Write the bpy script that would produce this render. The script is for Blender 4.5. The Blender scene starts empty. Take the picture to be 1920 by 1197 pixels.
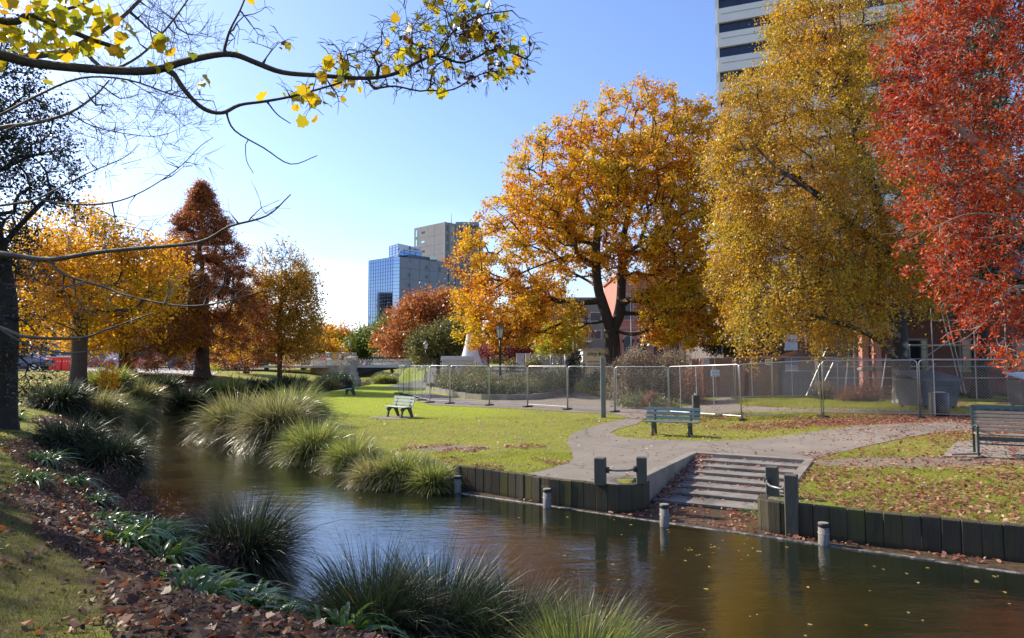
import bpy, bmesh, math, random
import numpy as np
from mathutils import Vector, Matrix, geometry
R_ = math.radians
rs = np.random.RandomState(7)
random.seed(7)
scene = bpy.context.scene
COL = scene.collection

# ---------------- camera, sky, sun, exposure ----------------
EYE = np.array([0, 0, 2.25]); F = 1250.0; PITCH = math.atan(82 / F)
cam = bpy.data.objects.new('camera', bpy.data.cameras.new('camera'))
COL.objects.link(cam); scene.camera = cam
cam.location = EYE; cam.rotation_euler = (R_(90) + PITCH, 0, 0)
cam.data.lens = 36 * F / 1920; cam.data.sensor_width = 36
cam.data.clip_start = .05; cam.data.clip_end = 9000
scene.view_settings.view_transform = 'Standard'; scene.view_settings.look = 'None'
scene.view_settings.gamma = 1; scene.view_settings.exposure = 0.68
SUN_EL, SUN_AZ = R_(34), R_(30)          # azimuth: degrees ahead of due left
sdir = Vector((-math.cos(SUN_AZ) * math.cos(SUN_EL), math.sin(SUN_AZ) * math.cos(SUN_EL), math.sin(SUN_EL)))
sl = bpy.data.lights.new('sun', 'SUN'); sl.energy = 5.0; sl.angle = R_(.53); sl.color = (1, .91, .76)
so = bpy.data.objects.new('sun', sl); COL.objects.link(so)
so.rotation_euler = sdir.to_track_quat('Z', 'Y').to_euler()
world = bpy.data.worlds.new('World'); scene.world = world; world.use_nodes = True
wn = world.node_tree; wn.nodes.clear()
def wadd(t, **k):
    n = wn.nodes.new(t)
    for a, b in k.items(): setattr(n, a, b)
    return n
sky = wadd('ShaderNodeTexSky', sky_type='NISHITA', sun_disc=False)
sky.sun_elevation = SUN_EL; sky.sun_rotation = R_(-60); sky.air_density = 1.15; sky.dust_density = .8; sky.ozone_density = 3.0
tc = wadd('ShaderNodeTexCoord')
mp = wadd('ShaderNodeMapping'); mp.inputs['Scale'].default_value = (2.2, 2.2, 7)
nz = wadd('ShaderNodeTexNoise'); nz.inputs['Scale'].default_value = 1.1; nz.inputs['Detail'].default_value = 7; nz.inputs['Roughness'].default_value = .55
sx = wadd('ShaderNodeSeparateXYZ')
wn.links.new(tc.outputs['Generated'], mp.inputs[0]); wn.links.new(mp.outputs[0], nz.inputs[0]); wn.links.new(tc.outputs['Generated'], sx.inputs[0])
def wmath(op, a, b=None, clamp=False):
    n = wadd('ShaderNodeMath', operation=op, use_clamp=clamp)
    for i, v in enumerate((a, b)):
        if v is None: continue
        if isinstance(v, (int, float)): n.inputs[i].default_value = v
        else: wn.links.new(v, n.inputs[i])
    return n.outputs[0]
# low bank of white cloud near the horizon
band = wmath('MULTIPLY', wmath('SUBTRACT', .27, sx.outputs[2]), 4.2, True)
side = wmath('MULTIPLY', wmath('SUBTRACT', .25, sx.outputs[0]), 1.6, True)
cl = wmath('MULTIPLY', wmath('SUBTRACT', wmath('ADD', nz.outputs[0], wmath('MULTIPLY', band, .36)), .62), 2.0, True)
cl = wmath('MULTIPLY', wmath('MULTIPLY', cl, band), wmath('ADD', wmath('MULTIPLY', side, .75), .25), True)
mixc = wadd('ShaderNodeMixRGB'); wn.links.new(cl, mixc.inputs[0]); tint = wadd('ShaderNodeMixRGB', blend_type='MULTIPLY'); tint.inputs[0].default_value = 1; wn.links.new(sky.outputs[0], tint.inputs[1]); tint.inputs[2].default_value = (.88, .91, 1.12, 1); wn.links.new(tint.outputs[0], mixc.inputs[1]); mixc.inputs[2].default_value = (9.5, 10.2, 11, 1)
bg = wadd('ShaderNodeBackground'); bg.inputs[1].default_value = .14
wo = wadd('ShaderNodeOutputWorld'); wn.links.new(mixc.outputs[0], bg.inputs[0]); wn.links.new(bg.outputs[0], wo.inputs[0])
scene.render.engine = 'CYCLES'
cy = scene.cycles; cy.max_bounces = 8; cy.diffuse_bounces = 3; cy.glossy_bounces = 3; cy.transmission_bounces = 4; cy.transparent_max_bounces = 8
cy.caustics_reflective = False; cy.caustics_refractive = False; cy.sample_clamp_indirect = 6

# ---------------- pixel -> place helpers ----------------
def ray(px, py):
    u = (px - 960) / F; v = -(py - 598.5) / F
    return np.array([u, math.cos(PITCH) - v * math.sin(PITCH), math.sin(PITCH) + v * math.cos(PITCH)])
def W(px, py, z=0.0):
    d = ray(px, py); return EYE + d * ((z - EYE[2]) / d[2])
def D(px, py, Y):
    d = ray(px, py); return EYE + d * (Y / d[1])
def G(px, py):
    d = ray(px, py); t = 1.0
    for _ in range(4000):
        p = EYE + d * t
        if p[2] <= ground(p[0], p[1]): break
        t *= 1.004
    return p

# ---------------- object helpers ----------------
def tag(o, label=None, cat=None, group=None, kind=None):
    if label: o['label'] = label
    if cat: o['category'] = cat
    if group: o['group'] = group
    if kind: o['kind'] = kind
    return o
def thing(name, label, cat, loc=(0, 0, 0), rot=0, group=None):
    o = bpy.data.objects.new(name, None); COL.objects.link(o); o.location = tuple(float(v) for v in loc)
    o.rotation_euler = (0, 0, rot); o.empty_display_size = .2
    return tag(o, label, cat, group)
def link(name, me, mat, parent=None):
    o = bpy.data.objects.new(name, me); COL.objects.link(o)
    for m in (mat if isinstance(mat, (list, tuple)) else [mat]): me.materials.append(m)
    if parent is not None: o.parent = parent
    return o
def npmesh(name, V, Fc, mat, parent=None, k=None, smooth=True):
    """V (n,3); Fc (m,k) faces of equal size"""
    V = np.ascontiguousarray(V, dtype=np.float32).reshape(-1, 3); Fc = np.ascontiguousarray(Fc, dtype=np.int32)
    me = bpy.data.meshes.new(name); m, k = Fc.shape
    me.vertices.add(len(V)); me.vertices.foreach_set('co', V.ravel())
    me.loops.add(m * k); me.loops.foreach_set('vertex_index', Fc.ravel())
    me.polygons.add(m); me.polygons.foreach_set('loop_start', np.arange(0, m * k, k, dtype=np.int32))
    if not smooth:
        me.update(calc_edges=True); me.polygons.foreach_set('use_smooth', np.zeros(m, dtype=bool))
    me.update(calc_edges=True)
    return link(name, me, mat, parent)
class MB:
    """collects simple shapes into one mesh"""
    def __init__(s): s.bm = bmesh.new()
    def box(s, c, size, rz=0, rx=0, ry=0, M=None):
        m = Matrix.Translation(Vector([float(v) for v in c])) @ Matrix.Rotation(rz, 4, 'Z') @ Matrix.Rotation(ry, 4, 'Y') @ Matrix.Rotation(rx, 4, 'X')
        if M is not None: m = M @ m
        m = m @ Matrix.Diagonal((float(size[0]), float(size[1]), float(size[2]), 1))
        bmesh.ops.create_cube(s.bm, size=1, matrix=m); return s
    def bar(s, a, b, w, h=None):
        a = Vector([float(v) for v in a]); b = Vector([float(v) for v in b]); d = b - a
        q = d.to_track_quat('Z', 'Y').to_matrix().to_4x4()
        m = Matrix.Translation((a + b) / 2) @ q @ Matrix.Diagonal((w, h or w, d.length, 1))
        bmesh.ops.create_cube(s.bm, size=1, matrix=m); return s
    def cyl(s, a, b, r0, r1=None, n=12):
        a = Vector([float(v) for v in a]); b = Vector([float(v) for v in b]); d = b - a
        q = d.to_track_quat('Z', 'Y').to_matrix().to_4x4()
        bmesh.ops.create_cone(s.bm, cap_ends=True, segments=n, radius1=r0, radius2=r0 if r1 is None else r1, depth=d.length, matrix=Matrix.Translation((a + b) / 2) @ q); return s
    def tube(s, pts, r, n=8):
        P = [Vector([float(v) for v in p]) for p in pts]; rings = []
        rr = r if isinstance(r, (list, tuple, np.ndarray)) else [r] * len(P)
        up = None
        for i, p in enumerate(P):
            t = (P[min(i + 1, len(P) - 1)] - P[max(i - 1, 0)]).normalized()
            if up is None: up = Vector((0, 0, 1)) if abs(t.z) < .9 else Vector((1, 0, 0))
            x = t.cross(up).normalized(); y = x.cross(t).normalized(); up = y
            rings.append([s.bm.verts.new(p + (x * math.cos(2 * math.pi * k / n) + y * math.sin(2 * math.pi * k / n)) * rr[i]) for k in range(n)])
        for a, b in zip(rings, rings[1:]):
            for k in range(n): f = s.bm.faces.new((a[k], a[(k + 1) % n], b[(k + 1) % n], b[k])); f.smooth = True
        s.bm.faces.new(rings[0]); s.bm.faces.new(rings[-1][::-1]); return s
    def lathe(s, c, prof, n=16, ang=None):
        rings = []
        for (r, z) in prof:
            rings.append([s.bm.verts.new((c[0] + r * math.cos(2 * math.pi * k / n), c[1] + r * math.sin(2 * math.pi * k / n), c[2] + z)) for k in range(n)])
        for a, b in zip(rings, rings[1:]):
            for k in range(n): f = s.bm.faces.new((a[k], a[(k + 1) % n], b[(k + 1) % n], b[k])); f.smooth = n > 8
        s.bm.faces.new(rings[0][::-1]); s.bm.faces.new(rings[-1]); return s
    def prism(s, poly, z0, z1, top=None):
        b = [s.bm.verts.new((float(p[0]), float(p[1]), z0)) for p in poly]; t = [s.bm.verts.new((float(p[0]), float(p[1]), z1 if top is None else top(p))) for p in poly]
        n = len(poly)
        for i in range(n): s.bm.faces.new((b[i], b[(i + 1) % n], t[(i + 1) % n], t[i]))
        s.bm.faces.new(t); s.bm.faces.new(b[::-1]); return s
    def face(s, pts): s.bm.faces.new([s.bm.verts.new(tuple(float(v) for v in p)) for p in pts]); return s
    def build(s, name, mat, parent=None, bevel=0, segs=1):
        bmesh.ops.recalc_face_normals(s.bm, faces=s.bm.faces)
        if bevel: bmesh.ops.bevel(s.bm, geom=list(s.bm.edges), offset=bevel, segments=segs, affect='EDGES', clamp_overlap=True)
        me = bpy.data.meshes.new(name); s.bm.to_mesh(me); s.bm.free(); return link(name, me, mat, parent)
def copy_tree(o, parent=None):
    c = o.copy(); COL.objects.link(c); c.parent = parent
    for ch in list(o.children): copy_tree(ch, c)
    return c
def text_mesh(name, s, size, mat, parent, loc, rot, bold=0, align='CENTER', sx=1.0):
    cu = bpy.data.curves.new(name, 'FONT'); cu.body = s; cu.size = size; cu.extrude = .004; cu.offset = bold; cu.align_x = align; cu.resolution_u = 3
    o = bpy.data.objects.new(name, cu); COL.objects.link(o)
    me = bpy.data.meshes.new_from_object(o.evaluated_get(bpy.context.evaluated_depsgraph_get())); bpy.data.objects.remove(o)
    t = link(name, me, mat, parent); t.location = loc; t.rotation_euler = rot; t.scale = (sx, 1, 1); return t

# ---------------- materials ----------------
def newmat(name):
    m = bpy.data.materials.new(name); m.use_nodes = True; m.node_tree.nodes.clear(); return m
class NT:
    def __init__(s, m): s.t = m.node_tree
    def n(s, typ, ins=None, **k):
        x = s.t.nodes.new(typ)
        for a, b in k.items(): setattr(x, a, b)
        for a, b in (ins or {}).items():
            if hasattr(b, 'is_linked') or isinstance(b, bpy.types.NodeSocket): s.t.links.new(b, x.inputs[a])
            else: x.inputs[a].default_value = b
        return x
    def noise(s, scale, detail=4, rough=.6, coord=None, dist=0):
        i = {'Scale': scale, 'Detail': detail, 'Roughness': rough, 'Distortion': dist}
        if coord is not None: i['Vector'] = coord
        return s.n('ShaderNodeTexNoise', i).outputs[0]
    def math(s, op, a, b=0.0, clamp=False):
        return s.n('ShaderNodeMath', {0: a, 1: b}, operation=op, use_clamp=clamp).outputs[0]
    def mix(s, f, a, b, mode='MIX'):
        return s.n('ShaderNodeMixRGB', {0: f, 1: a, 2: b}, blend_type=mode).outputs[0]
    def ramp(s, f, stops, interp='LINEAR'):
        x = s.n('ShaderNodeValToRGB', {0: f}); cr = x.color_ramp; cr.interpolation = interp
        while len(cr.elements) < len(stops): cr.elements.new(.5)
        for e, (p, c) in zip(cr.elements, stops): e.position = p; e.color = c4(c)
        return x.outputs[0]
    def obj(s): return s.n('ShaderNodeTexCoord').outputs['Object']
    def pos(s): return s.n('ShaderNodeNewGeometry').outputs['Position']
    def rnd(s): return s.n('ShaderNodeNewGeometry').outputs['Random Per Island']
    def out(s, sh): s.n('ShaderNodeOutputMaterial', {'Surface': sh})
def c4(c): return (c[0], c[1], c[2], 1) if not isinstance(c, float) else (c, c, c, 1)
def M(name, col, col2=None, scale=3.0, rough=.6, metal=0, bump=0, bscale=None, spec=.5, rnd=None, detail=5, dirt=None, dscale=.7, stretch=None, lo=.3, hi=.7, alpha=None):
    m = newmat(name); t = NT(m); co = t.pos() if stretch is None else t.n('ShaderNodeMapping', {'Vector': t.obj(), 'Scale': stretch}).outputs[0]
    c = c4(col)
    if col2 is not None: c = t.mix(t.ramp(t.noise(scale, detail, .6, co), [(lo, 0.), (hi, 1.)]), c4(col), c4(col2))
    if rnd is not None: c = t.mix(t.math('MULTIPLY', t.rnd(), 1.0), c, c4(rnd)) if col2 is None else t.mix(t.math('MULTIPLY', t.rnd(), .6), c, c4(rnd))
    if dirt is not None: c = t.mix(t.ramp(t.noise(dscale, 6, .7, t.pos()), [(.48, 0.), (.68, .8)]), c, c4(dirt))
    p = t.n('ShaderNodeBsdfPrincipled', {'Base Color': c, 'Roughness': rough, 'Metallic': metal, 'Specular IOR Level': spec})
    if bump: t.t.links.new(t.n('ShaderNodeBump', {'Strength': bump, 'Distance': .02, 'Height': t.noise(bscale or scale * 3, 6, .65, co)}).outputs[0], p.inputs['Normal'])
    t.out(p.outputs[0]); return m
def leafmat(name, stops, trans=.45, rough=.45, clump=.6, nmix=.55, spec=.35):
    """stops = colour ramp; driven by a mix of clump noise and per-leaf random"""
    m = newmat(name); t = NT(m)
    f = t.math('ADD', t.math('MULTIPLY', t.rnd(), 1 - nmix), t.math('MULTIPLY', t.ramp(t.noise(clump, 3, .5, t.pos()), [(.3, 0.), (.7, 1.)]), nmix))
    c = t.ramp(f, stops)
    p = t.n('ShaderNodeBsdfPrincipled', {'Base Color': c, 'Roughness': rough, 'Specular IOR Level': spec})
    tr = t.n('ShaderNodeBsdfTranslucent', {'Color': t.mix(.5, c, c, 'ADD')})
    t.out(t.n('ShaderNodeMixShader', {0: trans, 1: p.outputs[0], 2: tr.outputs[0]}).outputs[0]); return m
m_bark = M('bark_dark', (.035, .027, .02), (.075, .06, .045), 6, .85, bump=.8, bscale=9, stretch=(3, 3, .6))
m_bark_grey = M('bark_grey', (.07, .06, .05), (.14, .125, .105), 8, .8, bump=.6, bscale=14)
m_bark_red = M('bark_reddish', (.05, .032, .024), (.09, .06, .045), 6, .85, bump=.8, bscale=9, stretch=(3, 3, .6))
m_bark_birch = M('bark_birch', (.035, .03, .026), (.30, .28, .25), 2.2, .8, bump=.6, bscale=9, lo=.52, hi=.68)
m_bark_black = M('bark_black', (.012, .010, .009), (.035, .03, .026), 6, .9, bump=.8, bscale=9)
m_twig_pale = M('twig_pale', (.22, .19, .16), (.34, .30, .26), 8, .6)
m_concrete = M('concrete', (.17, .155, .135), (.27, .25, .22), 2.5, .85, bump=.25, bscale=40, dirt=(.07, .06, .05))
m_kerb = M('kerb_concrete', (.20, .17, .13), (.31, .27, .215), 3, .85, bump=.2, bscale=40, dirt=(.09, .085, .06))
m_post = M('timber_post', (.075, .068, .048), (.13, .115, .08), 4, .8, bump=.4, bscale=12, stretch=(8, 8, 1))
m_metal = M('galvanised_steel', (.42, .43, .43), (.55, .56, .56), 6, .38, metal=.75)
m_wire = M('wire_steel', (.33, .33, .32), None, 1, .5, metal=.2)
m_black = M('black_paint', (.012, .013, .014), (.03, .03, .03), 5, .4)
m_white = M('white_panel', (.62, .62, .62), (.72, .72, .71), 1.5, .5)
m_dark_glass = M('dark_glass', (.012, .016, .022), None, 1, .08, spec=.8)
# ---------------- the lie of the land ----------------
WL = -.5      # water level
def arr(L): return np.array([[float(p[0]), float(p[1])] for p in L])
WALL_L = [(-1.3, 14.8), (-.96, 14.52), (-.08, 13.83), (.7, 13.07), (1.55, 12.54), (1.75, 12.41), (1.95, 12.36), (2.2, 12.4), (2.45, 12.6), (2.62, 12.88)]
U = np.array([math.cos(R_(-29.3)), math.sin(R_(-29.3))]); Vv = np.array([U[1], -U[0]]); A0 = np.array([4.6, 16.72])
def SF(u, v): p = A0 + U * u + Vv * v; return (float(p[0]), float(p[1]))
WALL_R = [SF(2.42, 4.7), (4.18, 11.5), (4.1, 11.32), (4.09, 11.14), (4.16, 10.97), (4.29, 10.84), (4.5, 10.74), (7.02, 9.3), (14, 5.3), (30, -4)]
soft_R = [(-16.5, 130), (-16, 100), (-15.7, 67), (-15.5, 52), (-15, 43), (-14.2, 35)] + [tuple(W(*p, WL)[:2]) for p in [(405, 800), (460, 835), (545, 860), (640, 873), (680, 893), (740, 906), (800, 912)]]
hard = WALL_L + [SF(0, 4.35), SF(0, 0), SF(2.45, 0)] + WALL_R
left = [(30, -6), (18, -1), (9, 1.8), (4, 3.8), (1.6, 5.0), (.3, 5.7), (-1.2, 6.45)] + [tuple(W(*p, WL)[:2]) for p in [(560, 1165), (520, 1112), (495, 1088), (430, 1068), (350, 1035), (325, 995), (285, 955), (262, 905), (245, 850), (248, 792), (300, 774)]] + [(-20.6, 46), (-21.2, 52), (-21.6, 62), (-22, 80), (-22.5, 100), (-24, 130)]
RIV = arr(soft_R + hard + left); LAB = np.array([0] * (len(soft_R) - 1) + [0] + [1] * (len(hard) - 1) + [2] + [3] * len(left))  # 0 soft right, 1 hard right, 2 far east end, 3 left bank
def riv_sd(X, Y):
    P = np.stack([np.ravel(X), np.ravel(Y)], 1).astype(float); best = np.full(len(P), 1e9); lab = np.zeros(len(P), int); ins = np.zeros(len(P), bool)
    n = len(RIV)
    for i in range(n):
        a = RIV[i]; b = RIV[(i + 1) % n]; d = b - a
        t = np.clip(((P - a) @ d) / (d @ d + 1e-12), 0, 1); q = np.hypot(P[:, 0] - a[0] - t * d[0], P[:, 1] - a[1] - t * d[1])
        m = q < best; best[m] = q[m]; lab[m] = LAB[i]
        c = ((a[1] > P[:, 1]) != (b[1] > P[:, 1])); xx = a[0] + (P[:, 1] - a[1]) / (b[1] - a[1] + 1e-12) * d[0]
        ins ^= c & (P[:, 0] < xx)
    return np.where(ins, -best, best), lab
def sm(x): x = np.clip(x, 0, 1); return x * x * (3 - 2 * x)
def vn(X, Y, s=1.0):  # cheap smooth bumps
    return (np.sin(X * 1.3 * s + 1) * np.cos(Y * 1.1 * s + 2) + np.sin(X * 2.9 * s + Y * 1.7 * s) * .5 + np.cos(Y * 3.7 * s - X * 2.1 * s) * .3) / 1.8
def height(X, Y):
    X = np.ravel(np.asarray(X, float)); Y = np.ravel(np.asarray(Y, float)); s, lab = riv_sd(X, Y)
    h = np.zeros(len(X))
    rise = .3 * sm((X - 6) / 6) * sm((Y - 10) / 5) + sm((X + 8) / 6) * np.interp(Y, [42, 70, 95], [0, 1.25, 1.7]) + sm((Y - 88) / 12) * 1.7 * (1 - sm((X + 8) / 6))
    bump = vn(X, Y, .5) * .012
    hr = rise + bump + np.interp(s, [0, .5, 1.4], [-.5, -.12, 0]); hh = np.where(s > .10, rise + np.where(s > .5, bump, 0) - .012, -1.4)
    sL = s / (1 + 2.2 * sm((Y - 58) / 15)); lh = np.interp(sL, [0, .12, .5, 2, 4, 8, 20, 40], [-.52, -.42, -.22, .62, 1.0, 1.25, 1.62, 1.78]) + vn(X, Y, 1.4) * .05 * np.clip(s, 0, 1)
    h = np.select([lab == 0, lab == 1, lab == 2], [hr, hh, hh], lh)
    bed = np.clip(-.52 + s * .8, -1.45, 0)
    return np.where(s < 0, np.where(lab == 1, -1.4, bed), h)
def ground(x, y): return float(height([x], [y])[0])

def seq(parts):
    v = [parts[0][0]]
    for a, b, st in parts:
        n = max(1, int(round((b - a) / st))); v += list(a + (b - a) * (np.arange(n) + 1) / n)
    return np.array(v)
gx = seq([(-4000, -600, 850), (-600, -90, 60), (-90, -26, 3), (-26, -13, .5), (-13, -3, .28), (-3, 8, .11), (8, 20, .4), (20, 40, 1.5), (40, 120, 8), (120, 700, 100), (700, 4000, 900)])
gy = seq([(-600, -60, 180), (-60, -8, 6), (-8, 2.4, .8), (2.4, 8.8, .2), (8.8, 17.4, .11), (17.4, 30, .4), (30, 62, .7), (62, 130, 1.7), (130, 400, 30), (400, 4500, 700)])
XX, YY = np.meshgrid(gx, gy); ZZ = height(XX, YY).reshape(XX.shape)
nx, ny = len(gx), len(gy); idx = np.arange(nx * ny).reshape(ny, nx)
Fq = np.stack([idx[:-1, :-1], idx[:-1, 1:], idx[1:, 1:], idx[1:, :-1]], -1).reshape(-1, 4)
S_, L_ = riv_sd(XX, YY)
def zones(X, Y, s, lab):
    X = np.ravel(X); Y = np.ravel(Y)
    mul = np.zeros(len(X)); dirt = np.zeros(len(X)); lush = np.zeros(len(X)); road = np.zeros(len(X))
    L = lab == 3; sc_ = np.where(Y < 5.5, X + 3.4 - (5.5 - Y) * .72, (2.12 + .25 * np.sin(Y * 1.1) - s))
    mul = np.where(L & (Y < 34), sm(sc_ / .6 + .5), mul)
    mul = np.where(L & (Y >= 34) & (Y < 78), np.clip(sm((4.5 - s) / 2) + .9 * np.exp(-((X + 27) / 4) ** 2 - ((Y - 52) / 9) ** 2), 0, 1), mul)
    road = np.where(L, sm((s - 20 - (Y < 45) * 6) / 1.0) * (Y > 35), 0)
    Rr = ~L
    dirt = np.where(Rr, np.exp(-((X - 8.3 - (Y - 15) * .2) / 2.6) ** 2 - ((Y - 14.9 + (X - 8) * .35) / .75) ** 2) * 1.3, dirt)
    dirt = np.where(Rr, np.maximum(dirt, .75 * np.exp(-((X + 1.6) / 1.6) ** 2 - ((Y - 17.8) / .9) ** 2)), dirt)
    mul = np.where(Rr, np.maximum(.85 * np.exp(-((Y - 22.9) / .9) ** 2) * sm((X - 7) / 4), .5 * sm((X - 12) / 2) * sm((Y - 14) / 1)), mul)
    mul = np.where(Rr & (Y > 26.5) & (X > 5), np.clip(.45 + .4 * vn(X, Y, .9), 0, 1), mul)
    lush = np.where(Rr, sm((18 - X) / 6) * sm((Y - 22) / 12) * sm((2 - X) / 4), 0)
    road = np.where(Rr & (Y > 58) & (X > -12), sm((Y - 60) / 2) , road); road = np.where(Y > 140, 0, road)
    return np.stack([np.clip(mul, 0, 1), np.clip(dirt, 0, 1), np.clip(lush, 0, 1), np.clip(road, 0, 1)], 1)
zc = zones(XX, YY, S_, L_)
def ground_mat():
    m = newmat('ground_mat'); t = NT(m)
    a = t.n('ShaderNodeVertexColor', layer_name='zone'); sp = t.n('ShaderNodeSeparateColor', {0: a.outputs[0]}); po = t.pos()
    big = t.noise(.45, 5, .6, po); fine = t.noise(14, 6, .75, po); fin2 = t.noise(55, 3, .7, po); mid = t.noise(2.3, 5, .65, po)
    grass = t.mix(t.ramp(big, [(.35, 0.), (.65, 1.)]), (.33, .32, .045, 1), (.24, .27, .030, 1))
    grass = t.mix(t.ramp(mid, [(.44, 0.), (.66, .85)]), grass, (.27, .21, .085, 1))
    grass = t.mix(sp.outputs[2], grass, (.34, .40, .022, 1))
    grass = t.mix(t.ramp(fine, [(.25, .6), (.5, 0.)]), grass, (.06, .075, .012, 1))
    grass = t.mix(t.ramp(fin2, [(.5, 0.), (.8, .55)]), grass, (.26, .24, .09, 1))
    dirt = t.mix(fine, (.22, .17, .12, 1), (.34, .27, .20, 1))
    mul = t.ramp(fine, [(.25, (.015, .011, .008)), (.45, (.05, .03, .02)), (.58, (.12, .065, .04)), (.7, (.16, .12, .085))])
    road = t.mix(mid, (.16, .155, .15, 1), (.22, .21, .2, 1))
    def edge(z, k): return t.ramp(t.math('ADD', z, t.math('MULTIPLY', t.math('SUBTRACT', mid, .5), k)), [(.4, 0.), (.6, 1.)])
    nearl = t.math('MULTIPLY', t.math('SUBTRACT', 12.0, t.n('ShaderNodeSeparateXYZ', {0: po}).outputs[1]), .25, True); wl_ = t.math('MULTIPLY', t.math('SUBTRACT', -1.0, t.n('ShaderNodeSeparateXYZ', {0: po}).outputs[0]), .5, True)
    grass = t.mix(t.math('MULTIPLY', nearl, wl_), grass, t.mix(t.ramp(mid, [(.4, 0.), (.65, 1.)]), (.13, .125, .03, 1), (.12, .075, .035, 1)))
    c = t.mix(edge(sp.outputs[1], .9), grass, dirt); c = t.mix(edge(sp.outputs[0], 1.1), c, mul); c = t.mix(a.outputs['Alpha'], c, road)
    p = t.n('ShaderNodeBsdfPrincipled', {'Base Color': c, 'Roughness': .92, 'Specular IOR Level': .15})
    b = t.n('ShaderNodeBump', {'Strength': .9, 'Distance': .05, 'Height': t.math('ADD', fine, t.math('MULTIPLY', fin2, .7))})
    t.t.links.new(b.outputs[0], p.inputs['Normal']); t.out(p.outputs[0]); return m
go = npmesh('ground', np.stack([XX.ravel(), YY.ravel(), ZZ.ravel()], 1), Fq, ground_mat())
ca = go.data.color_attributes.new('zone', 'FLOAT_COLOR', 'POINT'); ca.data.foreach_set('color', zc.astype(np.float32).ravel())
tag(go, kind='structure')

# water
def water_mat():
    m = newmat('river_water'); t = NT(m); po = t.pos()
    st = t.n('ShaderNodeMapping', {'Vector': po, 'Rotation': (0, 0, R_(-32)), 'Scale': (.55, 1.5, 1)}).outputs[0]
    c = t.ramp(t.noise(.8, 4, .6, po), [(.3, (.007, .011, .006)), (.55, (.014, .017, .008)), (.75, (.024, .024, .011))])
    p = t.n('ShaderNodeBsdfPrincipled', {'Base Color': c, 'Roughness': .045, 'IOR': 1.85, 'Specular IOR Level': 1.0})
    patch = t.ramp(t.noise(.35, 3, .5, po), [(.35, .25), (.62, 1.)])
    h = t.math('ADD', t.math('MULTIPLY', t.noise(3.2, 3, .55, st), 1.0), t.math('ADD', t.math('MULTIPLY', t.noise(11, 3, .6, st), .38), t.math('MULTIPLY', t.noise(34, 2, .5, st), .08)))
    b = t.n('ShaderNodeBump', {'Strength': .62, 'Distance': .022, 'Height': t.math('MULTIPLY', h, patch)})
    t.t.links.new(b.outputs[0], p.inputs['Normal']); t.out(p.outputs[0]); return m
wv = [(-60, -40, WL), (60, -40, WL), (60, 140, WL), (-60, 140, WL)]
w_ = npmesh('water', np.array(wv), np.array([[0, 1, 2, 3]]), water_mat()); tag(w_, kind='structure')

# draped sheets (path etc.)
def sheet(name, poly, mat, off=.012, step=.35, jit=0, z=None):
    poly = [tuple(float(v) for v in p[:2]) for p in poly]; P = []
    for i, a in enumerate(poly):
        b = poly[(i + 1) % len(poly)]; n = max(1, int(math.hypot(b[0] - a[0], b[1] - a[1]) / step))
        for k in range(n):
            x = a[0] + (b[0] - a[0]) * k / n; y = a[1] + (b[1] - a[1]) * k / n
            P.append(Vector((x + random.uniform(-jit, jit), y + random.uniform(-jit, jit))))
    nb = len(P); A = np.array([[p.x, p.y] for p in P])
    gxs = np.arange(A[:, 0].min(), A[:, 0].max(), step); gys = np.arange(A[:, 1].min(), A[:, 1].max(), step)
    def inside(x, y):
        c = False; j = nb - 1
        for i in range(nb):
            if (A[i, 1] > y) != (A[j, 1] > y) and x < (A[j, 0] - A[i, 0]) * (y - A[i, 1]) / (A[j, 1] - A[i, 1]) + A[i, 0]: c = not c
            j = i
        return c
    for x in gxs:
        for y in gys:
            if inside(x, y) and np.min(np.hypot(A[:, 0] - x, A[:, 1] - y)) > step * .45: P.append(Vector((float(x), float(y))))
    vs, es, fs, *_ = geometry.delaunay_2d_cdt(P, [], [list(range(nb))], 1, 1e-4)
    XY = np.array([[v.x, v.y] for v in vs]); zz = (height(XY[:, 0], XY[:, 1]) if z is None else np.full(len(XY), z)) + off
    o = npmesh(name, np.column_stack([XY, zz]), np.array([list(f)[:3] for f in fs]), mat); return tag(o, kind='structure')
def asphalt():
    m = newmat('asphalt_path'); t = NT(m); po = t.pos()
    c = t.mix(t.ramp(t.noise(.7, 5, .6, po), [(.3, 0.), (.7, 1.)]), (.22, .185, .145, 1), (.30, .255, .205, 1))
    c = t.mix(t.ramp(t.noise(3.5, 6, .7, po), [(.55, 0.), (.75, .5)]), c, (.13, .115, .10, 1))
    vo = t.n('ShaderNodeTexVoronoi', {'Vector': t.n('ShaderNodeVectorMath', {0: po, 1: t.n('ShaderNodeVectorMath', {0: t.n('ShaderNodeTexNoise', {'Vector': po, 'Scale': 1.1, 'Detail': 5.0}).outputs['Color'], 1: (.9, .9, 0)}, operation='MULTIPLY').outputs[0]}, operation='ADD').outputs[0], 'Scale': .33}, feature='DISTANCE_TO_EDGE').outputs[0]
    c = t.mix(t.ramp(vo, [(.0, .8), (.008, 0.)]), c, (.05, .043, .037, 1))
    f = t.noise(90, 3, .8, po); c = t.mix(t.ramp(f, [(.4, .35), (.6, 0.)]), c, (.09, .08, .07, 1))
    p = t.n('ShaderNodeBsdfPrincipled', {'Base Color': c, 'Roughness': .9, 'Specular IOR Level': .2})
    t.t.links.new(t.n('ShaderNodeBump', {'Strength': .35, 'Distance': .01, 'Height': f}).outputs[0], p.inputs['Normal']); t.out(p.outputs[0]); return m
m_asph = asphalt()
def w2(*L): return [tuple(W(*p)[:2]) for p in L]
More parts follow.
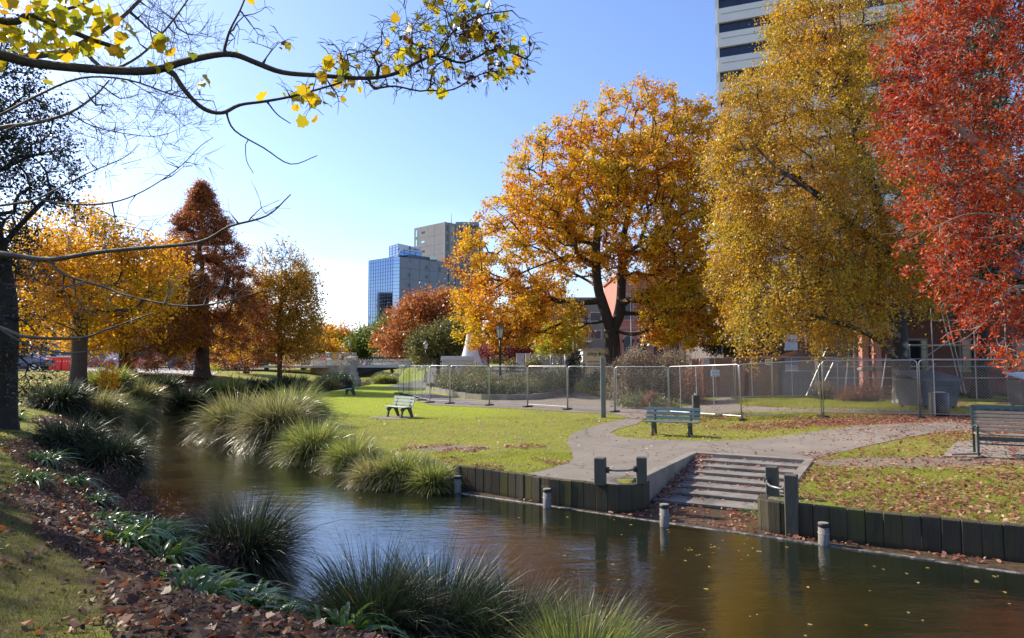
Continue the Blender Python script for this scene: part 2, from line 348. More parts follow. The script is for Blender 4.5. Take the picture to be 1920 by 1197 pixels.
path1 = w2((985, 888), (1010, 884), (1040, 876), (1066, 868), (1076, 860), (1072, 846), (1064, 832), (1066, 820), (1082, 809), (1110, 800), (1150, 790), (1182, 784)) + w2((1212, 784), (1196, 795), (1160, 804), (1145, 811), (1158, 819), (1200, 823), (1290, 826), (1400, 826), (1480, 822), (1560, 818), (1640, 814), (1720, 810), (1800, 806), (1870, 803), (1960, 800), (2100, 796)) + w2((2100, 815), (1960, 820), (1850, 826), (1790, 828), (1740, 834), (1690, 840), (1640, 846), (1590, 852), (1550, 858), (1516, 866)) + [SF(2.35, -.12), SF(-.16, -.12), SF(-.16, 4.1), (2.48, 12.82), (2.15, 12.52), (1.95, 12.5), (1.6, 12.66), (.78, 13.2)]
sheet('path', path1, m_asph, jit=.03)
path2 = w2((770, 741), (800, 738), (840, 746), (900, 752), (1000, 750), (1085, 741), (1150, 752), (1190, 764), (1240, 769), (1310, 765), (1345, 758), (1375, 752), (1420, 748), (1445, 752), (1400, 758), (1375, 765), (1390, 771), (1440, 776), (1540, 779), (1640, 781), (1740, 784), (1740, 792), (1560, 789), (1440, 786), (1380, 783), (1330, 783), (1255, 777), (1212, 784), (1182, 784), (1150, 776), (1070, 773), (990, 768), (918, 765), (844, 762), (806, 760), (775, 750), (757, 741))
sheet('path', path2, m_asph, off=.014, jit=.03)
pad = [(x, y) for x, y in [(-5.9, 27.6), (-5.2, 28.5), (-4.2, 28.1), (-3.9, 27.2), (-4.6, 26.6), (-5.5, 26.9)]]
sheet('bench_pad', pad, M('bare_pad', (.17, .14, .11), (.24, .21, .17), 5, .9, bump=.3, bscale=30), off=.016, jit=.12)
pad4 = [tuple(p) for p in [(9.5, 14.9), (10.6, 14.2), (12.6, 13.0), (14.2, 15.0), (12.4, 16.6), (11.2, 16.9)]]
sheet('bench_pad', pad4, M('concrete_pad', (.2, .18, .155), (.27, .25, .22), 3, .9, bump=.3, bscale=40), off=.02)

# silt ledge behind the timber edging, wet
EDGE_A, EDGE_B = W(853, 924, WL)[:2], W(1920, 1076, WL)[:2]
ed = (EDGE_B - EDGE_A) / np.linalg.norm(EDGE_B - EDGE_A); EDGE_C = EDGE_A + ed * 26
def silt():
    m = newmat('wet_silt'); t = NT(m); po = t.pos(); f = t.noise(12, 5, .7, po)
    c = t.ramp(f, [(.3, (.03, .02, .013)), (.5, (.085, .055, .033)), (.7, (.14, .095, .06))])
    p = t.n('ShaderNodeBsdfPrincipled', {'Base Color': c, 'Roughness': t.ramp(t.noise(1.3, 3, .5, po), [(.42, .08), (.55, .6)]), 'IOR': 1.33})
    t.t.links.new(t.n('ShaderNodeBump', {'Strength': .25, 'Distance': .015, 'Height': f}).outputs[0], p.inputs['Normal']); t.out(p.outputs[0]); return m
back = [(WALL_L[0][0], WALL_L[0][1] - .1)] + [(p[0], p[1] + .08) for p in WALL_L[1:5]] + [(2.0, 12.45), (2.7, 12.95)] + [SF(0.1, 3.9), SF(2.3, 3.9)] + [(4.3, 11.4), (4.35, 10.95), (7.1, 9.38), (14, 5.4), (EDGE_C[0], EDGE_C[1] + .5)]
sheet('river_ledge', [tuple(EDGE_A + ed * .1)] + [tuple(EDGE_A + ed * k) for k in (5, 9.8, 18, 26)] + back[::-1], silt(), off=0, z=WL + .012, step=.5)
# ---------------- retaining walls, steps, posts ----------------
def polyline_pts(P, step):
    P = [np.array(p, float) for p in P]; out = []
    for a, b in zip(P, P[1:]):
        n = max(1, int(round(np.linalg.norm(b - a) / step)))
        out += [a + (b - a) * k / n for k in range(n)]
    return out + [P[-1]]
def plank_wall(name, P, label, top, w=.235, thick=.16):
    pts = polyline_pts(P, w); m = MB()
    for a, b in zip(pts, pts[1:]):
        d = b - a; L = np.linalg.norm(d); d /= L; n = np.array([-d[1], d[0]])     # n points to the land
        c = (a + b) / 2 + n * (thick / 2 + random.uniform(-.006, .012)); zt = top((a + b) / 2) + random.uniform(-.009, .008)
        m.box((c[0], c[1], (zt - 1.3) / 2), (L * random.uniform(.975, .996), thick, zt + 1.3), rz=math.atan2(d[1], d[0]) + R_(random.uniform(-1.0, 1.0)), ry=R_(random.uniform(-.5, .5)))
    o = m.build(name, m_wall, bevel=.011); return tag(o, label, 'retaining wall')
def wallmat():
    m = newmat('mossy_timber'); t = NT(m); po = t.pos()
    g = t.n('ShaderNodeMapping', {'Vector': po, 'Scale': (14, 14, 1.2)}).outputs[0]
    c = t.mix(t.rnd(), (.060, .050, .034, 1), (.100, .082, .056, 1)); c = t.mix(t.ramp(t.noise(1.0, 5, .7, g), [(.4, 0.), (.7, .7)]), c, (.036, .032, .020, 1))
    mo = t.math('MULTIPLY', t.ramp(t.noise(1.6, 5, .6, t.n('ShaderNodeMapping', {'Vector': po, 'Scale': (1.5, 1.5, .6)}).outputs[0]), [(.46, 0.), (.62, 1.)]), t.math('ADD', t.math('MULTIPLY', t.rnd(), .75), .08), True)
    c = t.mix(mo, c, (.105, .100, .022, 1))
    z = t.n('ShaderNodeSeparateXYZ', {0: po}).outputs[2]
    c = t.mix(t.ramp(t.math('ADD', z, .52), [(.0, 1.), (.12, 0.)]), c, (.018, .017, .013, 1))
    p = t.n('ShaderNodeBsdfPrincipled', {'Base Color': c, 'Roughness': .85, 'Specular IOR Level': .25})
    t.t.links.new(t.n('ShaderNodeBump', {'Strength': .6, 'Distance': .02, 'Height': t.noise(2.5, 6, .7, g)}).outputs[0], p.inputs['Normal']); t.out(p.outputs[0]); return m
m_wall = wallmat()
plank_wall('retaining_wall', WALL_L, 'mossy dark timber plank wall holding up the path left of the steps', lambda p: .012)
plank_wall('retaining_wall', [(4.5, 11.72)] + WALL_R[1:-1], 'dark timber plank wall below the leaf-strewn grass right of the steps', lambda p: .012 + max(0, 1 - abs(p[0] - 4.15) / .4) * .0)
st = thing('river_steps', 'broad low concrete steps leading down from the path to the water', 'steps', (A0[0], A0[1], 0))
RISE, TR = .064, .52
m_step = M('step_concrete', (.16, .14, .115), (.27, .24, .20), 3, .9, bump=.3, bscale=45, dirt=(.075, .065, .055), dscale=1.1)
def lp(u, v, z): p = A0 + U * u + Vv * v; return (p[0] - A0[0], p[1] - A0[1], z)
ru = lambda v: 2.45 if v < 3.4 else 2.45
RS = R_(-29.3)
for i in range(1, 8):
    m = MB(); v0, v1 = (i - 1) * TR + .015, i * TR + (.0 if i < 7 else .1); u0, u1 = .02, 2.44 - max(0, v1 - 2.2) * .02
    c = lp((u0 + u1) / 2, (v0 + v1) / 2, -i * RISE - .45 + .0); m.box(c, (u1 - u0, v1 - v0 + .0, .9), rz=RS)
    c = lp((u0 + u1) / 2, v1 - .045, -i * RISE - .03 + .004); m.box(c, (u1 - u0 - .01, .13, .062), rz=RS)
    m.build('step', m_step, st, bevel=.008)
MB().box(lp(1.225, -.10, -.4), (2.83, .20, .86), rz=RS).build('top_kerb', m_kerb, st, bevel=.012)
MB().box(lp(-.10, 2.13, -.6), (.20, 4.26, 1.27), rz=RS).build('side_kerb', m_kerb, st, bevel=.012)
MB().box(lp(2.545, 2.2, -.6), (.19, 4.4, 1.27), rz=RS).build('side_kerb', m_kerb, st, bevel=.012)
def railpair(label, p1, p2, z0, tops, rail, base=(0, 0)):
    t = thing('post_barrier', label, 'barrier', (p1[0], p1[1], 0), 0, 'post and rail barriers beside the steps'); o = np.array([p1[0], p1[1], 0])
    for p, b, tp in ((p1, base[0], tops[0]), (p2, base[1], tops[1])):
        MB().box((p[0] - o[0], p[1] - o[1], (b + tp) / 2), (.195, .195, tp - b), rz=RS + R_(p[2] if len(p) > 2 else 0)).build('post', m_post, t, bevel=.012)
    r = MB().tube([np.array(q) - o for q in rail], .019, 10).build('rail', m_railp, t)
    for q in (rail[0], rail[-1]): MB().lathe(np.array(q) - o + np.array([0, 0, -.05]), [(.05, 0), (.055, .01), (.055, .09), (.05, .1)], 10).build('rail_flange', m_black, t)
m_railp = M('grey_pipe', (.10, .10, .10), (.3, .29, .27), 6, .4, metal=.3)
p1 = (1.63, 12.47, 8); p2 = (2.42, 12.62, 20)
railpair('pair of square timber posts joined by a dark sagging rail above the left wall', p1, p2, 0, (.50, .49), [(1.75, 12.50, .27), (1.95, 12.50, .255), (2.15, 12.53, .255), (2.31, 12.58, .275)])
q1 = (4.43, 11.5, 0); q2 = (4.46, 10.80, 0)
railpair('pair of square timber posts joined by a curved pipe right of the steps', q1, q2, 0, (.49, .47), [(4.33, 11.46, .27), (4.27, 11.34, .245), (4.26, 11.15, .22), (4.34, 10.95, .215), (4.42, 10.88, .215)], (-.05, -1.2))
# corner block of planks gets its own ground cap
m = MB(); m.prism([(4.2, 11.46), (4.16, 11.14), (4.22, 11.03), (4.33, 10.92), (4.7, 10.8), (4.75, 11.5), (4.55, 11.75)], -.5, .0); tag(m.build('wall_cap', M('cap_stone', (.14, .135, .10), (.22, .21, .16), 5, .9, bump=.4, bscale=25, dirt=(.06, .06, .03))), 'flat weathered top of the rounded wall corner between the posts', 'wall cap')
# timber edging and piles
e = MB()
for k in range(9):
    a = EDGE_A + ed * (k * 2.9 - .12 * (k > 0)); b = EDGE_A + ed * (k * 2.9 + 2.86)
    e.box(((a[0] + b[0]) / 2, (a[1] + b[1]) / 2, -.585 - .004 * (k % 2)), (2.9, .085, .2), rz=math.atan2(ed[1], ed[0]) + R_(.12 * (-1) ** k))
tag(e.build('timber_edging', M('wet_timber', (.06, .055, .05), (.3, .28, .26), 9, .45, bump=.5, bscale=30, lo=.45, hi=.62), bevel=.01), 'low wet timber edging along the waterline below the walls', 'edging')
mp_ = M('weathered_pile', (.16, .14, .12), (.30, .27, .24), 8, .8, bump=.6, bscale=20, stretch=(6, 6, 1)); mp_top = M('pile_cap', (.26, .22, .19), None, 3, .8)
for (px, py, tp, lab) in [(858, 924, 893, 'small timber mooring pile beside the tussocks at the far end of the edging'), (1026, 952, 917, 'timber mooring pile below the middle of the left plank wall'), (1246, 987, 946, 'timber mooring pile in the water at the foot of the steps'), (1545, 1022, 981, 'timber mooring pile with metal band below the right plank wall')]:
    b = W(px, py, WL); zt = D(px, tp, b[1])[2]; r = .078
    t = thing('mooring_pile', lab, 'pile', (b[0], b[1], WL), 0, 'mooring piles along the timber edging')
    h = zt - WL
    MB().lathe((0, 0, -.9), [(r, 0), (r * 1.02, .9), (r * .98, .9 + h - .05)], 14).build('shaft', mp_, t)
    MB().lathe((0, 0, h - .055), [(r * 1.05, 0), (r * 1.06, .045), (r * .98, .055)], 14).build('cap', M('band_' + str(px), (.03, .03, .03), None, 1, .5), t)
    MB().lathe((0, 0, h - .0), [(r * .97, 0), (r * .94, .008)], 14).build('end_grain', mp_top, t)
    MB().tube([(r * 1.04 * math.cos(a), r * 1.04 * math.sin(a), h * .55 + .012 * math.sin(a)) for a in np.linspace(0, 6.28, 14)], .006, 5).build('wire_band', m_wire, t)

# ---------------- benches ----------------
def slat(m, c, s, **k): m.box(c, s, **k)
def bench(label, loc, rot, L, mslat, group='slatted park benches'):
    t = thing('park_bench', label, 'bench', loc, rot, group)
    n = (0.0,)
    for y, z in ((-.205, .425), (-.055, .43), (.08, .425)):      # seat slats
        MB().box((0, y, z), (L, .125, .035)).build('seat_slat', mslat, t, bevel=.006)
    for k, (y, z) in enumerate(((.20, .53), (.235, .66), (.27, .79))):
        MB().box((0, y, z), (L, .035, .10), rx=R_(-15)).build('back_slat', mslat, t, bevel=.006)
    for x in (-L * .33, L * .33):
        m = MB()
        prof = [(-.29, 0), (-.21, 0), (-.16, .22), (-.06, .33), (.06, .33), (.14, .22), (.25, 0), (.36, 0), (.28, .25), (.235, .45), (.26, .6), (.325, .83), (.27, .84), (.20, .6), (.15, .45), (.1, .40), (-.25, .40), (-.30, .34), (-.23, .25)]
        a = [m.bm.verts.new((x - .035, p[0], p[1])) for p in prof]; b = [m.bm.verts.new((x + .035, p[0], p[1])) for p in prof]; k = len(prof)
        for i in range(k): m.bm.faces.new((a[i], a[(i + 1) % k], b[(i + 1) % k], b[i]))
        m.bm.faces.new(a[::-1]); m.bm.faces.new(b); m.build('leg_frame', m_benchleg, t, bevel=.008)
        MB().box((x, -.24, .012), (.09, .12, .024)).build('foot', m_benchleg, t)
    bo = MB()
    for x in (-L * .33, L * .33):
        for y, z in ((.178, .535), (.213, .665), (.248, .795)): bo.cyl((x, y, z), (x, y - .012, z + .003), .011, n=8)
    bo.build('bolt', m_metal, t)
    return t
m_benchleg = M('bench_leg', (.055, .055, .042), (.10, .095, .075), 6, .75, bump=.3, bscale=30)
m_green = M('bench_green', (.09, .16, .15), (.15, .22, .21), 5, .5, bump=.3, bscale=20, stretch=(1, 6, 6), dirt=(.2, .2, .17), dscale=3)
m_palegreen = M('bench_pale_green', (.22, .29, .26), (.36, .40, .36), 5, .5, bump=.3, bscale=20, dirt=(.4, .4, .36), dscale=3)
def at(px, py, z=None):
    p = W(px, py, 0) if z is None else W(px, py, z); return (p[0], p[1], ground(p[0], p[1]))
bench('green slatted bench on the path edge in front of the mesh fence', (4.98, 20.95, ground(4.98, 20.95) + .012), R_(-23), 1.68, m_green)
bench('pale green slatted bench alone on the sunlit lawn', (-4.66, 27.75, ground(-4.66, 27.7) + .016), R_(-44), 1.42, m_palegreen)
b3 = W(656, 741, 0)
bench('dark slatted bench far off on the lawn near the bridge', (b3[0], b3[1], ground(b3[0], b3[1])), R_(-82), 1.5, m_green)
# right hand bench with arms
tb = thing('park_bench', 'long weathered bench with iron arms among fallen leaves on the right', 'bench', (11.25, 14.15, ground(11.0, 14.2) + .02), R_(-27), 'slatted park benches')
m_grey_slat = M('weathered_slat', (.21, .165, .12), (.33, .27, .20), 3, .75, bump=.4, bscale=14, stretch=(1, 8, 8)); m_iron = M('green_iron', (.03, .055, .05), (.05, .08, .072), 5, .45)
Lb = 2.5
for k in range(5): MB().box((0, -.26 + k * .115, .44 + (.012 if k in (0,) else 0)), (Lb, .085, .032)).build('seat_slat', m_grey_slat, tb, bevel=.006)
for k in range(6): MB().box((0, .27 + k * .022, .50 + k * .078), (Lb, .026, .062), rx=R_(-15)).build('back_slat', m_grey_slat, tb, bevel=.005)
MB().box((0, .41, .985), (Lb + .04, .035, .13), rx=R_(-15)).build('top_rail', m_iron, tb, bevel=.006)
pl_ = MB()
for k in range(8): pl_.box((-.95 + k * .17, .388, .955), (.10, .012, .035), rx=R_(-15))
pl_.build('rail_notch', m_black, tb)
MB().box((0, -.31, .37), (Lb, .03, .09)).build('front_rail', m_iron, tb, bevel=.005)
MB().box((0, -.31, .26), (Lb, .02, .03)).build('front_rail', m_iron, tb)
for x in (-Lb / 2, Lb / 2):
    MB().box((x, -.32, .31), (.045, .045, .62)).build('leg', m_iron, tb, bevel=.005)
    MB().bar((x, .24, 0), (x, .26, .45), .045).bar((x, .26, .45), (x, .42, 1.03), .045).build('leg', m_iron, tb)
    MB().tube([(x, -.36, .60), (x, -.28, .64), (x, -.05, .635), (x, .12, .60), (x, .31, .55)], .026, 8).build('arm_rest', m_iron, tb)
bk = MB().box((-1.5, -.35, .03), (.75, .09, .04), rz=R_(38)).build('ground_board', m_grey_slat, tb)
# ---------------- mesh fence ----------------
def wires(w, h, pitch=.075, r=.0025):
    segs = []; k = 1.0
    for s in (1, -1):
        c0 = -h if s > 0 else 0; c1 = w if s > 0 else w + h
        for c in np.arange(c0, c1, pitch * 1.4142):
            # x = c + s*y
            ys = [0, h];
            y0 = max(0, (0 - c) / s if s > 0 else (w - c) / s); y1 = min(h, (w - c) / s if s > 0 else (0 - c) / s)
            if y1 - y0 > .03: segs.append(((c + s * y0, .002 * s, y0), (c + s * y1, .002 * s, y1)))
    A = np.array([s[0] for s in segs]); B = np.array([s[1] for s in segs]); d = B - A; d /= np.linalg.norm(d, axis=1)[:, None]
    nrm = np.cross(d, [0, 1, 0]); V = []; Fa = []
    off = [nrm * r, nrm * -.5 * r + np.array([0, .866 * r, 0]), nrm * -.5 * r - np.array([0, .866 * r, 0])]
    V = np.stack([A + o for o in off] + [B + o for o in off], 1).reshape(-1, 3); b = np.arange(len(A))[:, None] * 6
    return V, np.concatenate([b + np.array([[0, 1, 4, 3]]), b + np.array([[1, 2, 5, 4]]), b + np.array([[2, 0, 3, 5]])])
_wc = {}
def panel(a, b, h, label, stays=(.33,), group='temporary fence panels across the park', pitch=.075, foot=True, lean=0, bothfeet=False, r=.019):
    a = np.array(a, float); b = np.array(b, float); d = b - a; L = float(np.linalg.norm(d)); za, zb = ground(*a), ground(*b)
    t = thing('fence_panel', label, 'fence panel', (a[0], a[1], za + .06), math.atan2(d[1], d[0]), group); t.rotation_euler[1] = -math.atan2(zb - za, L); t.rotation_euler[0] = lean
    L -= .05; c = .14; pts = [(.0, 0, 0)] + [(0, 0, h - c)] + [(c - c * math.cos(q), 0, h - c + c * math.sin(q)) for q in (.4, .8, 1.2, 1.57)] + [(L - c + c * math.sin(q), 0, h - c + c * math.cos(q)) for q in (0, .4, .8, 1.2, 1.57)] + [(L, 0, 0)]
    MB().tube(pts, r, 8).build('frame', m_metal, t)
    MB().cyl((0, 0, .1), (L, 0, .1), .015, n=8).build('bottom_rail', m_metal, t)
    for s_ in stays: MB().cyl((L * s_, 0, .1), (L * s_, 0, h - .01), .013, n=8).build('stay', m_metal, t)
    V, Fq_ = wires(L, h - .16, pitch); V = V + np.array([0, 0, .12]); npmesh('wire_mesh', V, Fq_, m_wire, t)
    if foot: MB().box((-.02, 0, -.03), (.2, .62, .10), rz=R_(random.uniform(-8, 8))).build('foot', m_black, t, bevel=.01)
    return t
def W2(px, py, z=0): p = W(px, py, z); return (p[0], p[1])
fp = [W2(747, 738), None, None, None, None, W2(806, 756)]
for k in range(1, 5): fp[k] = tuple(np.array(fp[0]) + (np.array(fp[5]) - np.array(fp[0])) * k / 5)
names1 = ['farthest', 'second farthest', 'third', 'fourth', 'nearest']
for k in range(5): panel(fp[k], fp[k + 1], 2.0, '%s of the five mesh fence panels running away toward the bridge' % names1[k], stays=(.5,), pitch=.09)
chain = [W2(806, 756), W2(844, 758), W2(918, 761), W2(990, 764), W2(1065, 769), W2(1154, 773), W2(1256, 778), W2(1392, 794), W2(1545, 797), (14.55, 23.9), (18.6, 22.0), (22.5, 20.2)]
labs = ['narrow mesh fence panel at the corner where the fence turns', 'mesh fence panel in front of the left end of the rose bed', 'mesh fence panel in front of the lantern lamp post', 'mesh fence panel crossing the middle of the rose bed', 'mesh fence panel between the rose bed and the tall grey post', 'mesh fence panel just right of the tall grey post in front of brown shrubs', 'wide mesh fence panel behind the green bench', 'mesh fence panel in front of the small grass island', 'mesh fence panel in front of the birch trunk', 'mesh fence panel in front of the large dark bin', 'mesh fence panel at the right edge behind the long bench']
for k in range(len(labs)): panel(chain[k], chain[k + 1], 2.02 if k < 8 else 2.0, labs[k], stays={5: (.03,), 6: (.18, .42, .66), 7: (), 8: (), 9: (.1,), 10: (.5,)}.get(k, ()), pitch=.075 if k < 8 else .07)
bf = [(10.05, 35.6), (12.0, 35.9), (14.1, 36.2), (16.6, 36.5), (19.3, 36.6)]
for k, l in enumerate(['rear mesh fence panel in front of the rust red container', 'rear mesh fence panel with a small white notice near its top', 'rear mesh fence panel in front of the blue grey skip', 'rear mesh fence panel under the birch near the scaffolding']): panel(bf[k], bf[k + 1], 2.2, l, stays=(.45,), group='rear fence panels by the building site')
def sign(label, px0, py0, px1, py1, Y, mat, lines=(), thick=.015, name='notice_sign', cat='sign', ink=None):
    a = D(px0, py0, Y); b = D(px1, py1, Y); c = (a + b) / 2; w = b[0] - a[0]; h = a[2] - b[2]
    t = thing(name, label, cat, c); MB().box((0, 0, 0), (w, thick, h)).build('board', mat, t, bevel=.003)
    for (s, dz, sz) in lines: text_mesh('lettering', s, sz, ink or m_black, t, (0, -thick / 2 - .002, dz), (R_(90), 0, 0))
    return t
m_sign = M('sign_white', (.68, .68, .70), None, 1, .5)
def scribble(t, w, h, n, mat=None):   # illegible small print as thin bars
    m = MB()
    for k in range(n):
        z = h / 2 - (k + .7) * h / (n + .4); x = -w / 2 * .85
        while x < w / 2 * .8:
            l = random.uniform(.04, .11) * w * 1.5; l = min(l, w / 2 * .85 - x); m.box((x + l / 2, -.010, z), (l * .9, .004, h / (n + .4) * .45)); x += l * 1.15
    m.build('small_print', mat or m_black, t)
s1 = sign('white notice wired to the wide fence panel behind the green bench', 1333, 694, 1349, 706, 26.3, m_sign); scribble(s1, .33, .25, 4, M('blue_grey_ink', (.10, .16, .25), None, 1, .6))
s2 = sign('small white notice on the rear fence, in front of orange machinery', 1435, 674, 1447, 684.5, 36.1, m_sign); scribble(s2, .35, .3, 2)
s3 = sign('grey printed notice under the birch above the fence', 1532.5, 669.5, 1551, 681.5, 34.5, M('sign_grey', (.35, .34, .33), None, 1, .6)); scribble(s3, .5, .33, 4)
s4 = sign('dim printed notice just right of the grey notice, under the birch', 1563, 670, 1580, 681, 34.5, M('sign_dim', (.2, .18, .18), None, 1, .6)); scribble(s4, .45, .3, 3, m_white)
s5 = sign('white notice with dark stripe on the rear fence beside brown shrubs', 1319, 674, 1330, 683, 35.4, m_sign); scribble(s5, .3, .24, 2, M('ink_purple', (.12, .1, .2), None, 1, .6))
# tall grey post with timber backing
p = W(1131, 783, 0); t = thing('tall_post', 'tall grey steel post with timber backing standing on the lawn edge', 'post', (p[0], p[1], ground(p[0], p[1])))
MB().box((-.03, 0, 1.23), (.13, .13, 2.5)).build('steel_post', M('post_grey', (.12, .135, .13), (.17, .185, .18), 4, .5), t, bevel=.008); MB().box((.075, .02, 1.2), (.075, .11, 2.42)).build('timber_backing', M('backing_timber', (.20, .17, .11), (.28, .24, .16), 4, .8), t, bevel=.006)
p = W(1309, 786, 0.05); t = thing('short_post', 'short dark timber post behind the fence beside the green bench', 'post', (p[0], p[1] + .3, ground(p[0], p[1])))
MB().box((0, 0, .46), (.26, .24, .95)).build('timber_post', M('dark_timber', (.05, .04, .035), (.09, .075, .065), 5, .8, bump=.4), t, bevel=.015); MB().cyl((0, 0, .93), (0, 0, 1.02), .06).build('cap', m_metal, t)
# ---------------- lamps ----------------
def lantern(label, loc, H, s=1.0, cat='street lamp', group=None):
    t = thing('street_lamp', label, cat, loc, R_(20), group)
    MB().lathe((0, 0, 0), [(.17 * s, 0), (.17 * s, .12 * s), (.12 * s, .2 * s), (.11 * s, .62 * s), (.075 * s, .72 * s), (.07 * s, .9 * s), (.05 * s, 1.0 * s), (.045 * s, H - 1.25 * s), (.07 * s, H - 1.22 * s), (.045 * s, H - 1.15 * s), (.04 * s, H - .78 * s)], 14).build('pole', m_black, t)
    MB().cyl((-.28 * s, 0, H - 1.5 * s), (.28 * s, 0, H - 1.5 * s), .016 * s, n=8).cyl((-.3 * s, 0, H - 1.5 * s), (-.26 * s, 0, H - 1.5 * s), .03 * s, n=8).cyl((.26 * s, 0, H - 1.5 * s), (.3 * s, 0, H - 1.5 * s), .03 * s, n=8).build('ladder_bar', m_black, t)
    g = MB().lathe((0, 0, H - .78 * s), [(.105 * s, .02 * s), (.185 * s, .42 * s)], 6).build('lamp_glass', m_lampglass, t)
    fr = MB()
    for k in range(6):
        a = k * math.pi / 3; fr.bar((.108 * s * math.cos(a), .108 * s * math.sin(a), H - .77 * s), (.19 * s * math.cos(a), .19 * s * math.sin(a), H - .36 * s), .016 * s)
    fr.lathe((0, 0, H - .80 * s), [(.11 * s, 0), (.12 * s, .03 * s)], 6); fr.build('lantern_frame', m_black, t)
    MB().lathe((0, 0, H - .37 * s), [(.235 * s, 0), (.23 * s, .02 * s), (.12 * s, .13 * s), (.075 * s, .17 * s), (.07 * s, .25 * s), (.03 * s, .28 * s)], 12).build('lantern_roof', m_roofgrey, t)
    MB().lathe((0, 0, H - .1 * s), [(.02 * s, 0), (.035 * s, .03 * s), (.03 * s, .05 * s), (.008 * s, .1 * s)], 10).build('finial', m_black, t)
    return t
m_lampglass = M('lamp_glass_cream', (.62, .56, .44), None, 1, .25); m_roofgrey = M('lamp_roof', (.16, .19, .19), (.22, .25, .25), 5, .5)
p = W(939, 740, .0); lantern('tall black lantern lamp post standing in the rose bed', (p[0], 45.0, .12), 5.55 * 45 / 50, 1.55)
p = D(798, 690, 66); lantern('black lantern lamp post left of the white cabin', (p[0], 66, .3), D(798, 637, 66)[2] - .3, 1.25)
p = D(654, 668, 100); lantern('small lantern on the stone pier of the bridge', (p[0], 100.4, 2.95), D(654, 641, 100)[2] - 2.95, 1.0)
p = D(641, 668, 108); lantern('small lantern on the far side of the bridge', (p[0], 108, 1.8), D(641, 647, 108)[2] - 1.8, 1.0)
def pole(label, px, y0, Y, z0, r=.07, arm=None):
    a = D(px, y0, Y); t = thing('lamp_pole', label, 'pole', (a[0], Y, z0))
    MB().lathe((0, 0, 0), [(r * 1.6, 0), (r * 1.5, .8), (r, .9), (r * .7, a[2] - z0)], 10).build('shaft', m_black, t)
    MB().tube([(0, 0, a[2] - z0 - .05), (.1, 0, a[2] - z0 + .1), (.5, 0, a[2] - z0 + .2), (.9, 0, a[2] - z0 + .15)], r * .6, 6).build('arm', m_black, t)
    MB().box((1.15, 0, a[2] - z0 + .13), (.6, .2, .1)).build('lamp_head', m_black, t, bevel=.02)
pole('tall thin dark pole beside the yellow street tree', 1075, 592, 70, 1.2); pole('tall thin dark pole right of the chestnut trunk', 1183, 545, 62, 1.0)
pole('thin dark pole between the two dark ones near the white cabin', 1082, 600, 78, 1.3)
# ---------------- bridge ----------------
def m_stone(): return M('bridge_stone', (.40, .37, .31), (.50, .46, .40), 2, .9, bump=.3, bscale=20, dirt=(.10, .10, .08))
mst = m_stone(); m_fascia = M('bridge_fascia', (.52, .52, .50), (.6, .6, .58), 1.5, .7); m_iron_dk = M('bridge_iron', (.02, .022, .03), (.04, .042, .05), 2, .6)
BX0 = D(669, 690, 100)[0]; BX1 = -5.0; BY = 100.0
br = thing('road_bridge', 'low iron arch bridge with pale lattice balustrade crossing the river', 'bridge', (BX0, BY, 0)); Lb_ = BX1 - BX0
MB().box((Lb_ / 2, 5.2, 1.72), (Lb_, 10, .34)).build('deck', m_fascia, br); MB().box((Lb_ / 2, .02, 1.74), (Lb_, .30, .42)).build('cornice', m_fascia, br)
ar = MB(); N = 24; low = lambda q: -.05 + 1.5 * math.sqrt(max(0, 1 - (2 * q - 1) ** 2)) ** .9
for y in (.15, 9.8):
    v0 = [ar.bm.verts.new((Lb_ * k / N, y, 1.56)) for k in range(N + 1)]; v1 = [ar.bm.verts.new((Lb_ * k / N, y, low(k / N))) for k in range(N + 1)]
    for k in range(N): ar.bm.faces.new((v0[k], v0[k + 1], v1[k + 1], v1[k]))
    if y > 1:
        for k in range(N): ar.bm.faces.new((pv1[k], pv1[k + 1], v1[k + 1], v1[k]))
    pv1 = v1
ar.build('arch', m_iron_dk, br)
rb = MB().tube([(Lb_ * k / N, .02, low(k / N) + .08) for k in range(N + 1)], .09, 6).build('arch_rib', m_iron_dk, br)
la = MB(); P_ = .42; n = int(Lb_ / P_)
for k in range(n):
    x = k * P_
    la.bar((x, .05, 1.93), (x + P_, .05, 2.88), .09, .06).bar((x + P_, .05, 1.93), (x, .05, 2.88), .09, .06).bar((x, .05, 1.9), (x, .05, 2.9), .05)
la.build('lattice', M('lattice_cream', (.72, .70, .62), None, 1, .6), br); MB().box((Lb_ / 2, .05, 2.96), (Lb_, .2, .17)).build('handrail', m_black, br)
MB().box((Lb_ / 2, 9.9, 2.1), (Lb_, .1, .3)).build('far_parapet', m_fascia, br)
px_ = -.72
pier = MB()
for (w, d, z0, z1) in ((1.5, 1.5, .9, 2.75), (1.85, 1.8, 2.75, 3.0)): pier.box((px_, .2, (z0 + z1) / 2), (w, d, z1 - z0))
pier.lathe((px_, .2, 3.0), [(.9, 0), (.8, .12), (.3, .2)], 8); pier.lathe((px_ + .05, .2, -1.0), [(1.5, 0), (1.3, .7), (1.0, 1.3), (.85, 1.92)], 8)
pier.build('pier', mst, br, bevel=.03)
MB().box((Lb_ + .7, .2, 1.0), (1.5, 1.5, 4)).build('pier', mst, br, bevel=.03)
MB().box((-4.1, -.05, .95), (5.4, .6, 3.1)).build('wing_wall', M('wing_wall', (.60, .49, .36), (.68, .57, .43), 1, .9, bump=.2, bscale=14, dirt=(.14, .12, .09)), br); MB().box((-4.1, -.05, 2.58), (5.6, .75, .18)).build('coping', mst, br, bevel=.02)
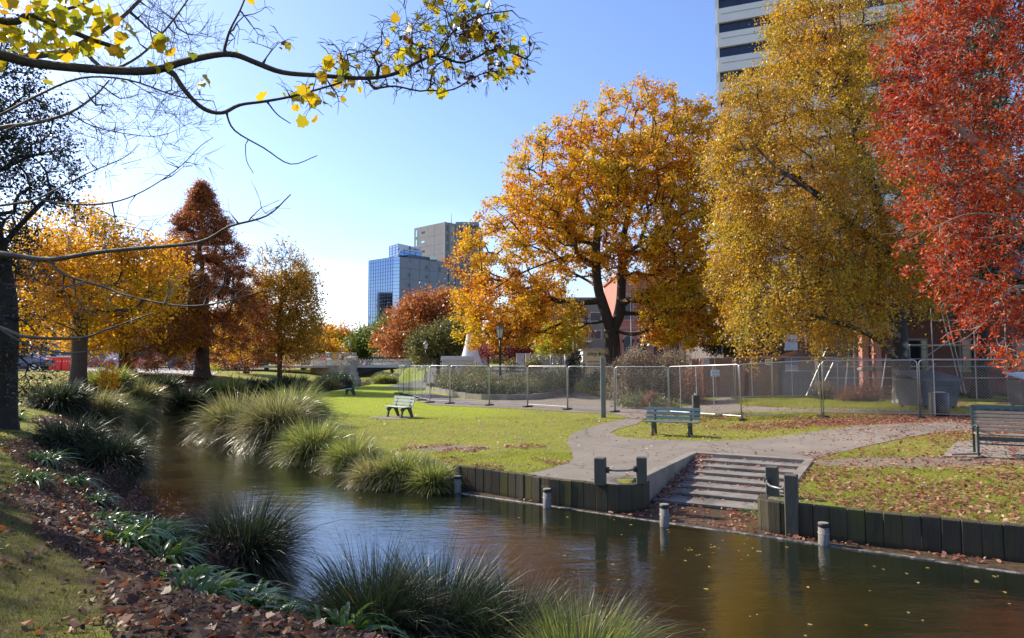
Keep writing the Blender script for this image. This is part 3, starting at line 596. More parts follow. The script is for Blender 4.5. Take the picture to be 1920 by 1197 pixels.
# road deck far left
rd = MB().box((-38, 100, 1.66), (22, 8, .30)).build('road_kerb', M('road_pale', (.33, .31, .28), (.42, .40, .37), 1, .9)); tag(rd, kind='structure')
for px, lab in ((676, 'left red traffic cone behind the bridge balustrade'), (684, 'right red traffic cone behind the bridge balustrade'), (468, 'leftmost red traffic cone by the green shed'), (478.5, 'taller red traffic cone in the middle of the three by the shed'), (487, 'rightmost red traffic cone of the three by the green shed')):
    y = 101.5 if px > 600 else 96.5; a = D(px, 686, y); s = 1.5 if px == 478.5 else 1.0
    t = thing('traffic_cone', lab, 'traffic cone', (a[0], y, 1.9 if px > 600 else 1.81), 0, 'traffic cones'); m_r = M('cone_red', (.65, .035, .02), None, 1, .5)
    MB().lathe((0, 0, 0), [(.26 * s, 0), (.26 * s, .04), (.17 * s, .05), (.03 * s, .85 * s)], 12).build('cone', m_r, t); MB().lathe((0, 0, .4 * s), [(.115 * s, 0), (.085 * s, .17 * s)], 12).build('band', m_white, t); MB().box((0, 0, .02), (.5 * s, .5 * s, .04)).build('base', m_r, t)
sign('square amber road sign on the mesh fence beyond the wing wall', 624, 664, 631.5, 672, 99, M('amber', (.85, .42, .01), None, 1, .5), name='road_sign')
sign('small white notice right of the amber road sign', 635, 665, 641, 672, 99.2, m_sign)
rg = thing('site_barrier', 'red and white site barrier left of the amber road sign', 'barrier', (D(603, 675, 104)[0], 104, 1.8)); MB().box((.3, 0, .75), (.6, .3, 1.5)).build('red_panel', M('barrier_red', (.55, .02, .02), None, 1, .5), rg, bevel=.03); MB().box((1.15, 0, .6), (.8, .25, 1.2)).build('white_panel', m_white, rg, bevel=.03)
for k, (xa, xb) in enumerate(((589, 612), (612, 640), (640, 668), (700, 735), (735, 775), (775, 815))):
    a, b = D(xa, 680, 99 if xb < 670 else 109), D(xb, 680, 99 if xb < 670 else 109)
    t = thing('fence_panel', ['mesh fence panel on the road left of the bridge, leftmost', 'mesh fence panel carrying the amber road sign', 'mesh fence panel behind the bridge pier lamp', 'mesh fence panel on the far side of the bridge, left one', 'mesh fence panel on the far side of the bridge, middle one', 'mesh fence panel on the far side of the bridge, right one'][k], 'fence panel', (a[0], a[1], 1.85), 0, 'distant fence panels on the bridge')
    L = b[0] - a[0]; MB().tube([(0, 0, 0), (0, 0, 1.9), (L, 0, 1.9), (L, 0, 0)], .03, 5).build('frame', m_metal, t); V, Q = wires(L, 1.85, .13, .006); npmesh('wire_mesh', V, Q, m_wire, t)
gfl = [517, 541, 565, 588]
for k in range(3):
    a, b = D(gfl[k], 680, 95), D(gfl[k + 1], 680, 95); t = thing('fence_panel', ['mesh fence panel right of the green shed, left one', 'mesh fence panel right of the green shed, middle one', 'mesh fence panel right of the green shed, right one'][k], 'fence panel', (a[0], 95, 1.75), 0, 'fence panels right of the green shed')
    L = b[0] - a[0]; MB().tube([(0, 0, 0), (0, 0, 1.7), (L, 0, 1.7), (L, 0, 0)], .03, 5).build('frame', m_metal, t); V, Q = wires(L, 1.7, .12, .006); npmesh('wire_mesh', V, Q, m_wire, t)
# ---------------- buildings ----------------
def quadbox(name, pts, z0, z1, mat, parent, o): return MB().prism([(p[0] - o[0], p[1] - o[1]) for p in pts], z0 - o[2], z1 - o[2]).build(name, mat, parent)
def on_face(a, b, u, z, w, h, mat, parent, o, name, out=.06, depth=.12, n=None):
    a = np.array(a, float); b = np.array(b, float); d = (b - a) / np.linalg.norm(b - a); n = np.array([d[1], -d[0]])
    c = a + d * u + n * (out - depth / 2); m = MB().box((c[0] - o[0], c[1] - o[1], z - o[2]), (w, depth, h), rz=math.atan2(d[1], d[0])); return m.build(name, mat, parent)
# blue glass office
gb = (D(748, 600, 223)); A = D(690, 600, 232); Bc = D(735.5, 600, 224); Cc = D(748.5, 600, 223); Dd = D(839, 600, 236)
ob = thing('glass_office', 'blue mirror glass office block with a blank grey side wall', 'building', (Bc[0], Bc[1], 0)); o = np.array([Bc[0], Bc[1], 0])
zt = D(748, 481.5, 223)[2]
mglass = M('mirror_blue', (.15, .23, .37), (.17, .26, .41), .08, .05, metal=1.0); mglass2 = M('mirror_pale_blue', (.32, .44, .60), None, 1, .12, metal=.85); mgrey = M('grey_cladding', (.17, .19, .25), (.20, .22, .28), .3, .6)
bk1 = A[:2] + np.array([8, 22]); bk2 = Dd[:2] + np.array([-6, 16])
quadbox('core', [A[:2] + (.3, .3), Bc[:2] + (.3, .3), Cc[:2] + (-.1, .4), Dd[:2] + (-.2, .3), bk2, bk1], 0, zt - .2, mgrey, ob, o)
def facep(name, a, b, z0, z1, mat, th=.2): d = (b - a)[:2] / np.linalg.norm((b - a)[:2]); n = np.array([-d[1], d[0]]) * th; return quadbox(name, [a[:2], b[:2], b[:2] + n, a[:2] + n], z0, z1, mat, ob, o)
facep('glass_wall', A, Bc, 0, zt, mglass); facep('glass_wall', Bc, Cc, 0, zt, mglass2); facep('blank_wall', Cc, Dd, 0, zt, mgrey, .25)
def grid(a, b, z0, z1, nv, nh, mat, t=.09, parent=None, oo=None, nm='mullion_grid'):
    a = np.array(a[:2]); b = np.array(b[:2]); L = np.linalg.norm(b - a); d = (b - a) / L; n = np.array([d[1], -d[0]]); m = MB(); r = math.atan2(d[1], d[0]); oo = oo if oo is not None else o
    for k in range(nv + 1):
        c = a + d * L * k / nv + n * .04; m.box((c[0] - oo[0], c[1] - oo[1], (z0 + z1) / 2 - oo[2]), (t, .08, z1 - z0), rz=r)
    for k in range(nh + 1):
        c = (a + b) / 2 + n * .045; m.box((c[0] - oo[0], c[1] - oo[1], z0 + (z1 - z0) * k / nh - oo[2]), (L, .1, t), rz=r)
    m.build(nm, mat, parent or ob)
m_mull = M('mullion', (.03, .06, .14), None, 1, .5)
grid(A, Bc, 1, zt, 10, 31, m_mull, .07); grid(Bc, Cc, 1, zt, 1, 31, m_mull, .08); grid(Cc, Dd, 1, zt, 5, 10, M('panel_joint', (.11, .125, .17), None, 1, .6), .07)
m_win = M('window_dark', (.02, .025, .04), (.05, .06, .08), .4, .15); m_wfr = M('window_frame_grey', (.24, .25, .30), None, 1, .6)
fz = [D(800, y, 228)[2] for y in (500.5, 518.5, 537, 555, 573, 591)]
Lw = np.linalg.norm((Dd - Cc)[:2])
for i, z in enumerate(fz):
    for j, q in enumerate((.185, .545, .82)):
        f = on_face(Cc[:2], Dd[:2], Lw * q, z, 1.35, 1.6, m_wfr, ob, o, 'window', .08); on_face(Cc[:2], Dd[:2], Lw * q, z, 1.1, 1.35, m_win if (i + j) % 3 else M('blind', (.22, .21, .2), None, 1, .6), ob, o, 'pane', .115, .1).parent = f
        f.children[0].matrix_parent_inverse = Matrix.Identity(4)
tp1, tp2, tp3 = D(730, 460, 232), D(747, 460, 226), D(790, 460, 236)
zr0, zr1 = zt - .1, D(747, 457, 226)[2]
quadbox('rooftop_box', [tp1[:2], tp2[:2], tp3[:2], tp3[:2] + (-2, 9), tp1[:2] + (4, 9)], zr0, zr1, mglass, ob, o); grid(tp1, tp2, zr0 + 1.2, zr1, 3, 4, m_mull, .12); grid(tp2, tp3, zr0 + 1.2, zr1 - 1.75, 4, 2, m_mull, .12)
sz = zr1 - 2.1
dd_ = (tp3 - tp2)[:2]; Ls = np.linalg.norm(dd_); dn = dd_ / Ls; nn = np.array([dn[1], -dn[0]]); c = (tp2[:2] + tp3[:2]) / 2 + nn * .12
rsn = MB().box((c[0] - o[0], c[1] - o[1], zr1 - .85), (Ls, .12, 1.75), rz=math.atan2(dn[1], dn[0])).build('rooftop_sign', M('sign_pale', (.55, .57, .66), None, 1, .5), ob)
c2 = tp2[:2] + dn * Ls * .73 + nn * .2; text_mesh('sign_lettering', 'CAMCO', 1.15, M('sign_ink', (.06, .07, .10), None, 1, .5), rsn, (c2[0] - o[0], c2[1] - o[1], zr1 - 1.25), (R_(90), 0, math.atan2(dn[1], dn[0])), bold=.02)
c3 = tp2[:2] + dn * Ls * .47 + nn * .22; lg = MB().tube([(c3[0] - o[0] + .45 * math.cos(a) * dn[0], c3[1] - o[1] + .45 * math.cos(a) * dn[1], zr1 - .85 + .45 * math.sin(a)) for a in np.linspace(0, 6.28, 16)], .14, 6).box((c3[0] - o[0], c3[1] - o[1], zr1 - .85), (.3, .1, .3)).build('sign_emblem', M('emblem_red', (.28, .07, .08), None, 1, .5), rsn)
c4_ = (Cc[:2] + Dd[:2]) / 2; MB().box((c4_[0] - o[0] - 1.5, c4_[1] - o[1] + 2.0, zt + .55), (12, 2.5, 1.5), rz=math.atan2((Dd - Cc)[1], (Dd - Cc)[0])).build('plant_room', M('plant_grey', (.10, .12, .18), None, 1, .7), ob)
pe = D(813, 487, 232); MB().box((pe[0] - o[0], pe[1] - o[1] - .5, zt + .9), (2.4, 1.2, 1.3)).build('white_unit', m_white, ob)
ce = D(741, 480, 225); MB().bar((ce[0] - o[0], ce[1] - o[1] + 1, zt), (ce[0] - o[0] + 1.9, ce[1] - o[1] - .5, zt + 2.6), .22).box((ce[0] - o[0] + 2.2, ce[1] - o[1] - .6, zt + 2.7), (.9, .5, .4)).build('roof_crane', m_white, ob)
# grey concrete tower behind
tA, tB, tC = D(775, 600, 262), D(833, 600, 250), D(903, 600, 262); zt = D(833, 416.5, 250)[2]
ob = thing('concrete_tower', 'taller grey concrete tower with slit windows behind the glass office', 'building', (tB[0], tB[1], 0)); o = np.array([tB[0], tB[1], 0])
mcon = M('tower_concrete', (.25, .235, .23), (.30, .285, .275), .25, .85); mcon2 = M('tower_concrete_warm', (.30, .27, .25), None, .25, .85)
quadbox('body', [tA[:2], tB[:2], tC[:2], tC[:2] + (-3, 14), tA[:2] + (5, 14)], 0, zt, mcon, ob, o)
L1 = np.linalg.norm((tB - tA)[:2]); L2 = np.linalg.norm((tC - tB)[:2]); flo = (D(800, 434, 256)[2] - D(800, 470, 256)[2]) / 2; z1 = D(800, 434, 256)[2]
msky = M('sky_glass', (.45, .7, .8), None, 1, .1, metal=.8)
for i in range(9):
    z = z1 - flo * i
    on_face(tA[:2], tB[:2], L1 * .085, z, .75, 2.6, msky, ob, o, 'slit_window', .05); on_face(tA[:2], tB[:2], L1 * .30, z, 1.9, .7, msky if i % 2 else m_win, ob, o, 'small_window', .05)
    on_face(tA[:2], tB[:2], L1 * .5, z - flo / 2, L1 * .97, .12, mcon2, ob, o, 'floor_joint', .03)
    on_face(tB[:2], tC[:2], L2 * .5, z - flo / 2, L2 * .98, .35, mcon2, ob, o, 'floor_band', .35, .5)
    for q, w in ((.06, .6), (.2, 2.2), (.40, 2.4), (.58, 2.4), (.76, 2.4), (.94, .6)):
        on_face(tB[:2], tC[:2], L2 * q, z + .1, w * .8 if q not in (.2,) else 1.6, 2.3, m_win if q != .2 else M('tower_panel', (.40, .36, .30), None, 1, .7), ob, o, 'window', .06)
for q in (.0, .12, .30, .49, .67, .85, 1.0): on_face(tB[:2], tC[:2], L2 * q, zt / 2 + 8, .7, zt - 16, mcon, ob, o, 'column', .4, .6)
on_face(tA[:2], tB[:2], L1 * .66, zt / 2, .12, zt, mcon2, ob, o, 'panel_joint', .03); ac = D(847, 402, 256); MB().cyl((ac[0] - o[0], 5, zt), (ac[0] - o[0], 5, ac[2]), .16, .06, 6).build('antenna', m_wfr, ob)
MB().box((8, 9, zt + .6), (9, 6, 1.4)).build('roof_plant', M('plant_blue', (.2, .25, .32), None, 1, .6), ob)
# white high rise on the right
ha = D(1357, 600, 92); hd = np.array([math.cos(R_(-21)), math.sin(R_(-21))]); hb = ha[:2] + hd * 34; hn = np.array([-hd[1], hd[0]])
ob = thing('white_high_rise', 'white high rise with dark ribbon windows rising behind the golden birch', 'building', (ha[0], ha[1], 0)); o = np.array([ha[0], ha[1], 0])
hk = [ha[:2] + hn * .3, hb + hn * .3, hb + hn * 18, ha[:2] + hn * 18]
quadbox('core', hk, 0, 62, M('core_grey', (.2, .2, .21), None, 1, .7), ob, o)
mw = M('tower_white', (.66, .65, .62), (.72, .71, .68), .3, .6); zb = D(1363, 20.5, 92)[2]; flh = zb - D(1363, 66, 92)[2]; wh = flh * .42
zs = [zb + flh - k * flh for k in range(-2, int((zb + flh) / flh))]
for k, z in enumerate(zs):
    c = ha[:2] + hd * 17 - hn * .05; MB().box((c[0] - o[0], c[1] - o[1], z - (flh - wh) / 2), (34, .9, flh - wh), rz=R_(-21)).build('spandrel', mw, ob)
    c = ha[:2] + hd * 17 + hn * .1; g = MB().box((c[0] - o[0], c[1] - o[1], z + wh / 2), (33.8, .3, wh), rz=R_(-21)).build('window_band', m_hglass if 'm_hglass' in globals() else globals().setdefault('m_hglass', M('navy_glass', (.015, .022, .05), (.03, .04, .08), .3, .12)), ob)
    mu = MB()
    for q in range(1, 12): c = ha[:2] + hd * (34 / 12 * q) - hn * .08; mu.box((c[0] - o[0], c[1] - o[1], z + wh / 2), (.09 if q % 2 else .22, .1, wh), rz=R_(-21))
    mu.build('mullion_row', M('mull_navy', (.02, .02, .03), None, 1, .5) if k == 0 else bpy.data.materials['mull_navy'], g)
    s_ = MB(); c = ha[:2] + hd * 17 - hn * .53; s_.box((c[0] - o[0], c[1] - o[1], z - (flh - wh) * .42), (33, .06, .05), rz=R_(-21)); c = ha[:2] + hd * 8.2 - hn * .53; s_.box((c[0] - o[0], c[1] - o[1], z - (flh - wh) * .30), (.5, .08, .35), rz=R_(-21)); s_.build('drip_line', M('line_grey', (.3, .3, .3), None, 1, .6) if k == 0 else bpy.data.materials['line_grey'], ob)
c = ha[:2] + hn * 9 - hd * .05; MB().box((c[0] - o[0], c[1] - o[1], 31), (.5, 18.6, 62), rz=R_(-21)).build('end_wall', mw, ob)
# coral stone building behind chestnut
def facade(name, label, cat, px0, px1, Y, ztop, z0, mat, wins=(), dep=12, winmat=None, arch=False, rot=0, roof=None):
    a = D(px0, 600, Y); b = D(px1, 600, Y); ob = thing(name, label, cat, (a[0], Y, z0), rot); L = b[0] - a[0]
    MB().box((L / 2, dep / 2, (ztop - z0) / 2), (L, dep, ztop - z0)).build('wall', mat, ob)
    for (q, z, w, h) in wins:
        f = MB().box((L * q, -.02, z - z0), (w + .25, .14, h + .25)).build('window', mat if winmat is None else winmat, ob)
        p = MB().box((L * q, -.10, z - z0), (w, .06, h)); 
        if arch: p.cyl((L * q, -.125, z - z0 + h / 2), (L * q, -.075, z - z0 + h / 2), w / 2 * .98, n=14); MB().cyl((L * q, -.09, z - z0 + h / 2), (L * q, .05, z - z0 + h / 2), w / 2 + .14, n=14).build('arch_trim', winmat or mat, f)
        p.build('pane', m_win, f)
    MB().box((L / 2, dep / 2, ztop - z0 + .15), (L + .5, dep + .5, .35)).build('cornice', roof or mat, ob)
    return ob
m_coral = M('coral_stone', (.42, .16, .11), (.50, .21, .15), 1.2, .85, bump=.2); m_coral2 = M('coral_trim', (.60, .34, .27), None, 1, .85)
cb = facade('stone_building', 'coral pink stone building with arched windows behind the chestnut', 'building', 1160, 1405, 78, 12.5, .8, m_coral, [(q, 4.0, 1.1, 1.7) for q in (.07, .18, .3, .42, .56, .68, .8, .92)] + [(q, 8.4, 1.1, 2.2) for q in (.07, .18, .3, .42, .56, .68, .8, .92)], arch=True, winmat=m_coral2)
for k, z in enumerate((2.3, 5.9, 6.3, 10.3)): MB().box((7.6, -.05, z - .8), (15.2, .16, .16 if k != 2 else .1)).build('string_course', m_coral2, cb)
for k, px in enumerate((1207, 1219)):
    a = D(px, 636, 70); sg = thing('green_awning', ['slanted pale green awning panel, left of the pair behind the shrubs', 'slanted pale green awning panel, right of the pair behind the shrubs'][k], 'awning', (a[0], 70, a[2] - .7), 0, 'green awning panels'); 
    m = MB(); m.prism([(-.28, -.35), (.18, -.35), (.18, -.3), (-.28, -.3)], 0, .03); m.bm.free(); m = MB(); m.bar((-.2, 0, 0), (.22, .25, 1.35), .45, .04).build('panel', M('awning_green', (.22, .45, .34), (.3, .55, .43), 3, .5), sg); MB().bar((.22, .3, 1.35), (.22, .3, .1), .05).build('support', m_metal, sg)
wa = facade('annexe_building', 'low grey annexe with a white sloping canopy between chestnut and birch', 'building', 1355, 1470, 56, 6.4, .7, M('annexe_brown', (.12, .10, .09), (.16, .13, .12), 1, .8), [(.15, 4.6, 1.2, 1.3), (.4, 4.6, 1.2, 1.3), (.7, 4.6, 1.2, 1.3)])
MB().box((1.2, -.9, 3.35), (2.0, 1.7, .1), rx=R_(-22)).build('canopy', m_white, wa)
gb2 = facade('office_block', 'dark grey office block partly hidden behind the chestnut crown', 'building', 985, 1140, 118, 13.5, 1.6, M('dark_render', (.10, .095, .09), (.14, .13, .125), .6, .7), [(q, z, 1.8, 1.4) for q in (.1, .25, .4, .55, .7, .85) for z in (4, 7.2, 10.4)], winmat=M('frame_pale', (.3, .3, .32), None, 1, .6))
MB().box((7.0, -.7, 4.4), (9, 1.2, .25)).build('street_canopy', M('pale_canopy', (.5, .48, .45), None, 1, .6), gb2)
# city care cabins and cone
def cabin(label, px0, px1, ytop, ybot, Y, lid, yt, tsz, fluted=False, dep=2.2):
    a = D(px0, ybot, Y); b = D(px1, ytop, Y); z0 = ground(a[0], Y); ob = thing('site_cabin', label, 'site cabin', (a[0], Y, z0)); w = b[0] - a[0]; h = b[2] - z0
    MB().box((w / 2, dep / 2, h / 2), (w, dep, h)).build('body', M('cabin_white', (.72, .68, .66), (.78, .74, .72), 2, .6, dirt=(.55, .5, .47)), ob, bevel=.02)
    if lid: MB().box((w / 2, dep / 2, h + .16), (w + .25, dep + .3, .42)).build('lid', M('lid_white', (.72, .72, .74), None, 1, .5), ob, bevel=.06, segs=2)
    else: MB().box((w / 2, dep / 2, h + .04), (w + .3, dep + .3, .08)).build('roof', M('roof_cream', (.62, .6, .5), None, 1, .5), ob)
    if fluted:
        f = MB()
        for k in range(9): f.box((w * (k + .5) / 9, -.03, .5), (w / 22, .06, 1.0))
        f.build('fluting', m_white, ob)
    ink = M('cabin_ink', (.05, .04, .06), None, 1, .5); z = D((px0 + px1) / 2, yt, Y)[2] - z0
    text_mesh('lettering', 'city', tsz, ink, ob, (w * .30, -.02, z), (R_(90), 0, 0), bold=.004, sx=1.25); text_mesh('lettering', 'care', tsz, ink, ob, (w * .74, -.02, z), (R_(90), 0, 0), bold=.004, sx=1.25)
    lf = MB()
    for dx, s in ((0, 1), (.07, .8)): lf.face([(w * .51 + dx, -.024, z - .05), (w * .51 + dx + .09 * s, -.024, z + tsz * .25), (w * .51 + dx + .05, -.024, z + tsz * .75 * s), (w * .51 + dx - .05 * s, -.024, z + tsz * .3)])
    lf.build('leaf_emblem', M('emblem_green', (.06, .22, .06), None, 1, .5), ob)
    return ob, w, h
cabin('low white site cabin with a rounded lid beside the wrapped cone', 829, 886, 676, 710, 58, True, 689.5, .42)
c2_, w, h = cabin('taller white site cabin with a flat roof beside the chestnut trunk', 1093, 1152, 657, 700, 60, False, 667, .5, True)
fx = MB()
for k in range(2):
    x = -.9
    while x < .8: l = random.uniform(.08, .22); fx.box((x + w / 2, -.02, h * .60 - k * .32), (l, .03, .1)); x += l + .05
fx.build('small_print', M('faded_ink', (.3, .26, .25), None, 1, .6), c2_)
cc = D(882, 700, 63); t = thing('wrapped_cone', 'tall white fabric-wrapped cone standing behind the low white cabin', 'cone structure', (cc[0], 63, ground(cc[0], 63)), R_(-10))
hc = D(882, 622, 63)[2] - ground(cc[0], 63)
MB().lathe((0, 0, 0), [(1.55, 0), (1.42, hc * .12), (1.12, hc * .32), (.78, hc * .52), (.62, hc * .66), (.5, hc * .8), (.38, hc * .93), (.3, hc)], 18).build('fabric_skin', M('fabric_white', (.62, .63, .68), (.72, .72, .76), 2, .7, bump=.6, bscale=3), t)
text_mesh('lettering', 'Tn', .5, m_black, t, (.15, -1.38, hc * .22), (R_(74), 0, 0)); MB().box((.2, -1.4, hc * .2), (.4, .02, .03), rx=R_(-12)).build('underline', m_black, t)
# utility cabinets and site stuff on the square behind the bed
for k, (px0, px1, y0, y1, Y, lab) in enumerate(((968, 983, 664, 688, 80, 'left pale metal cabinet on the square'), (985, 995, 664, 688, 82, 'narrow middle pale cabinet on the square'), (997, 1004, 667, 688, 80, 'right pale cabinet on the square'))):
    a, b = D(px0, y1, Y), D(px1, y0, Y); t = thing('utility_cabinet', lab, 'cabinet', (a[0], Y, a[2]), 0, 'pale cabinets on the square'); w = b[0] - a[0]; h = b[2] - a[2]
    MB().box((w / 2, .4, h / 2), (w, .8, h)).build('body', M('cabinet_cream' + str(k), (.55, .5, .42), None, 1, .6), t, bevel=.03); MB().box((w / 2, .4, h + .03), (w + .08, .9, .07)).build('top', m_white, t); MB().box((w * .8, -.02, h * .5), (.05, .03, .2)).build('handle', m_black, t)
mf = [D(1005, 690, 76), D(1032, 690, 76), D(1060, 690, 76), D(1088, 690, 76)]
for k in range(3):
    t = thing('fence_panel', ['mesh fence panel on the square right of the pale cabinets', 'mesh fence panel on the square, middle of the three', 'mesh fence panel on the square left of the dark holly'][k], 'fence panel', (mf[k][0], 76, 1.35), 0, 'fence panels on the square'); L = mf[1][0] - mf[0][0]; MB().tube([(0, 0, 0), (0, 0, 1.9), (L, 0, 1.9), (L, 0, 0)], .03, 5).build('frame', m_metal, t); V, Q = wires(L, 1.85, .12, .005); npmesh('wire_mesh', V, Q, m_wire, t)
for px, lab in ((1037, 'thin steel bollard on the square, left one'), (1046.5, 'thin steel bollard on the square, right one')):
    a = D(px, 694, 72); t = thing('bollard', lab, 'bollard', (a[0], 72, ground(a[0], 72)), 0, 'bollards on the square'); MB().lathe((0, 0, 0), [(.09, 0), (.09, 1.05), (.05, 1.12)], 10).build('post', M('boll', (.12, .12, .12), None, 1, .5), t); MB().lathe((0, 0, .8), [(.095, 0), (.095, .12)], 10).build('band', m_metal, t)
# left background
facade('long_building', 'long low grey building beyond the road on the left', 'building', 60, 345, 118, 7.0, 1.7, M('grey_render', (.20, .19, .20), (.25, .24, .25), .5, .8), [(q, 4.2, 1.6, 1.5) for q in np.linspace(.06, .94, 11)], winmat=m_wfr)
facade('domed_building', 'pale stone building with a small dome glimpsed through the yellow trees', 'building', 70, 150, 150, 13, 1.7, M('pale_stone', (.35, .34, .33), (.42, .4, .38), .5, .8), [(q, z, 1.2, 1.6) for q in (.15, .4, .65, .88) for z in (5, 9)], winmat=m_wfr)
db = bpy.data.objects['domed_building']; MB().lathe((5, 4, 11.3), [(2.2, 0), (2.2, 1.5), (2.0, 2.4), (1.3, 3.3), (.3, 3.9), (.15, 5)], 16).build('dome', bpy.data.materials['pale_stone'], db)
facade('dark_block', 'dark brown block of offices left of the river behind the trees', 'building', -300, -25, 215, 39, 1.7, M('brown_block', (.06, .05, .045), None, 1, .7), [(q, z, 2.2, 2.0) for q in np.linspace(.06, .94, 9) for z in (8, 13, 18, 23, 28, 33)], winmat=m_wfr)
ws = D(213, 678, 108); t = thing('white_tent', 'white tent side beyond the second yellow tree', 'tent', (ws[0], 106, 1.7)); MB().box((.6, 1, 1.1), (1.3, 2, 2.2)).build('tent_wall', M('tent', (.62, .68, .8), None, 1, .6), t); MB().prism([(-.1, 0), (1.3, 0), (1.3, 2), (-.1, 2)], 2.2, 2.3).build('tent_roof', m_white, t)
g0, g1 = D(414, 684, 104), D(487, 655, 104); t = thing('green_shed', 'long green hoarding shed behind the brown trees', 'shed', (g0[0], 104, 1.75)); w = g1[0] - g0[0]; h = g1[2] - 1.75
MB().box((w / 2, 2, h / 2), (w, 4, h)).build('wall', M('hoarding_green', (.045, .10, .06), (.06, .13, .08), 1, .7), t); MB().box((w / 2, 2, h + .06), (w + .4, 4.4, .12)).build('roof', m_roofgrey, t)
f = MB(); [f.box((w * k / 8, -.03, h / 2), (.08, .06, h)) for k in range(1, 8)]; f.build('batten', M('batten', (.06, .14, .08), None, 1, .7), t)
bd = sign('white board with a blue mark leaning by the green shed', 451, 675.5, 462, 684.5, 97, m_sign, thick=.04, name='white_board'); MB().box((.15, -.03, .05), (.28, .02, .28)).build('mark', M('mark_blue', (.12, .2, .4), None, 1, .5), bd)
for k, px in enumerate((86, 102, 119)):
    a, b = D(px, 681, 80), D(px + 15.8, 666, 80); z0 = a[2]; t = thing('water_barrier', ['red plastic barrier with white caps on the road, left one', 'red plastic barrier with white caps on the road, middle one', 'red plastic barrier with white caps on the road, nearest the big tree trunk'][k], 'barrier', (a[0], 80, ground(a[0], 80)), 0, 'red plastic road barriers'); w = b[0] - a[0]; h = b[2] - ground(a[0], 80)
    m = MB(); v = [(0, -.25, 0), (0, .25, 0), (0, .1, h * .85), (0, -.1, h * .85)]; m.box((w / 2, 0, h * .2), (w, .5, h * .4)).box((w / 2, 0, h * .6), (w * .98, .3, h * .5)); m.build('shell', M('plastic_red', (.7, .02, .015), None, 1, .4), t, bevel=.05, segs=2)
    c = MB(); [c.box((w * (q + .5) / 4, 0, h * .9), (w / 6, .2, h * .12)) for q in range(4)]; c.build('white_cap', m_white, t); d_ = MB(); [d_.box((w * (q + .5) / 3, -.17, h * .6), (.12, .05, .12)) for q in range(3)]; d_.build('reflector', m_white, t)
rr = D(115, 687, 62); sheet('road', [(-52, 60), (-40.5, 58.5), (-34, 62), (-33, 74), (-40, 92), (-60, 92), (-70, 70)], M('road_sunlit', (.34, .32, .28), (.42, .4, .36), 1, .9), off=.03, step=2.0)
# parked car
def car(label, loc, rot, body):
    t = thing('parked_car', label, 'car', loc, rot); m = MB()
    prof = [(-2.1, .35), (-2.15, .62), (-2.0, .82), (-1.15, .95), (-.55, 1.38), (.75, 1.42), (1.45, 1.0), (2.05, .92), (2.15, .6), (2.1, .35)]
    a = [m.bm.verts.new((p[0], -.82, p[1])) for p in prof]; b = [m.bm.verts.new((p[0], .82, p[1])) for p in prof]; k = len(prof)
    for i in range(k): m.bm.faces.new((a[i], a[(i + 1) % k], b[(i + 1) % k], b[i]))
    m.bm.faces.new(a); m.bm.faces.new(b[::-1]); m.build('body', body, t, bevel=.05, segs=2)
    for s in (-1, 1):
        w_ = MB(); w_.prism([(0, 0), (1, 0), (1, 1), (0, 1)], 0, 1); w_.bm.free(); w_ = MB(); P = [(-.98, .98), (-.5, 1.33), (.05, 1.34), (.05, .98)]; w_.face([(p[0], s * .835, p[1]) for p in P]); P = [(.12, .98), (.12, 1.34), (.68, 1.35), (1.2, 1.0)]; w_.face([(p[0], s * .835, p[1]) for p in P]); w_.build('side_window', m_dark_glass, t)
        for x in (-1.35, 1.35):
            wh_ = MB().cyl((x, s * .68, .32), (x, s * .86, .32), .32, n=20).build('wheel', m_black, t); MB().cyl((x, s * .85, .32), (x, s * .875, .32), .19, n=14).build('rim', m_metal, wh_)
        MB().box((-2.12, s * .6, .66), (.08, .3, .14)).build('headlight', m_white, t); MB().box((2.14, s * .6, .75), (.06, .3, .16)).build('tail_light', M('tail', (.4, .01, .01), None, 1, .3), t)
    MB().face([(-1.17, -.7, .985), (-1.17, .7, .985), (-.6, .62, 1.40), (-.6, -.62, 1.40)]).build('windscreen', m_dark_glass, t)
mc = newmat('car_blue'); tt = NT(mc); tt.out(tt.n('ShaderNodeBsdfPrincipled', {'Base Color': (.02, .05, .22, 1), 'Roughness': .3, 'Coat Weight': 1.0}).outputs[0])
cx = D(48, 692, 56); car('dark blue car parked beyond the dark evergreen on the left', (cx[0] - .3, 56, ground(cx[0], 56)), R_(8), mc)
# right background: containers, skip, brick building, scaffolding
m_rust = M('rust_red', (.17, .045, .025), (.25, .08, .04), .8, .6, bump=.1, dirt=(.08, .03, .02))
def container(label, x0, x1, Y, z0, z1, mat, name='shipping_container'):
    t = thing(name, label, 'container', (x0, Y, z0)); w = x1 - x0; h = z1 - z0; MB().box((w / 2, 1.2, h / 2), (w, 2.4, h)).build('body', mat, t, bevel=.02); m = MB(); n = int(w / .28)
    for k in range(n): m.box((w * (k + .5) / n, -.02, h / 2), (.13, .05, h * .9))
    m.build('rib', mat, t); MB().box((w / 2, -.03, h - .06), (w, .1, .12)).build('top_rail', mat, t); return t
container('rust red container behind the rear fence left of the birch', 11.0, 15.3, 38.5, .35, 2.5, m_rust)
container('blue grey container behind the rear fence beneath the birch', 15.8, 20.5, 39.2, .35, 1.75, M('blue_grey', (.10, .11, .16), (.14, .15, .20), 1, .6))
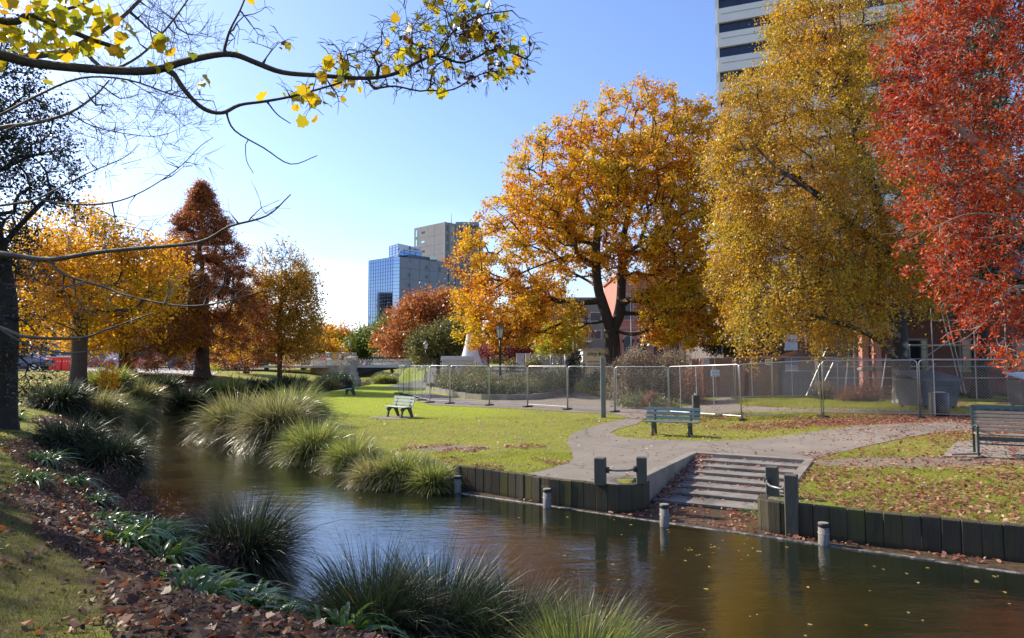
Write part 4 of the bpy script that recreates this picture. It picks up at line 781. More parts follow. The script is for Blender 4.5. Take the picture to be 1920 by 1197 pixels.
og = D(1447, 679, 40); t = thing('digger_arm', 'orange digger arm resting behind the rear fence', 'digger', (og[0] - .7, 41.5, .5)); MB().box((.9, .6, 1.95), (1.5, .9, .5)).build('engine_cover', M('digger_orange', (.55, .16, .02), None, 1, .45), t, bevel=.05); MB().box((.9, .6, .8), (1.3, 1.1, 1.8)).build('body', M('digger_dark', (.08, .06, .05), None, 1, .6), t, bevel=.04); MB().bar((1.6, .4, 2.0), (3.0, .4, 2.4), .2).build('boom', bpy.data.materials['digger_orange'], t)
rb_ = thing('brick_building', 'dark red brick building behind the birch trunk and the red tree', 'building', (21.5, 40, .4)); m_brick = newmat('red_brick'); tt = NT(m_brick)
bt = tt.n('ShaderNodeTexBrick', {'Vector': tt.n('ShaderNodeMapping', {'Vector': tt.obj(), 'Rotation': (R_(90), 0, 0)}).outputs[0], 'Color1': (.11, .032, .022, 1), 'Color2': (.16, .05, .034, 1), 'Mortar': (.2, .15, .12, 1), 'Scale': 4.0, 'Mortar Size': .012}).outputs[0]; tt.out(tt.n('ShaderNodeBsdfPrincipled', {'Base Color': bt, 'Roughness': .9}).outputs[0])
MB().box((14, 5.2, 3.4), (28, 10, 6.8)).build('wall', m_brick, rb_); MB().prism([(-.6, -.6), (28.6, -.6), (28.6, 10.6), (-.6, 10.6)], 6.8, 7.05).build('eaves', M('eaves', (.16, .10, .08), None, 1, .8), rb_)
rf = MB(); v = [rf.bm.verts.new(c) for c in ((-.6, -.6, 7.05), (28.6, -.6, 7.05), (28.6, 10.6, 7.05), (-.6, 10.6, 7.05), (4, 5, 10.4), (24, 5, 10.4))]; [rf.bm.faces.new([v[i] for i in q]) for q in ((0, 1, 5, 4), (1, 2, 5), (2, 3, 4, 5), (3, 0, 4))]; rf.build('roof', M('slate', (.05, .045, .05), (.08, .075, .08), 2, .7), rb_)
for k in range(8):
    f = MB().box((2.8 + k * 3.2, .12, 2.3), (1.3, .2, 2.0)).build('window', M('cream_frame', (.22, .20, .16), None, 1, .6) if k == 0 else bpy.data.materials['cream_frame'], rb_); MB().box((2.8 + k * 3.2, .0, 2.3), (1.05, .06, 1.75)).build('pane', m_dark_glass, f)
po_ = thing('brick_porch', 'sunlit pink brick gate pillars in front of the brick building', 'pillar', (D(1620, 700, 36.5)[0], 36.5, .35))
for x in (0, .72): MB().box((x, 0, 1.75), (.34, .4, 3.5)).build('column', M('pink_brick', (.42, .16, .12), (.5, .22, .17), 4, .85) if x == 0 else bpy.data.materials['pink_brick'], po_, bevel=.02); MB().box((x, 0, 1.75 - .2), (.5, .5, .16)).build('band', m_kerb, po_, bevel=.02)
MB().box((.36, 0, 3.62), (1.4, .7, .25)).build('lintel', bpy.data.materials['pink_brick'], po_, bevel=.03)
sc_ = thing('scaffolding', 'steel tube scaffolding with planks in front of the brick building', 'scaffolding', (16.5, 35.5, .3))
pale = M('scaffold_tube', (.26, .25, .24), (.36, .34, .32), 5, .45, metal=.5)
for x in (0.3, 2.1, 4.3, 5.0, 6.4, 8.2, 10.0, 11.8, 13.6): MB().cyl((x, (x * 7 % 3) * .3, 0), (x, (x * 7 % 3) * .3, 5.6 if x > 5.5 else 2.9), .03, n=8).build('upright', pale, sc_)
for z in (1.15, 1.75, 2.15, 2.85, 4.2, 5.4): MB().cyl((0 if z < 3 else 6, -.1, z), (13.8, -.1, z), .026, n=8).build('ledger', pale, sc_)
for (x0, z0, x1, z1) in ((-1.0, .2, .2, 2.8), (-.4, .2, .5, 2.0), (1.0, .1, 1.35, 2.7), (2.9, .1, 3.3, 2.4), (3.5, .3, 4.2, 2.7), (5.0, 2.0, 6.6, 3.1), (4.4, .9, 5.9, 1.9), (7.2, .4, 6.2, 5.2), (7.4, .3, 6.4, 5.4)): MB().cyl((x0, -.2, z0), (x1, -.2, z1), .03, n=8).build('brace', pale, sc_)
MB().box((1.2, .1, 2.93), (3.2, .5, .05)).box((6.5, .1, 2.9), (3.8, .5, .05)).box((8.5, .1, 5.46), (4, .5, .05)).build('plank', M('plank', (.3, .26, .2), None, 1, .8), sc_)
# bins
m_bin = M('bin_grey', (.05, .05, .06), (.08, .08, .095), 1.5, .55)
def skip(label, loc, rot, w, d, h, body, lidm):
    t = thing('waste_bin', label, 'bin', loc, rot); m = MB(); b = [(-w * .42, -d * .42), (w * .42, -d * .42), (w * .42, d * .42), (-w * .42, d * .42)]; tp = [(-w / 2, -d / 2), (w / 2, -d / 2), (w / 2, d / 2), (-w / 2, d / 2)]
    vb = [m.bm.verts.new((x, y, .14)) for x, y in b]; vt = [m.bm.verts.new((x, y, h)) for x, y in tp]; m.bm.faces.new(vb[::-1]); m.bm.faces.new(vt)
    for i in range(4): m.bm.faces.new((vb[i], vb[(i + 1) % 4], vt[(i + 1) % 4], vt[i]))
    m.build('body', body, t, bevel=.03); MB().box((0, -d / 2 - .01, h - .06), (w + .08, .06, .12)).build('rim', body, t, bevel=.01)
    m = MB(); a = [(-w / 2 - .03, -d / 2 - .04, h), (w / 2 + .03, -d / 2 - .04, h), (w / 2 + .03, d / 2, h + .28), (-w / 2 - .03, d / 2, h + .28)]; va = [m.bm.verts.new(p) for p in a]; vb = [m.bm.verts.new((p[0], p[1], p[2] + .05)) for p in a]; m.bm.faces.new(va[::-1]); m.bm.faces.new(vb); [m.bm.faces.new((va[i], va[(i + 1) % 4], vb[(i + 1) % 4], vb[i])) for i in range(4)]; m.build('lid', lidm, t)
    for x in (-w * .38, w * .38):
        for y in (-d * .36, d * .36): MB().cyl((x - .03, y, .07), (x + .03, y, .07), .07).build('wheel', m_black, t)
    MB().cyl((-w * .3, -d / 2 - .07, h * .8), (w * .3, -d / 2 - .07, h * .8), .015).build('handle', m_black, t)
skip('large dark grey wheeled bin with sloping lid behind the fence', (17.6, 28.4, .3), R_(14), 2.05, 1.5, 1.28, m_bin, m_bin)
skip('paler grey wheeled bin with white lid at the right edge behind the fence', (22.4, 28.6, .3), R_(4), 1.9, 1.2, 1.2, M('bin_pale', (.20, .175, .17), (.24, .21, .20), 1, .6), m_white)
lb = thing('litter_bin', 'round black litter bin with timber slats just behind the fence', 'litter bin', (15.6, 24.6, .28)); MB().lathe((.08, 0, 0), [(.28, 0), (.3, .05), (.3, .86), (.27, .88)], 20).build('drum', m_black, lb); MB().lathe((.08, 0, .88), [(.2, 0), (.19, .03)], 16).build('rim', m_metal, lb); sl_ = MB(); [sl_.box((-.32 + k * .1, -.08 - k * .09, .44), (.07, .03, .88), rz=R_(-30)) for k in range(2)]; sl_.build('timber_slat', M('slat_tan', (.30, .22, .15), (.38, .3, .2), 4, .8), lb)
# skyline mast
ms = D(675, 560, 300); t = thing('radio_mast', 'thin distant mast on the skyline left of the glass office', 'mast', (ms[0], 300, 0)); MB().cyl((0, 0, 0), (0, 0, D(675, 568, 300)[2]), .22, .1, 6).build('shaft', m_metal, t); MB().cyl((-3, 0, D(675, 618, 300)[2]), (3, 0, D(675, 618, 300)[2]), .1, n=6).build('crossarm', m_metal, t)

# far woodland on the skyline, beyond the last street
rg_ = np.random.RandomState(77); n = 5200; th_ = rg_.uniform(-.95, 1.0, n); dd_ = rg_.uniform(300, 430, n); X = np.sin(th_) * dd_; Y = np.cos(th_) * dd_; top = 7.5 + 3.5 * np.sin(th_ * 23) * np.sin(th_ * 51 + 1) + 2.5 * np.sin(th_ * 97); Z = rg_.uniform(0, 1, n) ** .7 * top
FARC = np.stack([X, Y, Z], 1)
# ---------------- vegetation kit ----------------
def unit(v): return v / (np.linalg.norm(v, axis=-1, keepdims=True) + 1e-9)
DIAM = [(-.5, 0), (0, -.32), (.5, 0), (0, .32)]
OVAL = [(-.5, 0), (-.2, -.26), (.2, -.24), (.5, 0), (.2, .24), (-.2, .26)]
NEEDLE = [(-.5, 0), (0, -.13), (.5, 0), (0, .13)]
MAPLE = [(-.36, 0), (-.44, -.16), (-.34, -.30), (-.24, -.47), (-.06, -.36), (.06, -.40), (.24, -.36), (.26, -.18), (.40, -.10), (.52, 0), (.38, .11), (.27, .20), (.22, .38), (.04, .37), (-.08, .40), (-.24, .46), (-.33, .28), (-.45, .17)]
def leaves(name, C, size, shape, mat, parent, rng, updir=None, bias=.6, var=.35, fold=.12):
    C = np.asarray(C, float); n = len(C); N = rng.normal(size=(n, 3)); 
    if updir is not None: N = unit(N) * (1 - bias) + np.asarray(updir) * bias
    N = unit(N); T = unit(np.cross(N, rng.normal(size=(n, 3)))); B = np.cross(N, T); s = size * (1 + var * rng.uniform(-1, 1, n)); S = np.array(shape); k = len(S)
    z = fold * (np.abs(S[:, 1]) * 2 - .3)
    V = C[:, None, :] + s[:, None, None] * (S[None, :, 0, None] * T[:, None, :] + S[None, :, 1, None] * B[:, None, :] + z[None, :, None] * N[:, None, :])
    return npmesh(name, V.reshape(-1, 3), np.arange(n * k).reshape(n, k), mat, parent)
def tubes(A, B, ra, rb, sides=5):
    A = np.asarray(A, float); B = np.asarray(B, float); d = unit(B - A); ref = np.where(np.abs(d[:, 2:3]) > .9, np.array([[1., 0, 0]]), np.array([[0, 0, 1.]])); x = unit(np.cross(d, ref)); y = np.cross(d, x)
    an = np.arange(sides) * 2 * np.pi / sides; ring = x[:, None, :] * np.cos(an)[None, :, None] + y[:, None, :] * np.sin(an)[None, :, None]
    V = np.concatenate([A[:, None, :] + ring * np.asarray(ra)[:, None, None], B[:, None, :] + ring * np.asarray(rb)[:, None, None]], 1).reshape(-1, 3); b = np.arange(len(A))[:, None, None] * (2 * sides); k = np.arange(sides); k2 = (k + 1) % sides
    return V, (b + np.stack([k, k2, k2 + sides, k + sides], 1)[None]).reshape(-1, 4)
def tubemesh(name, A, B, ra, rb, mat, parent, thr=.04):
    A = np.asarray(A, float); B = np.asarray(B, float); ra = np.asarray(ra, float); rb = np.asarray(rb, float); big = ra > thr; Vs = []; Fs = []; o = 0
    for m, sd in ((big, 9), (~big, 4)):
        if m.any(): V, Fq_ = tubes(A[m], B[m], ra[m], rb[m], sd); Vs.append(V); Fs.append(Fq_ + o); o += len(V)
    return npmesh(name, np.concatenate(Vs), np.concatenate(Fs), mat, parent)
def skeleton(stems, clusters, rng, r_tip=.012, seg=.6, r_base=.5, bow=.15, straight=.25, srad=None):
    sr = []
    """stems: list of polylines (first is the trunk, others start on it). clusters: points to reach."""
    pos = []; par = []; plen = []
    for si, s in enumerate(stems):
        s = [np.array(p, float) for p in s]
        if len(s) > 2:
            q = [2 * s[0] - s[1]] + s + [2 * s[-1] - s[-2]]; s = [.5 * (2 * q[i] + (q[i + 1] - q[i - 1]) * f + (2 * q[i - 1] - 5 * q[i] + 4 * q[i + 1] - q[i + 2]) * f * f + (3 * q[i] - q[i - 1] - 3 * q[i + 1] + q[i + 2]) * f ** 3) for i in range(1, len(q) - 2) for f in (0, .25, .5, .75)] + [s[-1]]
        dense = []
        for a, b in zip(s, s[1:]):
            n = max(1, int(round(np.linalg.norm(b - a) / seg))); dense += [a + (b - a) * k / n for k in range(n)]
        dense.append(s[-1])
        if si == 0: prev = -1; st = 0
        else: prev = int(np.argmin(np.linalg.norm(np.array(pos) - dense[0], axis=1))); st = 1
        for qi, p in enumerate(dense[st:]):
            sr.append((srad[si][0] + (srad[si][1] - srad[si][0]) * (qi / max(1, len(dense) - 1)) ** .8) if srad and srad[si] else 0)
            pos.append(p); par.append(prev); plen.append(0 if prev < 0 else plen[prev] + np.linalg.norm(p - pos[prev])); prev = len(pos) - 1
    cap = len(pos) + len(clusters) * 40; P = np.zeros((cap, 3)); PL = np.zeros(cap); n = len(pos); P[:n] = pos; PL[:n] = plen; root = P[0].copy()
    ok = np.zeros(cap, bool); zmin = stems[0][0][2] + .18 * (max(s[-1][2] for s in stems) - stems[0][0][2]); ok[:n] = P[:n, 2] > zmin
    order = np.argsort(np.linalg.norm(clusters - P[:n].mean(0), axis=1) + rng.uniform(0, 1.2, len(clusters))); ends = []
    for ci in order:
        c = clusters[ci]; d = np.linalg.norm(P[:n] - c, axis=1) + straight * PL[:n]; d[~ok[:n]] += 50; j = int(np.argmin(d)); v = c - P[j]; L = np.linalg.norm(v); k = max(1, int(math.ceil(L / seg))); off = rng.normal(size=3) * bow * L; off[2] -= .06 * L
        prev = j
        for q in range(1, k + 1):
            f = q / k; p = P[j] + v * f + off * (f * (1 - f)) * 1.5 + (rng.normal(size=3) * .04 * seg if q < k else 0)
            if n >= cap: break
            P[n] = p; PL[n] = PL[prev] + np.linalg.norm(p - P[prev]); par.append(prev); ok[n] = True; prev = n; n += 1
        ends.append(prev)
    par = np.array(par); cnt = np.zeros(n); isleaf = np.ones(n, bool); isleaf[par[par >= 0]] = False; cnt[isleaf] = 1
    for i in range(n - 1, 0, -1):
        if par[i] >= 0: cnt[par[i]] += cnt[i]
    e = math.log(max(2, cnt.max())) / math.log(r_base / r_tip); r = r_tip * cnt ** (1 / e)
    for i, v in enumerate(sr):
        if v: r[i] = v
    if srad:
        for i in range(len(sr), n): r[i] = min(r[i], r[par[i]] * .75)
    return P[:n], par, r, np.array(ends)
def tree(name, label, base, rng, stems, clusters, leafn, leafs, shape, lmat, bmat, sig=.45, r_base=.5, r_tip=.012, seg=.6, twigs=3, twl=.5, twr=.006, hang=0., group=None, cat='tree', bare=None, bias=.35, bow=.15, straight=.25, flare=1.5, updir=(0, 0, 1), tname='trunk', cname='crown', lvar=.4, flat=1.0, srad=None, carve=None):
    if carve:
        q = clusters * carve[0]; nv = np.sin(q[:, 0] + 1.7 * np.sin(q[:, 2] * .8)) * np.sin(q[:, 1] * 1.1 + q[:, 2] * .7 + 1) + .6 * np.sin(q[:, 0] * 1.9 + q[:, 2] * 2.1 + 2) * np.cos(q[:, 1] * 1.7 - q[:, 2]); clusters = clusters[nv > carve[1]]
    base = np.array(base, float); t = thing(name, label, cat, base, 0, group); P, par, r, ends = skeleton([[np.array(p) - base for p in s] for s in stems], clusters - base, rng, r_tip, seg, r_base, bow, straight, srad)
    m = par >= 0; A = P[par[m]]; B = P[m]; ra = r[par[m]]; rb = r[m]; h = A[:, 2]; ra = np.minimum(ra, rb * 1.6 + .01) * (1 + (flare - 1) * np.exp(-np.clip(h, 0, 9) / (r_base * 1.5))); rb = rb * (1 + (flare - 1) * np.exp(-np.clip(B[:, 2], 0, 9) / (r_base * 1.5)))
    thick = rb > r_base * .22
    A = A - (B - A) * .03
    tubemesh(tname, A[thick], B[thick], ra[thick], rb[thick], bmat, t)
    E = P[ends]; ne = len(E); cen = E.mean(0)
    # twigs
    K = twigs; a = np.repeat(E, K, 0); gd = unit(E - P[par[ends]]).repeat(K, 0); out = unit(unit(a - cen) * .35 + gd * .8 + rng.normal(size=a.shape) * .5 + np.array([0, 0, -hang * 1.2 + .15])); L = twl * rng.uniform(.5, 1.3, len(a)); b = a + out * L[:, None]; b[:, 2] -= hang * L * .8
    tA, tB = a, b
    if hang > 0: mid = (a + b) / 2 + np.array([0, 0, .12]) * L[:, None]; tA = np.concatenate([a, mid]); tB = np.concatenate([mid, b])
    thin = ~thick
    tubemesh('branches', np.concatenate([A[thin], tA]), np.concatenate([B[thin], tB]), np.concatenate([ra[thin], np.full(len(tA), twr * 1.4)]), np.concatenate([rb[thin], np.full(len(tB), twr)]), bmat, t, thr=.05)
    keep = np.ones(ne, bool) if bare is None else ~bare(E + base)
    pe = rng.uniform(0, 1, (ne, 1)).repeat(leafn, 1) if False else None
    ie = np.where(keep)[0]
    q = rng.randint(0, K, (len(ie), leafn)); f = rng.uniform(0, 1.1, (len(ie), leafn, 1)); src = a.reshape(ne, K, 3)[ie[:, None], q]; dst = b.reshape(ne, K, 3)[ie[:, None], q]
    C = src + (dst - src) * f + rng.normal(size=src.shape) * sig * np.array([1, 1, flat]); C = C.reshape(-1, 3)
    if len(C): leaves(cname, C, leafs, shape, lmat, t, rng, updir=updir, bias=bias, var=lvar)
    return t, P + base, ends
def sample_ell(n, ells, rng, shell=.55, zpow=1):
    """points in a union of ellipsoids (cx,cy,cz,rx,ry,rz,weight)"""
    w = np.array([e[3] * e[4] * e[5] * (e[6] if len(e) > 6 else 1) for e in ells]); w = w / w.sum(); out = []
    for e, k in zip(ells, rng.multinomial(n, w)):
        d = unit(rng.normal(size=(k, 3))); r = rng.uniform(shell ** 3, 1, k) ** (1 / 3); r = np.where(rng.uniform(size=k) < .25, rng.uniform(.2, 1, k), r)
        out.append(np.array(e[:3]) + d * r[:, None] * np.array(e[3:6]))
    return np.concatenate(out)
def tussock(label, base, rng, n, L, r0, mat, spread=1.0, w=.006, droop=.9, segs=5, fan=.17, elm=1.15, group='grass tussocks along the river banks', lift=.0, skirt=.35, wind=(0, 0)):
    t = thing('grass_tussock', label, 'grass tussock', base, 0, group)
    tot = n
    for (n, mat, elm, bn) in ((tot, mat, elm, 'blades'), (int(tot * .13), L_straw, elm - .3, 'dead_blades')):
     a = rng.uniform(0, 2 * np.pi, n); rr = r0 * np.sqrt(rng.uniform(0, 1, n)); root = np.stack([rr * np.cos(a), rr * np.sin(a), rng.uniform(-.05, .12, n) * L + lift], 1)
     a2 = a + rng.normal(0, .35, n); el = np.clip(rng.normal(elm, .25, n), .35, 1.55) if spread <= 1 else np.clip(rng.normal(.9, .3, n), .2, 1.5); lowb = rng.uniform(size=n) < skirt; el = np.where(lowb, rng.uniform(.1, .8, n), el)
     hd = np.stack([np.cos(a2), np.sin(a2), np.zeros(n)], 1); d0 = hd * np.cos(el)[:, None] + np.array([wind[0], wind[1], 0]); d0[:, 2] = np.sin(el); d0 = unit(d0); Ln = L * rng.uniform(.55, 1.15, n) * np.where(lowb, .62, 1) * (1 + .25 * (rng.uniform(size=n) < .06))
     ts = np.linspace(0, 1, segs + 1); dr = droop * rng.uniform(.7, 1.3, n) * (.22 + .62 * (1.5 - el))
     C = root[:, None, :] + d0[:, None, :] * (ts[None, :, None] * Ln[:, None, None]); C = C + hd[:, None, :] * (ts ** 2.3 * fan)[None, :, None] * Ln[:, None, None]; C[:, :, 2] -= (ts ** 2.6)[None, :] * (Ln * dr)[:, None]
     side = unit(np.cross(d0, rng.normal(size=(n, 3)) * .6 + np.array([0, 0, 1]))); ww = (w * rng.uniform(.7, 1.3, n))[:, None, None] * np.array([1.0] * (segs - 1) + [.7, .12])[None, :, None][:, :segs + 1]
     V = np.stack([C - side[:, None, :] * ww, C + side[:, None, :] * ww], 2).reshape(-1, 3); b = (np.arange(n) * (segs + 1) * 2)[:, None, None]; k = np.arange(segs)[None, :, None] * 2
     npmesh(bn, V, (b + k + np.array([0, 1, 3, 2])[None, None]).reshape(-1, 4), mat, t)
    m = MB(); bmesh.ops.create_icosphere(m.bm, subdivisions=3, radius=1)
    for v in m.bm.verts: v.co = Vector((v.co.x * r0 * 1.15, v.co.y * r0 * 1.15, max(-.25, v.co.z * L * .32 * (1 + .3 * math.sin(v.co.x * 9 + v.co.y * 7))) + lift * .5))
    m.build('thatch', m_thatch, t); return t
m_thatch = M('thatch', (.05, .042, .022), (.10, .08, .045), 14, .95, bump=1, bscale=40, stretch=(6, 6, 1))
def strap_clump(label, base, rng, n, L, mat, w=.03, r0=.18, name='strap_leaf_plant', group='broad leaved clumps on the near bank', cat='plant'):
    t = thing(name, label, cat, base, 0, group); a = rng.uniform(0, 2 * np.pi, n); rr = r0 * np.sqrt(rng.uniform(0, 1, n)); root = np.stack([rr * np.cos(a), rr * np.sin(a), np.zeros(n)], 1); a2 = a + rng.normal(0, .6, n); el = rng.uniform(.5, 1.45, n); hd = np.stack([np.cos(a2), np.sin(a2), 0 * a], 1)
    d0 = hd * np.cos(el)[:, None]; d0[:, 2] = np.sin(el); Ln = L * rng.uniform(.5, 1.15, n); segs = 6; ts = np.linspace(0, 1, segs + 1); C = root[:, None, :] + d0[:, None, :] * (ts[None, :, None] * Ln[:, None, None]) + hd[:, None, :] * (ts ** 2 * .3)[None, :, None] * Ln[:, None, None]; C[:, :, 2] -= (ts ** 2.3)[None] * (Ln * rng.uniform(.5, 1.1, n))[:, None]
    side = unit(np.cross(d0, np.array([0, 0, 1.]) + rng.normal(size=(n, 3)) * .3)); prof = np.array([.5, .85, 1, .95, .8, .5, .04]); ww = (w * rng.uniform(.7, 1.2, n))[:, None, None] * prof[None, :, None]
    V = np.stack([C - side[:, None, :] * ww, C - np.array([0, 0, .25]) * ww, C + side[:, None, :] * ww], 2).reshape(-1, 3); b = (np.arange(n) * (segs + 1) * 3)[:, None, None]; k = np.arange(segs)[None, :, None] * 3
    f1 = (b + k + np.array([0, 1, 4, 3])[None, None]).reshape(-1, 4); f2 = (b + k + np.array([1, 2, 5, 4])[None, None]).reshape(-1, 4); npmesh('leaves', V, np.concatenate([f1, f2]), mat, t); return t
def shrub(name, label, ells, rng, n, ls, lmat, bmat, shape=OVAL, twigs=120, cat='shrub', group=None, sig=.1, flowers=None, shell=.6, tw=.006, wild=.25):
    c = np.array(ells[0][:3], float); z0 = ground(c[0], c[1]); t = thing(name, label, cat, (c[0], c[1], z0), 0, group); o = np.array([c[0], c[1], z0])
    P = sample_ell(n, ells, rng, shell) - o + rng.normal(size=(n, 3)) * sig; P[:, 2] += .12 * np.sin(P[:, 0] * 4.1 + 1) * np.cos(P[:, 1] * 3.3); P = P[P[:, 2] > -.1]
    leaves('foliage', P, ls, shape, lmat, t, rng, updir=(0, 0, 1), bias=.25)
    E = sample_ell(twigs, ells, rng, .85) - o; E = E + rng.normal(size=E.shape) * wild; R0 = np.array([c[0], c[1], z0]) - o + np.stack([rng.uniform(-.7, .7, twigs) * ells[0][3], rng.uniform(-.6, .6, twigs) * ells[0][4], np.zeros(twigs)], 1) * .8; mid = (R0 * .45 + E * .55) + rng.normal(size=E.shape) * .15; mid[:, 2] -= .1
    tubemesh('stems', np.concatenate([R0, mid]), np.concatenate([mid, E]), np.full(2 * twigs, tw * 1.6), np.full(2 * twigs, tw), bmat, t)
    if flowers: Fp = sample_ell(flowers[0], ells, rng, .95) - o; Fp = Fp[Fp[:, 2] > .2]; leaves('flowers', np.repeat(Fp, 7, 0) + rng.normal(size=(len(Fp) * 7, 3)) * .035, flowers[1], OVAL, flowers[2], t, rng)
    return t
# leaf colours
L_chest = leafmat('leaf_chestnut', [(0, (.28, .07, .008)), (.22, (.52, .17, .01)), (.48, (.62, .33, .014)), (.75, (.56, .40, .018)), (1, (.30, .30, .02))], .42, clump=.33, nmix=.62)
L_birch = leafmat('leaf_birch', [(0, (.24, .09, .010)), (.25, (.46, .20, .012)), (.5, (.54, .33, .016)), (.8, (.44, .35, .022)), (1, (.20, .20, .025))], .42, clump=.45, nmix=.5, spec=.6)
L_red = leafmat('leaf_red', [(0, (.06, .010, .006)), (.25, (.26, .020, .007)), (.6, (.54, .060, .009)), (.82, (.56, .15, .018)), (1, (.40, .22, .10))], .32, clump=.7, nmix=.35, spec=.3, rough=.5)
L_yel = leafmat('leaf_yellow', [(0, (.26, .08, .006)), (.3, (.55, .24, .008)), (.6, (.62, .36, .012)), (.85, (.40, .32, .018)), (1, (.18, .19, .02))], .5, clump=.35, nmix=.6)
L_rust = leafmat('leaf_rust', [(0, (.13, .042, .016)), (.4, (.28, .09, .025)), (.75, (.44, .16, .032)), (1, (.50, .24, .04))], .45, clump=.5, nmix=.5)
L_thin = leafmat('leaf_thin_brown', [(0, (.26, .11, .018)), (.5, (.46, .26, .025)), (1, (.55, .38, .035))], .4, clump=.3)
L_dark = leafmat('leaf_dark_green', [(0, (.010, .016, .008)), (.6, (.024, .036, .014)), (1, (.06, .07, .025))], .15, spec=.6, clump=1.0)
L_green = leafmat('leaf_green', [(0, (.05, .08, .012)), (.5, (.11, .15, .02)), (1, (.20, .21, .03))], .4, clump=.5)
L_lime = leafmat('leaf_lime', [(0, (.22, .22, .02)), (.5, (.38, .36, .03)), (1, (.50, .42, .04))], .5, clump=.5)
L_orange = leafmat('leaf_orange', [(0, (.20, .06, .02)), (.5, (.36, .12, .03)), (1, (.44, .20, .04))], .4, clump=.35)
L_olive = leafmat('leaf_olive', [(0, (.06, .06, .02)), (.5, (.13, .13, .035)), (1, (.22, .17, .04))], .4, clump=.5)
L_crim = leafmat('leaf_crimson', [(0, (.16, .03, .03)), (.5, (.28, .06, .05)), (1, (.22, .12, .08))], .35, clump=.5)
L_syc = leafmat('leaf_sycamore', [(0, (.22, .08, .01)), (.25, (.50, .30, .012)), (.5, (.50, .40, .015)), (.75, (.28, .30, .02)), (1, (.10, .14, .02))], .5, clump=.9, nmix=.4, spec=.3)
L_dead = leafmat('seed_brown', [(0, (.05, .022, .012)), (.6, (.12, .05, .02)), (1, (.2, .09, .03))], .3)
L_blade_d = leafmat('blade_dark', [(0, (.018, .030, .013)), (.55, (.042, .064, .024)), (.9, (.085, .10, .042)), (1, (.19, .17, .09))], .22, rough=.42, clump=2, nmix=.2, spec=.45)
L_blade_g = leafmat('blade_gold', [(0, (.07, .08, .025)), (.4, (.18, .18, .055)), (.8, (.34, .30, .12)), (1, (.50, .40, .22))], .4, rough=.35, clump=2, nmix=.35, spec=.6)
L_blade_b = leafmat('blade_bright', [(0, (.08, .11, .022)), (.5, (.22, .26, .05)), (.85, (.36, .33, .11)), (1, (.48, .40, .20))], .4, rough=.35, clump=2, nmix=.35, spec=.6)
L_straw = leafmat('dead_straw', [(0, (.10, .07, .035)), (.6, (.22, .16, .09)), (1, (.36, .28, .18))], .3, rough=.7, clump=2)
L_strap = leafmat('strap_green', [(0, (.03, .075, .012)), (.5, (.085, .16, .022)), (1, (.20, .25, .04))], .3, rough=.3, clump=3, nmix=.3, spec=.7)
L_rose = leafmat('rose_foliage', [(0, (.05, .07, .03)), (.4, (.13, .15, .05)), (.7, (.24, .22, .10)), (1, (.32, .20, .10))], .35, clump=1.2, nmix=.5)
L_hedge = leafmat('hedge_green', [(0, (.02, .05, .02)), (.6, (.05, .09, .03)), (1, (.12, .14, .05))], .25, clump=1.5)
L_brush = leafmat('dry_brush', [(0, (.10, .06, .035)), (.4, (.20, .15, .09)), (.75, (.34, .27, .18)), (1, (.44, .38, .28))], .35, clump=1.3, nmix=.5)
L_brushr = leafmat('red_brush', [(0, (.12, .04, .03)), (.5, (.24, .09, .05)), (1, (.36, .2, .13))], .35, clump=1.3)
L_petal = M('rose_petal', (.6, .03, .08), (.7, .1, .12), 3, .5)
# ---------------- trees ----------------
def EL(px, py, Y, rx, rz, ry, w=1.0): c = D(px, py, Y); return (c[0], c[1], c[2], rx * Y / F, ry, rz * Y / F, w)
def PL(Y, *pts): return [D(p[0], p[1], (p[2] if len(p) > 2 else Y)) for p in pts]
def gb_(px, Y): x = D(px, 680, Y)[0]; return np.array([x, Y, ground(x, Y) - .1])
R = np.random.RandomState
# big chestnut
Y = 52; b = gb_(1149, Y)
st_ = [[b] + PL(Y, (1148, 640), (1140, 600), (1124, 550), (1118, 500, 51.5), (1122, 420, 51), (1140, 330, 51), (1160, 250, 52), (1180, 190, 52)),
       PL(Y, (1146, 625), (1162, 585, 52.5), (1166, 520, 53), (1170, 440, 53.5), (1195, 350, 54), (1230, 270, 54), (1260, 200, 53)),
       PL(Y, (1118, 500, 51.5), (1080, 480, 49.5), (1020, 495, 48), (960, 520, 47)), PL(Y, (1124, 540), (1090, 520, 54), (1000, 470, 57), (930, 420, 58)),
       PL(Y, (1168, 480, 53), (1230, 440, 50), (1290, 410, 48), (1330, 400, 47)), PL(Y, (1166, 560), (1230, 570, 50), (1300, 590, 48)), PL(Y, (1120, 430), (1060, 370, 50), (1000, 320, 50)), PL(Y, (1122, 420), (1080, 330, 55), (1060, 260, 56))]
cl_ = sample_ell(2350, [EL(1195, 275, 52, 150, 112, 5.5), EL(1065, 350, 52, 118, 120, 6), EL(1290, 320, 52, 72, 130, 5), EL(985, 465, 51, 118, 105, 6), EL(1180, 400, 52, 175, 130, 8.5), EL(1290, 500, 51, 78, 120, 6), EL(945, 580, 49, 92, 72, 5, 1.7), EL(915, 625, 49, 60, 30, 3, 1.6), EL(1030, 600, 51, 80, 42, 5), EL(1285, 595, 50, 88, 58, 6, 1.9), EL(1225, 585, 49.5, 52, 58, 3.5, 2.2), EL(1290, 540, 50, 70, 60, 4, 1.5), EL(885, 510, 50, 42, 62, 3)], R(3), .66); cl_ = cl_[~((np.abs((cl_[:, 0] / cl_[:, 1] * F + 960) - 1150) < 48) & ((2.25 - cl_[:, 2]) / cl_[:, 1] * F + 680 > 545) & (cl_[:, 1] < 54))]
